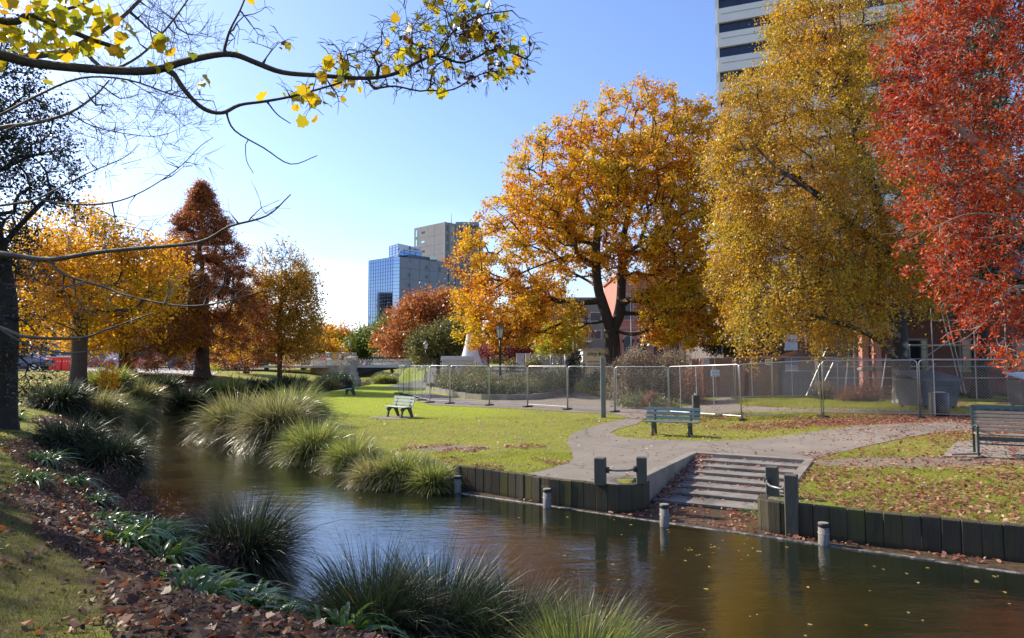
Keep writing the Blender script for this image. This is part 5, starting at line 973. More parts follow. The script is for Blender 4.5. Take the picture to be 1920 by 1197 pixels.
tree('chestnut_tree', 'great spreading orange gold chestnut with a dark forked trunk', b, R(4), st_, cl_, 62, .20, OVAL, L_chest, m_bark, sig=.20, carve=(.8, -.98), r_base=.62, r_tip=.024, seg=.9, twl=.65, bow=.12, flat=.7)
# golden birch
Y = 31; b = gb_(1692, Y)
st_ = [[b] + PL(Y, (1690, 700), (1682, 600), (1668, 480), (1640, 360), (1600, 240, 31), (1585, 150), (1575, 40), (1570, -60)), PL(Y, (1688, 690), (1655, 645, 30), (1600, 615, 29), (1520, 590, 28), (1450, 560, 28)), PL(Y, (1668, 480), (1600, 420, 29), (1520, 360, 28), (1440, 300, 28), (1400, 250, 28)), PL(Y, (1640, 360), (1560, 260, 33), (1480, 150, 33), (1450, 60, 33)), PL(Y, (1640, 360), (1700, 280, 31), (1730, 200, 31)), PL(Y, (1680, 560), (1620, 500, 34), (1540, 470, 35), (1440, 440, 35))]
cl_ = sample_ell(2250, [EL(1570, 30, 31, 118, 125, 3.5), EL(1560, 190, 31, 150, 110, 4), EL(1410, 215, 30, 55, 95, 2.4), EL(1470, 400, 30, 118, 120, 3.6), EL(1610, 400, 31, 125, 150, 4.2), EL(1445, 530, 29, 78, 90, 3), EL(1560, 550, 30, 110, 80, 3.6), EL(1350, 300, 30, 26, 50, 1.4, .8), EL(1370, 480, 30, 28, 60, 1.4, .8), EL(1700, 480, 31, 60, 110, 3), EL(1470, 80, 31, 40, 70, 2), EL(1395, 300, 29.5, 52, 110, 2.2, 1.3), EL(1385, 440, 29.5, 45, 120, 2.2, 1.3), EL(1400, 190, 29.5, 40, 80, 1.8, 1.2), EL(1410, 590, 28.5, 45, 60, 2)], R(5), .6)
tree('birch_tree', 'tall golden weeping birch with hanging curtains of small leaves', b, R(6), st_, cl_, 88, .104, OVAL, L_birch, m_bark_birch, sig=.11, carve=(1.1, -.6), r_base=.40, r_tip=.010, seg=.7, twl=.85, hang=.75, twr=.004, twigs=4, bow=.12)
# red maple reaching in from the right
Y = 16.5; b = np.array([15.0, 17.2, .15])
st_ = [[b, b + (0, 0, 2.5), b + (-.1, 0, 5), b + (.1, .2, 9), b + (.2, .2, 12)], [b + (-.02, 0, 2.6)] + PL(Y, (1960, 420, 17), (1880, 330, 16.5), (1800, 240), (1740, 170)), [b + (0, 0, 2.2)] + PL(Y, (1960, 560, 17), (1900, 540, 16), (1850, 600, 15.6), (1800, 640, 15.5), (1740, 650, 15.5)), [b + (0, 0, 3.4)] + PL(Y, (1990, 260, 17), (1900, 120, 16.5), (1850, 20, 16)), [b + (-.02, 0, 2.8)] + PL(Y, (1930, 440, 16), (1830, 400, 15.5), (1740, 430, 15.5), (1650, 440, 15.5)), [b + (0, 0, 3.8)] + PL(Y, (2000, 200, 18), (1880, 60, 18), (1770, -20, 18))]
cl_ = sample_ell(1500, [EL(1850, 60, 16.5, 165, 130, 2.4), EL(1790, 230, 16.5, 135, 110, 2.2), EL(1850, 390, 16.3, 130, 120, 2.2), EL(1895, 545, 16, 95, 85, 1.8), EL(1700, 110, 16.5, 60, 110, 1.4, .9), EL(2010, 250, 17, 130, 280, 2.5, .5), EL(1860, 625, 15.6, 55, 38, 1.2), EL(1765, 500, 16, 50, 50, 1.2, .8), EL(1680, 250, 16.5, 50, 80, 1, .9), EL(1700, 380, 16.3, 50, 60, 1, .7), EL(1800, 620, 15.7, 40, 30, 1, .5), EL(1890, 650, 15.6, 50, 30, 1, .8), EL(1960, 560, 16, 80, 80, 1.6, .6)], R(8), .3)
tree('maple_tree', 'scarlet leaved maple spreading in from the right over the fence', b, R(9), st_, cl_, 50, .080, OVAL, L_red, m_twig_pale, sig=.085, carve=(1.7, -.22), r_base=.24, r_tip=.006, seg=.4, twl=.34, hang=.12, twr=.0035, twigs=4, bow=.16)
Y = 37; b = gb_(1835, Y)
st_ = [[b] + PL(Y, (1835, 600), (1830, 450), (1835, 300), (1840, 100), (1845, -60)), PL(Y, (1833, 560), (1790, 480, 36), (1750, 430, 36)), PL(Y, (1832, 500), (1880, 420, 37), (1930, 350, 37))]
cl_ = sample_ell(620, [EL(1790, 430, 37, 85, 150, 3), EL(1880, 250, 37, 110, 200, 3.5), EL(1770, 560, 36, 60, 55, 2.5), EL(1900, 480, 37, 90, 120, 3), EL(1850, 60, 37, 90, 120, 3)], R(63), .5)
tree('evergreen_oak', 'tall dark olive evergreen behind the scarlet maple, in front of the brick building', b, R(64), st_, cl_, 60, .17, OVAL, leafmat('leaf_dark_olive', [(0, (.02, .022, .010)), (.5, (.05, .052, .018)), (.85, (.10, .075, .02)), (1, (.18, .11, .025))], .3, clump=.5), m_bark_black, sig=.28, r_base=.38, r_tip=.014, seg=.8, twl=.6, carve=(.9, -.5))
# left bank trees
Y = 34; b = gb_(148, Y)
st_ = [[b] + PL(Y, (148, 690), (150, 640), (152, 580), (156, 520), (170, 450), (178, 390)), PL(Y, (151, 590), (110, 540), (70, 490), (40, 440)), PL(Y, (152, 570), (200, 540, 33), (260, 520, 32)), PL(Y, (156, 510), (130, 450, 35), (120, 400, 35))]
cl_ = sample_ell(760, [EL(150, 470, 34, 100, 90, 3.6), EL(300, 500, 34, 45, 60, 2.2), EL(80, 520, 34, 85, 90, 3.4), EL(235, 520, 33, 85, 75, 3.2), EL(130, 590, 33, 45, 40, 2.4), EL(30, 570, 34, 45, 90, 2.6), EL(270, 570, 33, 60, 60, 2.4)], R(11), .55)
tree('maple_tree', 'yellow leaved tree with a thick straight trunk on the left bank lawn', b, R(12), st_, cl_, 40, .16, OVAL, L_yel, m_bark_red, sig=.26, carve=(.9, -.4), r_base=.36, r_tip=.012, seg=.6, twl=.5, bow=.14, flat=.8)
Y = 56; b = gb_(234, Y)
st_ = [[b] + PL(Y, (234, 660), (236, 610), (240, 550), (246, 500)), PL(Y, (235, 640), (205, 590), (180, 560)), PL(Y, (236, 620), (280, 580), (320, 560))]
cl_ = sample_ell(760, [EL(235, 560, 56, 90, 75, 4), EL(345, 600, 55, 45, 55, 2.5), EL(170, 640, 56, 50, 25, 3), EL(300, 565, 55, 65, 85, 3.5), EL(190, 600, 56, 60, 50, 3.5), EL(320, 635, 53, 50, 38, 3), EL(260, 630, 54, 65, 32, 3)], R(13), .55)
tree('maple_tree', 'shorter golden tree with dark trunk just left of the redwood', b, R(14), st_, cl_, 46, .24, OVAL, L_yel, m_bark, sig=.36, carve=(.7, -.6), r_base=.42, r_tip=.016, seg=.8, twl=.6, flat=.8)
Y = 72; b = gb_(45, Y)
cl_ = sample_ell(300, [EL(50, 570, 72, 90, 80, 5), EL(110, 500, 72, 60, 80, 4), EL(20, 630, 72, 60, 30, 4)], R(15), .5)
tree('maple_tree', 'orange yellow tree beyond the road at the far left', b, R(16), [[b] + PL(Y, (45, 640), (50, 560), (60, 480))], cl_, 45, .30, OVAL, L_yel, m_bark, sig=.5, r_base=.4, r_tip=.02, seg=1.0, twl=.7)
# redwood
Y = 56; b = gb_(380, Y); rg_ = R(17); n = 1600; tt_ = rg_.uniform(0, 1, n) ** .8; ypx = 344 + tt_ * 330; rad = np.interp(tt_, [0, .08, .25, .5, .75, 1], [1, 19, 54, 92, 118, 135]) * np.sqrt(rg_.uniform(.15, 1, n)) * (1 + .15 * np.sin(tt_ * 40)); an = rg_.uniform(0, 6.283, n)
keepm = rg_.uniform(size=n) < np.interp(tt_, [0, .6, 1], [1, .85, .6]); cl_ = np.array([D(379, y, Y) for y in ypx]) + np.stack([rad * np.cos(an) * Y / F, rad * np.sin(an) * Y / F, -rad * .10 * Y / F], 1); cl_ = cl_[keepm]
tree('redwood_tree', 'tall conical russet redwood with a straight dark trunk at the river bend', b, R(18), [[b] + PL(Y, (380, 640), (379, 500), (378, 400), (377, 334))], cl_, 80, .22, NEEDLE, L_rust, m_bark_red, sig=.20, r_base=.50, r_tip=.010, seg=.8, twl=.5, hang=.25, straight=-.05, bow=.05, flat=.6, flare=1.7)
Y = 65; b = gb_(525, Y)
cl_ = sample_ell(520, [EL(525, 520, Y, 52, 70, 3), EL(560, 560, Y, 34, 75, 2.6), EL(500, 590, Y, 48, 60, 3), EL(550, 625, Y, 55, 48, 3.4), EL(478, 640, Y, 30, 34, 2)], R(19), .5)
tree('young_oak', 'half bare golden brown tree right of the redwood', b, R(20), [[b] + PL(Y, (525, 640), (527, 560), (529, 480)), PL(Y, (526, 620), (560, 570), (575, 510)), PL(Y, (526, 610), (500, 560), (495, 500))], cl_, 64, .20, OVAL, L_thin, m_bark, sig=.36, r_base=.24, r_tip=.014, seg=.7, twl=.8, twigs=5, twr=.012, bare=lambda P: (P[:, 2] > D(525, 515, 65)[2]) & (R(1).uniform(size=len(P)) < .9))
def simple(name, label, px, Y, ells, n, leafn, ls, lm, seed, bm=None, rb=.3, top=None, group=None, trunkto=None, shape=OVAL, **k):
    b = gb_(px, Y); e = ells[0]; tp = trunkto or (px, 560); E_ = [EL(a[0], a[1], Y, a[2], a[3], a[4]) for a in ells]
    return tree(name, label, b, R(seed), [[b] + PL(Y, (px, (680 + tp[1]) / 2), tp)], sample_ell(n, E_, R(seed + 50), .55), leafn, ls, shape, lm, bm or m_bark, sig=ls * 1.7, r_base=rb, r_tip=.03, seg=1.2, twl=ls * 3, twr=.014, group=group, **k)
simple('orange_tree', 'rounded orange russet tree beyond the bridge, in front of the glass office', 790, 108, [(790, 615, 62, 52, 6), (750, 640, 34, 34, 5), (845, 600, 42, 50, 5), (800, 580, 40, 26, 4)], 330, 55, .42, L_orange, 21, trunkto=(790, 600))
simple('green_tree', 'bright green tree rising beside the foot of the glass office', 735, 122, [(735, 638, 30, 42, 4), (748, 615, 18, 22, 3)], 160, 50, .42, L_green, 22, trunkto=(735, 630), group='green trees beyond the bridge')
simple('green_tree', 'rounder green tree beyond the bridge just right of the pier lamp', 690, 128, [(690, 648, 30, 26, 4), (668, 660, 16, 18, 3)], 150, 50, .42, L_green, 23, trunkto=(690, 640), group='green trees beyond the bridge')
simple('amber_tree', 'amber tree beyond the bridge, directly above the amber road sign', 612, 135, [(612, 645, 18, 28, 4), (603, 660, 16, 18, 3)], 120, 45, .45, L_chest, 24, trunkto=(612, 640), group='amber trees beyond the bridge')
simple('amber_tree', 'russet amber tree beyond the bridge, behind the far lantern', 642, 140, [(642, 648, 20, 26, 4)], 120, 45, .45, L_orange, 25, trunkto=(642, 640), group='amber trees beyond the bridge')
simple('amber_tree', 'low amber tree between the half bare tree and the bridge wall', 588, 120, [(585, 655, 18, 20, 4)], 80, 45, .4, L_thin, 26, trunkto=(588, 650), group='amber trees beyond the bridge')
simple('olive_tree', 'loose olive green tree behind the left lantern lamp post', 822, 78, [(815, 645, 42, 32, 3), (795, 660, 26, 24, 2.5), (855, 640, 34, 40, 3)], 230, 50, .26, L_olive, 27, rb=.22, trunkto=(825, 640))
simple('lime_tree', 'small lime yellow street tree under the chestnut', 1052, 82, [(1050, 640, 40, 24, 3), (1075, 628, 22, 20, 2), (1025, 648, 20, 15, 2)], 150, 60, .24, L_lime, 28, rb=.12, trunkto=(1052, 640))
simple('crimson_tree', 'low crimson tree on the square behind the lantern lamp post', 955, 88, [(955, 650, 42, 16, 3), (990, 655, 22, 12, 2)], 140, 40, .24, L_crim, 29, rb=.12, trunkto=(955, 650), group='crimson trees on the square')
simple('crimson_tree', 'low crimson tree behind the right side of the wrapped cone', 915, 92, [(915, 655, 22, 14, 2)], 70, 40, .24, L_crim, 30, rb=.12, trunkto=(915, 655), group='crimson trees on the square')
simple('brown_tree', 'thin brown tree behind the chestnut, between cone and dark office', 985, 100, [(985, 600, 60, 45, 5), (1030, 560, 40, 30, 4)], 220, 30, .34, L_thin, 31, trunkto=(985, 590))
simple('brown_tree', 'thin pinkish brown tree top rising behind the olive tree', 845, 118, [(845, 585, 32, 36, 4)], 120, 30, .36, L_thin, 32, trunkto=(845, 580))
simple('brown_tree', 'brown tree beyond the road between the two yellow trees and the green shed', 440, 110, [(440, 640, 45, 30, 5), (400, 620, 40, 40, 5)], 200, 40, .4, L_thin, 33, trunkto=(440, 620))
for k_, (px_a, py_a, lm_) in enumerate(((500, 652, L_orange), (568, 660, L_chest), (610, 664, L_chest), (330, 655, L_orange))):
    simple('amber_tree', ['low russet tree behind the half bare tree, left side', 'low amber tree behind the half bare tree, right side', 'low amber tree behind the wing wall fence panels', 'low russet tree beyond the road left of the redwood'][k_], px_a, 112 + k_ * 5, [(px_a, py_a, 32, 20, 4)], 110, 45, .36, lm_, 700 + k_, trunkto=(px_a, py_a + 4), group='low autumn trees beyond the road')
simple('gold_tree', 'yellow green tree filling the gap right behind the redwood', 462, 84, [(462, 610, 30, 60, 3.5), (440, 640, 30, 30, 3)], 170, 50, .30, L_yel, 34, trunkto=(462, 600))
# dark conifer-like evergreen at the left edge
b = gb_(-2, 15.5); Y = 15.5
st_ = [[b] + PL(Y, (-2, 700), (0, 560), (-30, 380), (-60, 200), (-80, 40), (-90, -80)), PL(Y, (-10, 480), (40, 420), (100, 360)), PL(Y, (-50, 260), (20, 200), (70, 160)), PL(Y, (4, 620), (40, 600), (80, 640)), PL(Y, (-40, 340), (40, 300), (110, 280))]
cl_ = sample_ell(900, [EL(60, 300, 15.8, 78, 85, 1.2), EL(-40, 150, 15.5, 90, 170, 1.6), EL(95, 365, 15.5, 55, 45, .8), EL(10, 470, 15.5, 60, 70, 1.0), EL(25, 620, 15.2, 45, 55, .8), EL(55, 700, 15.0, 24, 45, .5), EL(60, 190, 15.7, 45, 60, .8), EL(100, 660, 15.1, 22, 18, .4, .7), EL(-80, 420, 15.5, 100, 250, 1.6)], R(36), .5)
tree('evergreen_oak', 'dark leaved evergreen with a thick black trunk at the left edge', b, R(37), st_, cl_, 30, .072, OVAL, L_dark, m_bark_black, sig=.13, carve=(2.0, -.5), r_base=.36, r_tip=.007, seg=.4, twl=.32, hang=.25, twr=.004, bow=.2, flare=1.35)
# bare limbs of a tree standing off to the left
b = np.array([-9.6, 9.2, .75]); Y = 9
st_ = [[b, b + (.1, 0, 2), b + (.2, 0, 4), b + (.5, .1, 7), b + (.9, .2, 9.5)],
  [b + (.1, 0, 1.9)] + PL(9, (-120, 470), (0, 476), (90, 487), (170, 475), (245, 467), (370, 455), (430, 425, 8.8), (500, 405, 8.7), (545, 365, 8.6)),
  PL(9, (92, 487), (120, 515), (200, 540), (240, 555, 8.8), (330, 573, 8.6), (400, 570, 8.5), (480, 550, 8.4), (512, 543, 8.4)),
  [b + (.1, 0, 1.3)] + PL(9, (-120, 580), (0, 615), (50, 632), (150, 634), (200, 618), (290, 586)), PL(9, (0, 617), (60, 650), (130, 662), (210, 652)),
  [b + (.2, 0, 3.3)] + PL(9, (-100, 270), (0, 240), (60, 232), (130, 212), (180, 178), (205, 150)), [b + (.2, 0, 3.6)] + PL(9.4, (-100, 260), (0, 216), (65, 182), (150, 147), (240, 150), (330, 180), (400, 190)),
  [b + (.25, 0, 4.3)] + PL(9, (-60, 130), (40, 108), (120, 98), (150, 82), (190, 60), (232, 30), (270, -8)), PL(9, (150, 88), (200, 130), (262, 105), (315, 50), (352, 0), (380, -40)),
  [b + (.2, 0, 2.6)] + PL(9, (-100, 400), (0, 386), (60, 376), (100, 358), (165, 325), (232, 296), (262, 270)), PL(9, (70, 375), (140, 384), (210, 380), (270, 358, 8.8), (335, 315, 8.6), (375, 275, 8.5), (400, 258, 8.5)), PL(9, (130, 212), (170, 235), (230, 250), (300, 255), (360, 230)), PL(9.4, (240, 150), (300, 190), (350, 240))]
cl_ = np.concatenate([sample_ell(520, [EL(270, 200, 9.2, 130, 75, .9), EL(300, 60, 9.2, 110, 60, .9), EL(150, 270, 9.2, 90, 60, .8), EL(330, 300, 8.8, 60, 40, .5, .8), EL(480, 390, 8.7, 70, 25, .3, .8), EL(380, 540, 8.7, 90, 30, .4, .7), EL(120, 560, 9, 110, 60, .6, .6), EL(200, 430, 9, 120, 40, .6, .7), EL(60, 60, 9.2, 80, 60, .8, .5)], R(40), .3)])
_t, Pn, en = tree('bare_tree', 'long bare grey branches reaching in from the left edge', b, R(41), st_, cl_, 0, .1, OVAL, L_yel, m_bark_grey, sig=.1, r_base=.20, r_tip=.0038, seg=.20, twl=.26, twr=.0019, twigs=3, bow=.30, straight=.0, cname='none', srad=[(.2, .08), (.062, .008), (.020, .006), (.052, .006), (.018, .005), (.06, .010), (.038, .006), (.065, .028), (.028, .009), (.03, .004), (.016, .004), (.01, .003), (.006, .003)])
# sycamore whose limb crosses the top of the view
b = np.array([-7.2, 3.6, .9])
def SP(*pts): return [D(p[0], p[1], p[2]) for p in pts]
st_ = [[b, b + (.1, .1, 2), b + (.3, .3, 3.8), b + (.6, .6, 6), b + (.9, 1, 8.5)],
  [b + (.32, .32, 3.6)] + SP((-150, 70, 5.3), (0, 103, 5.8), (60, 118, 6), (150, 128, 6.1), (250, 134, 6.2), (300, 130, 6.3), (340, 117, 6.4), (400, 104, 6.5), (440, 103, 6.5), (480, 118, 6.6), (530, 136, 6.6), (600, 142, 6.7), (690, 147, 6.8), (745, 137, 6.8), (780, 118, 6.9), (818, 105, 6.9), (870, 118, 7.0), (930, 92, 7.0), (985, 110, 7.0)),
  SP((322, 132, 6.3), (345, 168, 6.3), (380, 203, 6.4), (416, 212, 6.4), (450, 197, 6.5), (500, 190, 6.5), (560, 178, 6.6), (640, 155, 6.7)), SP((418, 103, 6.5), (430, 60, 6.5), (450, 20, 6.6), (470, -30, 6.6)),
  SP((690, 147, 6.8), (702, 165, 6.8), (740, 162, 6.9), (800, 170, 7.0), (812, 130, 7.0), (840, 110, 7.1)), SP((800, 170, 7.0), (850, 168, 7.0), (900, 140, 7.1), (960, 130, 7.1)), SP((423, 210, 6.4), (440, 245, 6.4), (495, 278, 6.5), (545, 308, 6.5), (595, 292, 6.5)), SP((460, 262, 6.4), (462, 300, 6.4), (475, 325, 6.4)),
  SP((818, 105, 6.9), (850, 60, 6.9), (900, 30, 7.0), (960, 20, 7.0)), SP((500, 190, 6.5), (520, 215, 6.5), (545, 232, 6.5)), [b + (.5, .5, 5)] + SP((-60, 20, 5.6), (60, 30, 6), (160, 70, 6.2), (220, 90, 6.3)), SP((60, 30, 6), (150, 10, 6.2), (230, -30, 6.3))]
cl_ = np.concatenate([sample_ell(430, [EL(905, 80, 7, 105, 78, .6), EL(820, 60, 6.9, 100, 70, .6), EL(750, 110, 6.8, 110, 60, .5), EL(640, 120, 6.7, 70, 45, .4, .8), EL(600, 180, 6.6, 70, 28, .3, .8), EL(480, 60, 6.6, 55, 55, .4, .4)], R(43), .2)])
def syc_leaf_mask(P): return R(2).uniform(size=len(P)) < .1
t_s, Ps, Es = tree('sycamore_tree', 'dark sycamore limb with big yellow leaves crossing the top of the view', b, R(44), st_, cl_, 0, .1, MAPLE, L_syc, m_bark, sig=.05, r_base=.26, r_tip=.0042, seg=.13, twl=.14, twr=.0022, twigs=3, bow=.32, straight=.0, hang=.15, cname='none', flare=1.0, srad=[(.26, .1), (.068, .009), (.027, .010), (.018, .007), (.014, .006), (.010, .006), (.010, .004), (.005, .003), (.012, .007), (.008, .004), (.06, .02), (.02, .008)])
rg_ = R(45); En = Ps[Es]; pick = En[rg_.uniform(size=len(En)) < .30] - b
extra = sample_ell(200, [EL(60, 60, 6, 90, 55, .5), EL(150, 45, 6.1, 95, 55, .5), EL(200, 110, 6.2, 60, 35, .4, .5), EL(40, 150, 6.0, 60, 30, .3, .4), EL(-80, 60, 5.8, 90, 80, .5, .6)], rg_, .1) - b
near = sample_ell(60, [EL(310, 100, 6.3, 60, 25, .2), EL(560, 185, 6.6, 80, 16, .2), EL(390, 165, 6.4, 12, 12, .1, 3), EL(300, 130, 6.2, 40, 14, .1, 2), EL(560, 228, 6.5, 30, 10, .1, 2), EL(650, 150, 6.7, 60, 20, .2), EL(860, 0, 6.9, 90, 10, .3), EL(810, 180, 6.9, 5, 5, .05, 9)], rg_, .1) - b
leaves('foliage', np.concatenate([pick + rg_.normal(size=pick.shape) * .05 - (0, 0, .05), extra, near]), .118, MAPLE, L_syc, t_s, rg_, updir=(0, -1, .4), bias=.35, var=.4, fold=.22)
sd = En[(En[:, 0] > D(860, 80, 7)[0]) | (rg_.uniform(size=len(En)) < .12)] - b; sd = sd[::3]; sd = np.repeat(sd, 6, 0) + rg_.normal(size=(len(sd) * 6, 3)) * .035 - (0, 0, .05)
leaves('seeds', sd, .055, OVAL, L_dead, t_s, rg_)
cl2 = sample_ell(140, [(-7, 5, 8.5, 3.2, 3.0, 1.3), (-5.2, 4.5, 7.6, 2.4, 2, .9)], rg_, .3) - b; leaves('foliage', np.repeat(cl2, 16, 0) + rg_.normal(size=(140 * 16, 3)) * .3, .145, MAPLE, L_syc, t_s, rg_, updir=(0, 0, 1), bias=.5)
# golden sapling and shrubs on the left bank
cx = D(205, 680, 33)
shrub('golden_shrub', 'drooping golden sapling just right of the thick yellow tree trunk', [(cx[0], 33, ground(cx[0], 33) + 1.0, .5, .5, .75)], R(47), 900, .10, L_yel, m_bark, twigs=40)
# ---------------- tussocks and clumps ----------------
def tz(px, py, z): p = W(px, py, z); return (p[0], p[1], max(ground(p[0], p[1]), WL) - .02)
TS = [  # px, py, z guess, blades, length, root radius, material, label, kw
 (452, 1062, -.25, 6500, 1.00, 0.26, L_blade_d, 'large dark grass tussock at the water edge on the near bank', dict(w=.0032, skirt=.45, droop=.85)),
 (815, 1215, -.3, 7500, 1.12, 0.30, L_blade_d, 'huge dark tussock at the bottom centre in front of the river', dict(w=.0026, skirt=.35, droop=.8, wind=(.1, 0))),
 (700, 1225, -.25, 3500, 0.95, 0.22, L_blade_d, 'dark tussock left of the huge bottom centre one', dict(w=.0026, skirt=.3, droop=.7, wind=(-.1, 0))),
 (950, 1250, -.3, 3500, 0.95, 0.22, L_blade_d, 'dark tussock leaning right between the huge one and the greener one', dict(w=.0026, skirt=.3, droop=.75, wind=(.15, 0))),
 (1085, 1310, -.3, 4500, 0.82, 0.24, L_blade_b, 'greener tussock with orange tips at the bottom edge', dict(w=.0024, skirt=.3, droop=.8, wind=(.15, 0))),
 (1420, 1345, -.3, 260, 0.60, 0.16, L_blade_g, 'few pale grass wisps at the bottom edge right of centre', dict(w=.0024, skirt=.1, droop=.45)),
 (198, 885, -.1, 5500, 1.03, 0.42, L_blade_d, 'rounded dark tussock on the near bank below the big cluster', dict(w=.006, skirt=.5, droop=.8)),
 (130, 850, .3, 3500, 0.92, 0.40, L_blade_d, 'dark tussock higher on the bank by the evergreen trunk', dict(w=.006, skirt=.4)),
 (175, 800, .0, 4000, 1.35, 0.55, L_blade_g, 'golden edged tussock in the cluster left of the pool', dict(w=.009)),
 (235, 790, -.3, 3500, 1.21, 0.50, L_blade_b, 'bright tussock overhanging the pool at the left', dict(w=.009)),
 (110, 790, .3, 3500, 1.21, 0.50, L_blade_d, 'dark tussock behind the cluster near the evergreen trunk', dict(w=.009)),
 (205, 752, .2, 3000, 1.35, 0.60, L_blade_b, 'sunlit strappy tussock in front of the thick yellow tree trunk', dict(w=.02, droop=.6)),
 (262, 752, .2, 3000, 1.35, 0.60, L_blade_g, 'pale topped tussock left of the dark river bend', dict(w=.012, droop=.7)),
 (300, 748, .1, 3000, 1.43, 0.60, L_blade_d, 'dark strappy tussock on the bend left of the redwood', dict(w=.02, droop=.6)),
 (350, 752, .0, 2600, 1.36, 0.60, L_blade_d, 'low dark tussock at the foot of the redwood', dict(w=.018, droop=.7)),
 (425, 738, .0, 2600, 1.70, 0.70, L_blade_b, 'bright strappy tussock just right of the redwood trunk', dict(w=.03, droop=.5)),
 (462, 735, .0, 2600, 1.70, 0.70, L_blade_d, 'dark tussock behind the golden ones, second right of the redwood', dict(w=.025, droop=.6)),
 (500, 735, .0, 2600, 1.61, 0.70, L_blade_d, 'dark tussock in the far bank row under the half bare tree', dict(w=.025, droop=.6)),
 (545, 730, .0, 2600, 1.87, 0.80, L_blade_d, 'tall dark tussock at the foot of the half bare tree', dict(w=.025, droop=.6)),
 (575, 738, -.2, 2600, 1.44, 0.70, L_blade_g, 'olive tussock at the river end of the far bank row', dict(w=.018)),
 (612, 732, -.2, 2400, 1.61, 0.70, L_blade_g, 'tussock below the bridge wing wall, left one', dict(w=.022)),
 (638, 728, -.2, 2200, 1.61, 0.70, L_blade_d, 'dark tussock at the foot of the bridge pier', dict(w=.022)),
 (722, 722, -.1, 2400, 1.27, 0.90, L_blade_b, 'bright tussock by the water below the bridge arch', dict(w=.022)),
 (446, 815, -.3, 6000, 1.85, 0.50, L_blade_g, 'big golden green tussock, leftmost on the lawn side of the river', dict(w=.008, fan=.13, elm=1.2)),
 (520, 832, -.3, 5500, 1.75, 0.45, L_blade_g, 'golden tussock second from the left on the lawn edge', dict(w=.008)),
 (545, 800, -.0, 5500, 1.60, 0.45, L_blade_b, 'wind swept bright tussock right behind the round one', dict(w=.008, wind=(.2, 0))),
 (590, 852, -.3, 5500, 1.35, 0.38, L_blade_b, 'neat round tussock at the water edge of the lawn', dict(w=.006, skirt=.5)),
 (662, 868, -.3, 3500, 1.05, 0.28, L_blade_b, 'small upright tussock right of the round one', dict(w=.005)),
 (708, 892, -.3, 3500, 0.85, 0.32, L_blade_g, 'low tussock spilling over the water edge, left of a pair', dict(w=.005, skirt=.5)),
 (752, 893, -.3, 4000, 0.90, 0.30, L_blade_b, 'low bushy green tussock at the water edge, right of a pair', dict(w=.005, skirt=.4)),
 (812, 880, -.05, 4200, 0.68, 0.18, L_blade_b, 'upright tussock with brown skirt at the left end of the plank wall', dict(w=.0045, droop=.7, skirt=.3)),
 (786, 900, -.45, 2000, 0.45, 0.22, L_blade_g, 'brown drooping tussock at the water beside the plank wall end', dict(w=.004, skirt=.7)),
]
for i, (px, py, z, n, L, r0, mt, lab, kw) in enumerate(TS):
    b = tz(px, py, z)
    if i in (6, 0): b = (b[0], b[1], b[2])
    tussock(lab, b, R(100 + i), n, L, r0, mt, **kw)
for i, (px, py, z, n, L, w, lab) in enumerate([
 (82, 890, .25, 130, .55, .016, 'bright broad leaved clump highest on the near bank'), (128, 922, .2, 110, .45, .015, 'broad leaved clump second down the near bank'), (172, 945, .1, 110, .42, .015, 'broad leaved clump below the dark round tussock'),
 (222, 985, .1, 100, .42, .014, 'broad leaved clump half way down the near bank'), (225, 1055, .2, 120, .48, .017, 'dark broad leaved clump at the left of the big clump'), (285, 1050, .0, 190, .58, .018, 'largest dark broad leaved clump left of the big tussock'),
 (330, 1150, .15, 90, .40, .016, 'broad leaved clump among fallen leaves near the bottom'), (385, 1165, .1, 110, .42, .017, 'broad leaved clump near the bottom, second from the left'), (440, 1175, .05, 110, .42, .017, 'broad leaved clump near the bottom below the big tussock'),
 (500, 1195, .0, 110, .42, .018, 'broad leaved clump at the bottom edge beside the water'), (575, 1200, -.1, 60, .45, .02, 'sparse broad leaved clump at the bottom nearest the water'), (60, 910, .5, 90, .4, .014, 'small broad leaved clump on the grass edge of the near bank'), (195, 975, .25, 110, .42, .015, 'broad leaved clump third down the near bank, on the litter side'), (262, 1010, .0, 120, .45, .015, 'bright broad leaved clump just above the largest one'), (300, 1095, .0, 120, .45, .016, 'broad leaved clump below the largest one'), (545, 1170, -.2, 90, .45, .018, 'broad leaved clump at the water between the two big tussocks'), (360, 1190, .2, 100, .4, .017, 'broad leaved clump at the very bottom of the litter bank'), (470, 1150, -.05, 110, .42, .016, 'bright broad leaved clump just below the big near tussock'), (640, 1245, -.05, 110, .45, .018, 'broad leaved clump at the bottom edge under the seed stalks'),
 (20, 800, .6, 120, .6, .02, 'dark clump at the foot of the evergreen trunk')]):
    strap_clump(lab, tz(px, py, z), R(200 + i), n, L, L_strap, w)
for i, (px, py, z, L, lab) in enumerate([(210, 905, 0, .55, 'dry reddish brush beside the round tussock'), (265, 960, -.1, .5, 'dry brown brush at the water edge on the near bank'), (300, 1000, -.1, .45, 'dry brown brush left of the big near tussock'), (380, 1085, -.1, .4, 'dry twiggy brush under the big near tussock'), (620, 1190, -.2, .4, 'dark seed stalks beside the bottom centre tussock')]):
    b = tz(px, py, z); shrub('dry_brush', lab, [(b[0], b[1], b[2] + L * .35, L * .8, L * .8, L * .5)], R(230 + i), 260, .035, L_brushr, m_bark_red, twigs=150, group='dry brush on the near bank', tw=.0022, wild=.12, shape=OVAL, cat='brush')
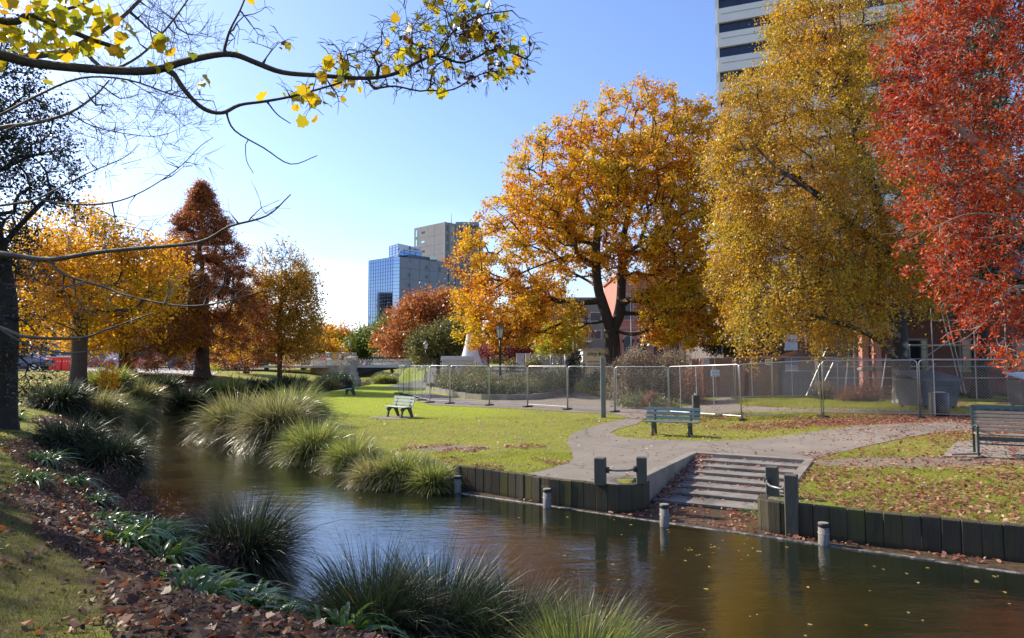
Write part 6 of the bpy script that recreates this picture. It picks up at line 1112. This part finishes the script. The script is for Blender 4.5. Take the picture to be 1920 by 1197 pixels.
# ---------------- rose bed and shrubs behind the fence ----------------
bedp = w2((812, 737), (828, 741), (850, 745), (875, 748), (905, 750), (950, 751), (1000, 750), (1045, 745), (1085, 739), (1110, 731)) + [(4.5, 52), (2, 56), (-4, 57), (-7, 55), (-6.6, 52)]
rb2 = thing('rose_bed', 'raised rose bed edged by a low curved kerb behind the fence', 'flower bed', (0, 45, 0)); kb = MB(); bp = [np.array(p) for p in bedp]
for a_, b_ in zip(bp, bp[1:] + bp[:1]):
    d = b_ - a_; L = np.linalg.norm(d); c = (a_ + b_) / 2; kb.box((c[0], c[1] - 45, ground(c[0], c[1]) + .12), (L + .08, .2, .42), rz=math.atan2(d[1], d[0]))
kb.build('kerb', m_kerb, rb2); ms_ = MB(); ms_.prism([(p[0], p[1] - 45) for p in bp], .0, .22, top=lambda p: ground(p[0], p[1] + 45) + .18); ms_.build('soil', M('soil', (.05, .035, .025), (.08, .055, .04), 4, .95, bump=.6), rb2)
rg_ = R(300)
hx = [(828, 737), (850, 741), (876, 744), (905, 746), (940, 747), (975, 747), (1010, 746), (1045, 741), (1080, 736)]
for k, (px, py) in enumerate(hx):
    p = W(px, py - 2, .1); shrub('hedge_plant', 'low dark green edging plant, number of the kerb row counted from the left is %s' % ['one', 'two', 'three', 'four', 'five', 'six', 'seven', 'eight', 'nine'][k] if False else ['leftmost', 'second', 'third', 'fourth', 'middle', 'sixth', 'seventh', 'eighth', 'rightmost'][k] + ' low dark green plant along the rose bed kerb', [(p[0], p[1] + .5, .48, .85, .5, .38)], R(310 + k), 750, .085, L_hedge, m_bark, twigs=10, group='edging plants along the rose bed', cat='plant', wild=.05)
k = 0
wd = ['left end', 'left', 'left of the lamp', 'just left of the lamp', 'right of the lamp', 'centre', 'right of centre', 'right', 'right end']
for row, (dy, hgt) in enumerate(((1.8, 1.15), (4.6, 1.3), (7.6, 1.4))):
    for j, px in enumerate((838, 866, 893, 918, 958, 988, 1018, 1048, 1078)):
        base = np.interp(px, [p[0] for p in hx], [W(*p, .1)[1] for p in hx]); Yb = base + dy; x = D(px + rg_.uniform(-8, 8), 700, Yb)[0]
        shrub('rose_bush', 'rose bush in the %s row of the bed, %s' % (('front', 'middle', 'back')[row], wd[j]), [(x, Yb, .25 + hgt * .5 + ground(x, Yb), .95, .9, hgt * .55)], R(330 + k), 620, .10, L_rose, m_bark_red, twigs=35, group='rose bushes in the raised bed', cat='bush', wild=.2, flowers=(5, .09, L_petal) if k % 3 == 0 else None, shell=.4); k += 1
def SH(name, label, ells, seed, n, ls, lm, **k): return shrub(name, label, [EL(*e) for e in ells], R(seed), n, ls, lm, m_bark_red, **k)
SH('holly_bush', 'dark glossy upright holly beside the taller white cabin', [(1079, 690, 50, 19, 32, .8), (1080, 712, 50, 24, 16, .9)], 400, 2600, .13, L_dark, twigs=40)
SH('flowering_shrub', 'pale green shrub with pink flowers behind the rose bed', [(1000, 683, 54, 18, 11, 1)], 401, 1100, .13, L_rose, twigs=30, flowers=(10, .12, L_petal))
SH('flowering_shrub', 'small flowering shrub right of the lantern lamp post', [(958, 686, 55, 12, 8, .8)], 402, 600, .12, L_rose, twigs=20, flowers=(14, .12, L_petal))
SH('flowering_shrub', 'small shrub at the foot of the white cone', [(895, 690, 56, 22, 8, 1)], 403, 700, .12, L_rose, twigs=20)
SH('dark_shrub', 'low dark rounded shrub left of the tall grey post', [(1112, 716, 44, 18, 14, 1), (1122, 706, 44, 12, 10, .8)], 404, 1500, .10, L_hedge, twigs=30)
SH('yellow_shrub', 'low yellow green shrub between holly and tall post', [(1098, 722, 46, 18, 10, .9)], 405, 900, .10, L_lime, twigs=20)
SH('brush_thicket', 'tall pale dry thicket right of the tall grey post', [(1180, 705, 36, 40, 42, 1.3), (1195, 672, 36, 28, 22, 1.0), (1160, 735, 35, 22, 20, .9)], 406, 5500, .085, L_brush, twigs=420, tw=.006)
SH('brush_thicket', 'grey brown thicket behind the wide fence panel', [(1245, 705, 35.5, 40, 45, 1.3), (1270, 675, 36, 30, 20, 1)], 407, 5200, .085, L_brush, twigs=420, tw=.006)
SH('brush_thicket', 'reddish thicket in front of the rust red container', [(1292, 722, 34, 25, 32, 1.0), (1310, 740, 33.5, 15, 14, .6)], 408, 3000, .08, L_brushr, twigs=260, tw=.005)
SH('brush_thicket', 'low brown thicket on the grass island below the birch', [(1620, 735, 33, 45, 16, .8), (1590, 742, 32.5, 30, 10, .6)], 409, 1800, .07, L_brushr, twigs=350, tw=.005, wild=.35)
SH('brush_thicket', 'small brown thicket by the leaning fence braces', [(1545, 728, 34.5, 22, 12, .6)], 410, 700, .07, L_brush, twigs=160, tw=.005, wild=.3)
SH('ground_cover', 'glossy green and white speckled ground cover below the thicket', [(1195, 752, 33, 40, 10, .8), (1245, 756, 32, 30, 8, .7)], 411, 1700, .12, L_rose, twigs=10, cat='plant')
SH('ground_cover', 'red leaved rounded plant in the speckled ground cover', [(1220, 750, 32.3, 15, 10, .4)], 412, 700, .09, L_brushr, twigs=20, cat='plant')
SH('dark_shrub', 'dark clipped shrub behind the thicket below the chestnut', [(1350, 652, 50, 35, 14, 1.2)], 413, 1700, .14, L_dark, twigs=20)
SH('red_flower_bank', 'low band of pink red shrubs beyond the road on the left', [(185, 681, 72, 30, 7, 1), (245, 678, 74, 28, 6, 1)], 414, 1600, .16, leafmat('pink_shrub', [(0, (.2, .06, .04)), (1, (.5, .2, .16))], .3), twigs=10)
SH('green_shrub', 'low green shrub on the far bank above the river bend', [(395, 690, 68, 22, 8, 1)], 415, 900, .14, L_lime, twigs=10)
SH('dark_shrub', 'dark rounded shrub at the foot of the bridge pier', [(640, 712, 90, 22, 13, 2.0)], 417, 1500, .2, L_hedge, twigs=10)
SH('dark_shrub', 'dark shrub below the left end of the bridge wing wall', [(605, 715, 86, 16, 10, 1.6)], 418, 1000, .2, L_hedge, twigs=10)
SH('dark_shrub', 'dark low shrub on the far lawn beside the gold tree', [(600, 726, 62, 18, 10, 1)], 416, 900, .14, L_hedge, twigs=10)
# ---------------- people on the far road ----------------
def person(label, px, Y, ytop, shirt, legs, lean=0, pose=0):
    p = D(px, 680, Y); z0 = ground(p[0], Y); h = D(px, ytop, Y)[2] - z0; h = min(max(h, 1.55), 1.85); s = h / 1.75
    J = {'hip': (0, 0, .95), 'chest': (0, 0, 1.32), 'neck': (0, 0, 1.48), 'head': (0, -.01, 1.60), 'top': (0, -.01, 1.70), 'sl': (-.19, 0, 1.42), 'el': (-.27, .03, 1.14), 'wl': (-.24, -.10 - .1 * pose, .92), 'hl': (-.24, -.13 - .1 * pose, .84), 'sr': (.19, 0, 1.42), 'er': (.27, .03, 1.14), 'wr': (.25, -.06, .9), 'hr': (.25, -.08, .82), 'tl': (-.1, 0, .9), 'kl': (-.11, -.04, .5), 'al': (-.12, .06, .09), 'fl': (-.12, -.08, .04), 'tr': (.1, 0, .9), 'kr': (.11, -.08, .5), 'ar': (.12, -.12, .09), 'fr': (.12, -.26, .04)}
    Rr = {'hip': .15, 'chest': .16, 'neck': .06, 'head': .098, 'top': .06, 'sl': .07, 'el': .045, 'wl': .032, 'hl': .035, 'sr': .07, 'er': .045, 'wr': .032, 'hr': .035, 'tl': .095, 'kl': .06, 'al': .042, 'fl': .04, 'tr': .095, 'kr': .06, 'ar': .042, 'fr': .04}
    Ed = [('hip', 'chest'), ('chest', 'neck'), ('neck', 'head'), ('head', 'top'), ('chest', 'sl'), ('sl', 'el'), ('el', 'wl'), ('wl', 'hl'), ('chest', 'sr'), ('sr', 'er'), ('er', 'wr'), ('wr', 'hr'), ('hip', 'tl'), ('tl', 'kl'), ('kl', 'al'), ('al', 'fl'), ('hip', 'tr'), ('tr', 'kr'), ('kr', 'ar'), ('ar', 'fr')]
    K = list(J); me = bpy.data.meshes.new('person'); me.from_pydata([tuple(c * s for c in J[k]) for k in K], [(K.index(a), K.index(b)) for a, b in Ed], []); o = bpy.data.objects.new('person', me); COL.objects.link(o)
    sk = o.modifiers.new('s', 'SKIN'); su = o.modifiers.new('u', 'SUBSURF'); su.levels = su.render_levels = 1
    for v, k in zip(me.skin_vertices[0].data, K): v.radius = (Rr[k] * s, Rr[k] * s * .85); v.use_root = k == 'hip'
    dg = bpy.context.evaluated_depsgraph_get(); m2 = bpy.data.meshes.new_from_object(o.evaluated_get(dg)); bpy.data.objects.remove(o)
    for m_ in (m_skin, shirt, legs, m_hair): m2.materials.append(m_)
    for f in m2.polygons:
        z = f.center.z / s; x = abs(f.center.x) / s; f.material_index = 3 if z > 1.63 or (z > 1.52 and f.center.y > .03) else 0 if (z > 1.46 and x < .1) or (x > .2 and z < .93 and z > .75) else 1 if z > .93 else 2; f.use_smooth = True
    o = bpy.data.objects.new('person', m2); COL.objects.link(o); o.location = (p[0], Y, z0); o.rotation_euler = (0, 0, lean); return tag(o, label, 'person', 'people walking on the far road')
m_skin = M('skin', (.45, .27, .19), None, 1, .6); m_hair = M('hair', (.06, .04, .025), None, 1, .7)
def cl(n, c): return M('cloth_' + n, c, tuple(v * .7 for v in c), 6, .85)
navy, red_, dk, wht, blu, gry = cl('navy', (.02, .025, .06)), cl('red', (.35, .03, .04)), cl('dark', (.03, .03, .035)), cl('white', (.5, .5, .52)), cl('blue', (.04, .22, .35)), cl('grey', (.12, .11, .11))
person('person in navy jacket beside the one in red, on the far road', 287, 76, 664, navy, dk, .5); person('person in red top standing right of the navy jacket', 296, 75, 661, red_, navy, -.6, 1)
person('person in white top just left of the redwood trunk', 351, 92, 668, wht, gry, 1.2); person('person in bright blue jacket beside the redwood trunk', 362, 90, 664, blu, dk, -.8, 1)
person('person in grey by the hedge left of the green shed', 410, 94, 671, gry, dk, .3); person('person in pale grey standing in front of the green shed', 424, 95, 671, wht, gry, 2.0, 1); person('person in dark clothes in front of the green shed', 438, 94, 671, dk, dk, -2.2)

# a tree standing off to the left that throws dappled shade over the near bank
b = np.array([-16.5, 12.5, 1.2]); cl_ = sample_ell(420, [(-14.5, 11.5, 5.6, 3.0, 3.2, 2.2), (-12.6, 8.6, 7.6, 2.6, 2.4, 1.6, 1.0), (-11.0, 7.6, 5.0, 1.2, 1.2, .9, .8), (-16.5, 12.5, 9, 3.4, 3.4, 2.6)], R(60), .4); cl_ = cl_[cl_[:, 0] < -cl_[:, 1] * .80 - .9]
tree('evergreen_oak', 'broad evergreen standing just left of the view, shading the near bank', b, R(61), [[b, b + (0, 0, 3), b + (.3, 0, 6), b + (.3, 0, 10)]], cl_, 60, .10, OVAL, L_dark, m_bark, sig=.22, r_base=.35, r_tip=.01, seg=.6, twl=.4, carve=(1.0, -.3))

C = np.repeat(FARC, 9, 0) + R(78).normal(size=(len(FARC) * 9, 3)) * (1.6, 1.6, 1.1); o = leaves('distant_wood', C, 2.0, OVAL, leafmat('distant_foliage', [(0, (.10, .07, .03)), (.4, (.20, .11, .04)), (.7, (.16, .13, .05)), (1, (.26, .15, .05))], .2, clump=.05, nmix=.7), None, R(79)); tag(o, 'hazy autumn woodland along the skyline', kind='stuff')
# ---------------- grass, fallen leaves, floating leaves ----------------
def scatter(name, X, Y, size, mat, seed, shape=OVAL, z=None, tilt=.35, label=None, lift=.012, fold=.3, var=.45):
    rng = R(seed); zz = (height(X, Y) if z is None else np.full(len(X), z)) + lift + rng.uniform(0, .02, len(X)) * (z is None); C = np.stack([X, Y, zz], 1); N = unit(np.array([0, 0, 1.]) + rng.normal(size=C.shape) * tilt)
    T = unit(np.cross(N, rng.normal(size=C.shape))); B = np.cross(N, T); s = size * (1 + var * rng.uniform(-1, 1, len(X))); S = np.array(shape); zf = fold * np.abs(S[:, 1])
    V = C[:, None, :] + s[:, None, None] * (S[None, :, 0, None] * T[:, None, :] + S[None, :, 1, None] * B[:, None, :] + zf[None, :, None] * N[:, None, :]); k = len(S)
    o = npmesh(name, V.reshape(-1, 3), np.arange(len(X) * k).reshape(-1, k), mat); tag(o, label, kind='stuff'); return o
def cand(rng, n, x0, x1, y0, y1): return rng.uniform(x0, x1, n), rng.uniform(y0, y1, n)
def fbm(X, Y, s): return (np.sin(X * s + 1.3 * np.sin(Y * s * .7)) * np.cos(Y * s * 1.1 + np.sin(X * s * .6)) + .5 * np.sin(X * s * 2.3 + 2) * np.sin(Y * s * 2.1 + X * s)) * .33 + .5
L_litter = leafmat('litter_pink_brown', [(0, (.10, .03, .02)), (.35, (.26, .085, .05)), (.7, (.42, .20, .13)), (1, (.55, .36, .26))], .25, rough=.5, clump=2, nmix=.25)
L_litter_o = leafmat('litter_orange', [(0, (.05, .024, .016)), (.55, (.13, .055, .032)), (.88, (.28, .10, .035)), (1, (.5, .20, .05))], .3, rough=.5, clump=1.2, nmix=.5)
L_litter_m = leafmat('litter_mulch', [(0, (.03, .018, .012)), (.5, (.10, .055, .035)), (.85, (.22, .13, .08)), (1, (.36, .26, .18))], .2, rough=.6, clump=1.5, nmix=.3)
L_bankgrass = leafmat('bank_grass_blade', [(0, (.06, .065, .014)), (.5, (.12, .125, .022)), (.85, (.19, .18, .035)), (1, (.26, .20, .09))], .35, clump=.9, nmix=.5, rough=.6)
L_float = leafmat('floating_leaf', [(0, (.35, .12, .02)), (.5, (.55, .38, .08)), (1, (.6, .5, .25))], .2)
L_litter_y = leafmat('litter_tan', [(0, (.25, .16, .06)), (.6, (.45, .36, .18)), (1, (.6, .5, .3))], .3, clump=2, nmix=.2)
L_grass = leafmat('grass_blade', [(0, (.13, .15, .018)), (.45, (.25, .27, .026)), (.8, (.36, .36, .04)), (1, (.46, .40, .12))], .45, clump=.6, nmix=.5, rough=.5)
rg_ = R(500)
# polygon tests for the sheets
def inpoly(P, X, Y):
    c = np.zeros(len(X), bool); P = [tuple(map(float, p[:2])) for p in P]; j = len(P) - 1
    for i in range(len(P)):
        a, b = P[i], P[j]; m = ((a[1] > Y) != (b[1] > Y)); xx = (b[0] - a[0]) * (Y - a[1]) / (b[1] - a[1] + 1e-12) + a[0]; c ^= m & (X < xx); j = i
    return c
def land(X, Y):
    s, lab = riv_sd(X, Y); return s, lab, inpoly(path1, X, Y) | inpoly(path2, X, Y)
# grass blades on the lawn: right bank
def blades(name, X, Y, h, w, mat, seed, label):
    rng = R(seed); n = len(X); z = height(X, Y); a = rng.uniform(0, 6.283, n); hh = h * rng.uniform(.5, 1.3, n); b = np.stack([X, Y, z - .005], 1); sd_ = np.stack([np.cos(a), np.sin(a), 0 * a], 1) * w; tip = b + np.stack([np.cos(a + 1.5) * .5, np.sin(a + 1.5) * .5, np.ones(n)], 1) * hh[:, None]
    tip[:, :2] += rng.normal(size=(n, 2)) * (h * .25); V = np.stack([b - sd_, b + sd_, tip], 1).reshape(-1, 3); o = npmesh(name, V, np.arange(3 * n).reshape(n, 3), mat); return tag(o, label, kind='stuff')
Xs = []; Ys = []
for (n, x0, x1, y0, y1) in ((150000, -2, 9, 8.5, 17), (110000, -10, 14, 15, 28), (45000, -16, 6, 26, 50)):
    X, Y = cand(rg_, n, x0, x1, y0, y1); s, lab, onp = land(X, Y); d = zones(X, Y, s, lab)
    k = (s > .12) & (lab != 3) & ~onp & (fbm(X, Y, 1.9) * .6 + fbm(X, Y, 5.1) * .4 < rg_.uniform(.42, .85, n)) & (np.abs(X) < Y * .80 + 1) & (rg_.uniform(size=n) > d[:, 1] * 1.0 + d[:, 0] * .8 - .05); Xs.append(X[k]); Ys.append(Y[k])
blades('lawn_grass', np.concatenate(Xs), np.concatenate(Ys), .038, .006, L_grass, 501, 'short sunlit grass of the lawn across the river')
X, Y = cand(rg_, 330000, -13, 1, 2.3, 14); s, lab, onp = land(X, Y); d = zones(X, Y, s, lab); k = (lab == 3) & (s > .2) & (X > -Y * .80 - .6) & (rg_.uniform(size=len(X)) > d[:, 0] * 1.4) & (s < 9); blades('bank_grass', X[k], Y[k], .042, .0028, L_bankgrass, 502, 'grass on the near bank among fallen leaves')
X, Y = cand(rg_, 60000, -34, -8, 14, 50); s, lab, onp = land(X, Y); k = (lab == 3) & (s > 2.2) & (X > -Y * .80 - 1) & (s < 17); blades('bank_grass', X[k], Y[k], .05, .010, L_grass, 503, 'grass of the left bank lawn under the yellow trees')
# island behind the fence, longer grass
X, Y = cand(rg_, 60000, 8, 19, 25, 36); s, lab, onp = land(X, Y); k = ~onp & (fbm(X, Y, .8) > .3); blades('rough_grass', X[k], Y[k], .13, .010, L_grass, 504, 'longer rough grass on the island behind the fence')
# fallen leaves right bank
X, Y = cand(rg_, 135000, 2.5, 20, 7, 27); s, lab, onp = land(X, Y); f = fbm(X, Y, 1.1) * .6 + fbm(X, Y, 3.3) * .4
dn = .75 * sm((X - 3.8) / 2.5) * sm((16 - Y) / 3) * np.clip(f * 2 - .45, 0, 1) + 1.0 * np.exp(-((Y - 22.7 + (X - 8) * .12) / 1.0) ** 2) * sm((X - 5.5) / 4) + .45 * sm((X - 9.5) / 3) * sm((Y - 12.5) / 2) + .05
dn = np.where(onp, .012 + .10 * sm((X - 7.5) / 3) + .25 * sm((X - 13) / 2), dn)
dn = np.where((X > 7) & (np.abs(Y - 15.3 - .0 * X) < 1.4), np.maximum(dn, .30 * f + .08), dn)
k = (s > .15) & (lab != 3) & (rg_.uniform(size=len(X)) < dn) & (X < Y * .82 + .5) & ~((X > 9.8) & (X < 12) & (Y > 14.4) & (Y < 15.6) & (rg_.uniform(size=len(X)) < .0)); scatter('fallen_leaves', X[k], Y[k], .072, L_litter, 505, label='pinkish brown fallen leaves scattered across the right bank and path')
# sparse pale leaves across the lawn
X, Y = cand(rg_, 16000, -13, 6, 13, 46); s, lab, onp = land(X, Y); k = (s > .3) & (lab != 3) & (rg_.uniform(size=len(X)) < np.where(onp, .12, np.where(Y < 27, .42, .16))); scatter('fallen_leaves', X[k], Y[k], .075, L_litter_y, 506, label='pale leaves sprinkled over the lawn')
X, Y = cand(rg_, 6000, -3, 3, 14, 18.5); s, lab, onp = land(X, Y); k = (s > .1) & ~onp & (fbm(X, Y, 2.2) > .62); scatter('fallen_leaves', X[k], Y[k], .07, L_litter, 507, label='reddish leaves gathered on the lawn near the plank wall')
# behind the fence
X, Y = cand(rg_, 26000, 5, 22, 24, 36); f = fbm(X, Y, .9); k = rg_.uniform(size=len(X)) < np.clip(f * .9 - .15, .05, .8) * np.where(inpoly(path2, X, Y), .35, 1); scatter('fallen_leaves', X[k], Y[k], .09, L_litter, 508, label='fallen leaves behind the mesh fence')
# steps litter: rows at the back of each tread and corners
us = []; vs = []; zs_ = []
for i in range(1, 8):
    n = 34 if i < 3 else 26; u = rg_.uniform(.05, 2.3, n); v = (i - 1) * TR + .05 + np.abs(rg_.normal(0, .09, n)); us.append(u); vs.append(v); zs_.append(np.full(n, -i * RISE + .008))
    n = 60; u = .05 + np.abs(rg_.normal(0, .16, n)); v = rg_.uniform((i - 1) * TR, i * TR, n); us.append(u); vs.append(v); zs_.append(-i * RISE + .01 + rg_.uniform(0, .04, n))
u = np.concatenate(us); v = np.concatenate(vs); z_ = np.concatenate(zs_); P = A0[None] + U[None] * u[:, None] + Vv[None] * v[:, None]; o = scatter('fallen_leaves', P[:, 0], P[:, 1], .075, L_litter, 509, z=0, label='fallen leaves gathered on the steps'); co = np.empty(len(o.data.vertices) * 3, np.float32); o.data.vertices.foreach_get('co', co); co = co.reshape(-1, 3); co[:, 2] += np.repeat(z_, 6); o.data.vertices.foreach_set('co', co.ravel())
# ledge litter
X, Y = cand(rg_, 16000, -1.5, 9, 7.5, 15.5); s, lab, onp = land(X, Y); q = np.stack([X, Y], 1) - EDGE_A; al = q @ ed; pe_ = q @ np.array([-ed[1], ed[0]]); f = fbm(X, Y, 2.4)
inst = (pe_ > .06) & (s < .0) & (pe_ < 2.4); dn = np.where(al < 4.4, sm((al - 1.2) / 1) * .8, np.where(al < 5.6, .25, np.where(al < 7.6, .75, np.where(al < 8.6, .2, .75 * (f > .45)))))
k = inst & (rg_.uniform(size=len(X)) < dn * .85); scatter('fallen_leaves', X[k], Y[k], .07, L_litter, 510, z=WL + .02, label='wet leaves drifted on the silt ledge behind the timber edging')
# heap with grass at the right foot of the steps
hp = SF(2.05, 3.75); rgx = R(512); n = 900; a = rgx.normal(0, .28, n); b_ = rgx.normal(0, .32, n); X = hp[0] + a; Y = hp[1] + b_; k = (X < 4.05) ; o = scatter('leaf_heap', X[k], Y[k], .075, L_litter, 513, z=WL + .02, tilt=.8, label='heap of dry leaves against the wall at the foot of the steps'); co = np.empty(len(o.data.vertices) * 3, np.float32); o.data.vertices.foreach_get('co', co); co = co.reshape(-1, 3); co[:, 2] += np.repeat((.24 * np.exp(-(a ** 2 + b_ ** 2) / .12) * rgx.uniform(.3, 1.1, n))[k], 6); o.data.vertices.foreach_set('co', co.ravel())
strap_clump('small grassy weed growing through the leaf heap by the steps', (hp[0] - .12, hp[1] - .25, WL), R(514), 70, .30, L_blade_b, w=.006, r0=.14, name='weed_clump', group='weeds by the wall', cat='weed')
for k_, (px, py, z, lab) in enumerate(((1117, 925, -.22, 'bright weed tuft growing from the plank wall beside the left post'), (1023, 914, -.15, 'tiny weed tuft on the plank wall above the second pile'))): p = W(px, py, z); strap_clump(lab, (p[0], p[1] - .02, z), R(520 + k_), 40 if k_ == 0 else 12, .20 if k_ == 0 else .12, L_blade_b, w=.004, r0=.03, name='weed_clump', group='weeds by the wall', cat='weed')
# near bank litter
X, Y = cand(rg_, 270000, -16, 1, 2.3, 26); s, lab, onp = land(X, Y); d = zones(X, Y, s, lab); f = fbm(X, Y, 1.7) * .5 + fbm(X, Y, 4.1) * .5
dn = np.where(d[:, 0] > .3, .45 + .9 * (f - .3), .05 + .16 * (f > .6)); k = (lab == 3) & (s > .12) & (s < 9) & (X > -Y * .80 - .6) & (rg_.uniform(size=len(X)) < dn); X = X[k]; Y = Y[k]; h_ = len(X) // 6; scatter('fallen_leaves', X[:h_], Y[:h_], .066, L_litter_o, 515, shape=MAPLE, label='brown and orange fallen leaves on the near bank', tilt=.55, fold=.6); scatter('fallen_leaves', X[h_:], Y[h_:], .034, L_litter_m, 516, shape=OVAL, label='crumpled brown leaf fragments on the near bank', tilt=.8, fold=.6)
X, Y = cand(rg_, 60000, -40, -16, 24, 66); s, lab, onp = land(X, Y); dd_2 = .8 * np.exp(-((X + 27) / 4) ** 2 - ((Y - 52) / 9) ** 2) + .25 * sm((6 - s) / 4) + .08; k = (lab == 3) & (s > .4) & (rg_.uniform(size=len(X)) < dd_2); scatter('fallen_leaves', X[k], Y[k], .15, L_litter_o, 516, label='orange fallen leaves on the left bank under the trees')
# floating leaves
X, Y = cand(rg_, 1100, -6, 9, 5.5, 16); s, lab, onp = land(X, Y); q = np.stack([X, Y], 1) - EDGE_A; pe_ = q @ np.array([-ed[1], ed[0]]); k = (s < -.15) & ((pe_ < -.12) | (X < -1.4)) & (rg_.uniform(size=len(X)) < np.where(X > 1.5, .8, .2) * np.clip(fbm(X, Y, 1.3) * 2 - .5, .05, 1)); scatter('floating_leaves', X[k], Y[k], .048, L_float, 517, z=WL, lift=.006, tilt=.04, fold=.05, label='small yellow leaves floating on the river')
# leaves on the long bench
bx = R(530); n = 90; u = bx.uniform(-1.15, 1.2, n); v = bx.uniform(.0, .2, n); c, s_ = math.cos(R_(-27)), math.sin(R_(-27)); o = scatter('fallen_leaves', 11.25 + u * c - v * s_, 14.15 + u * s_ + v * c, .08, L_litter, 531, z=ground(11.0, 14.2) + .485, label='fallen leaves lying on the seat of the long bench')
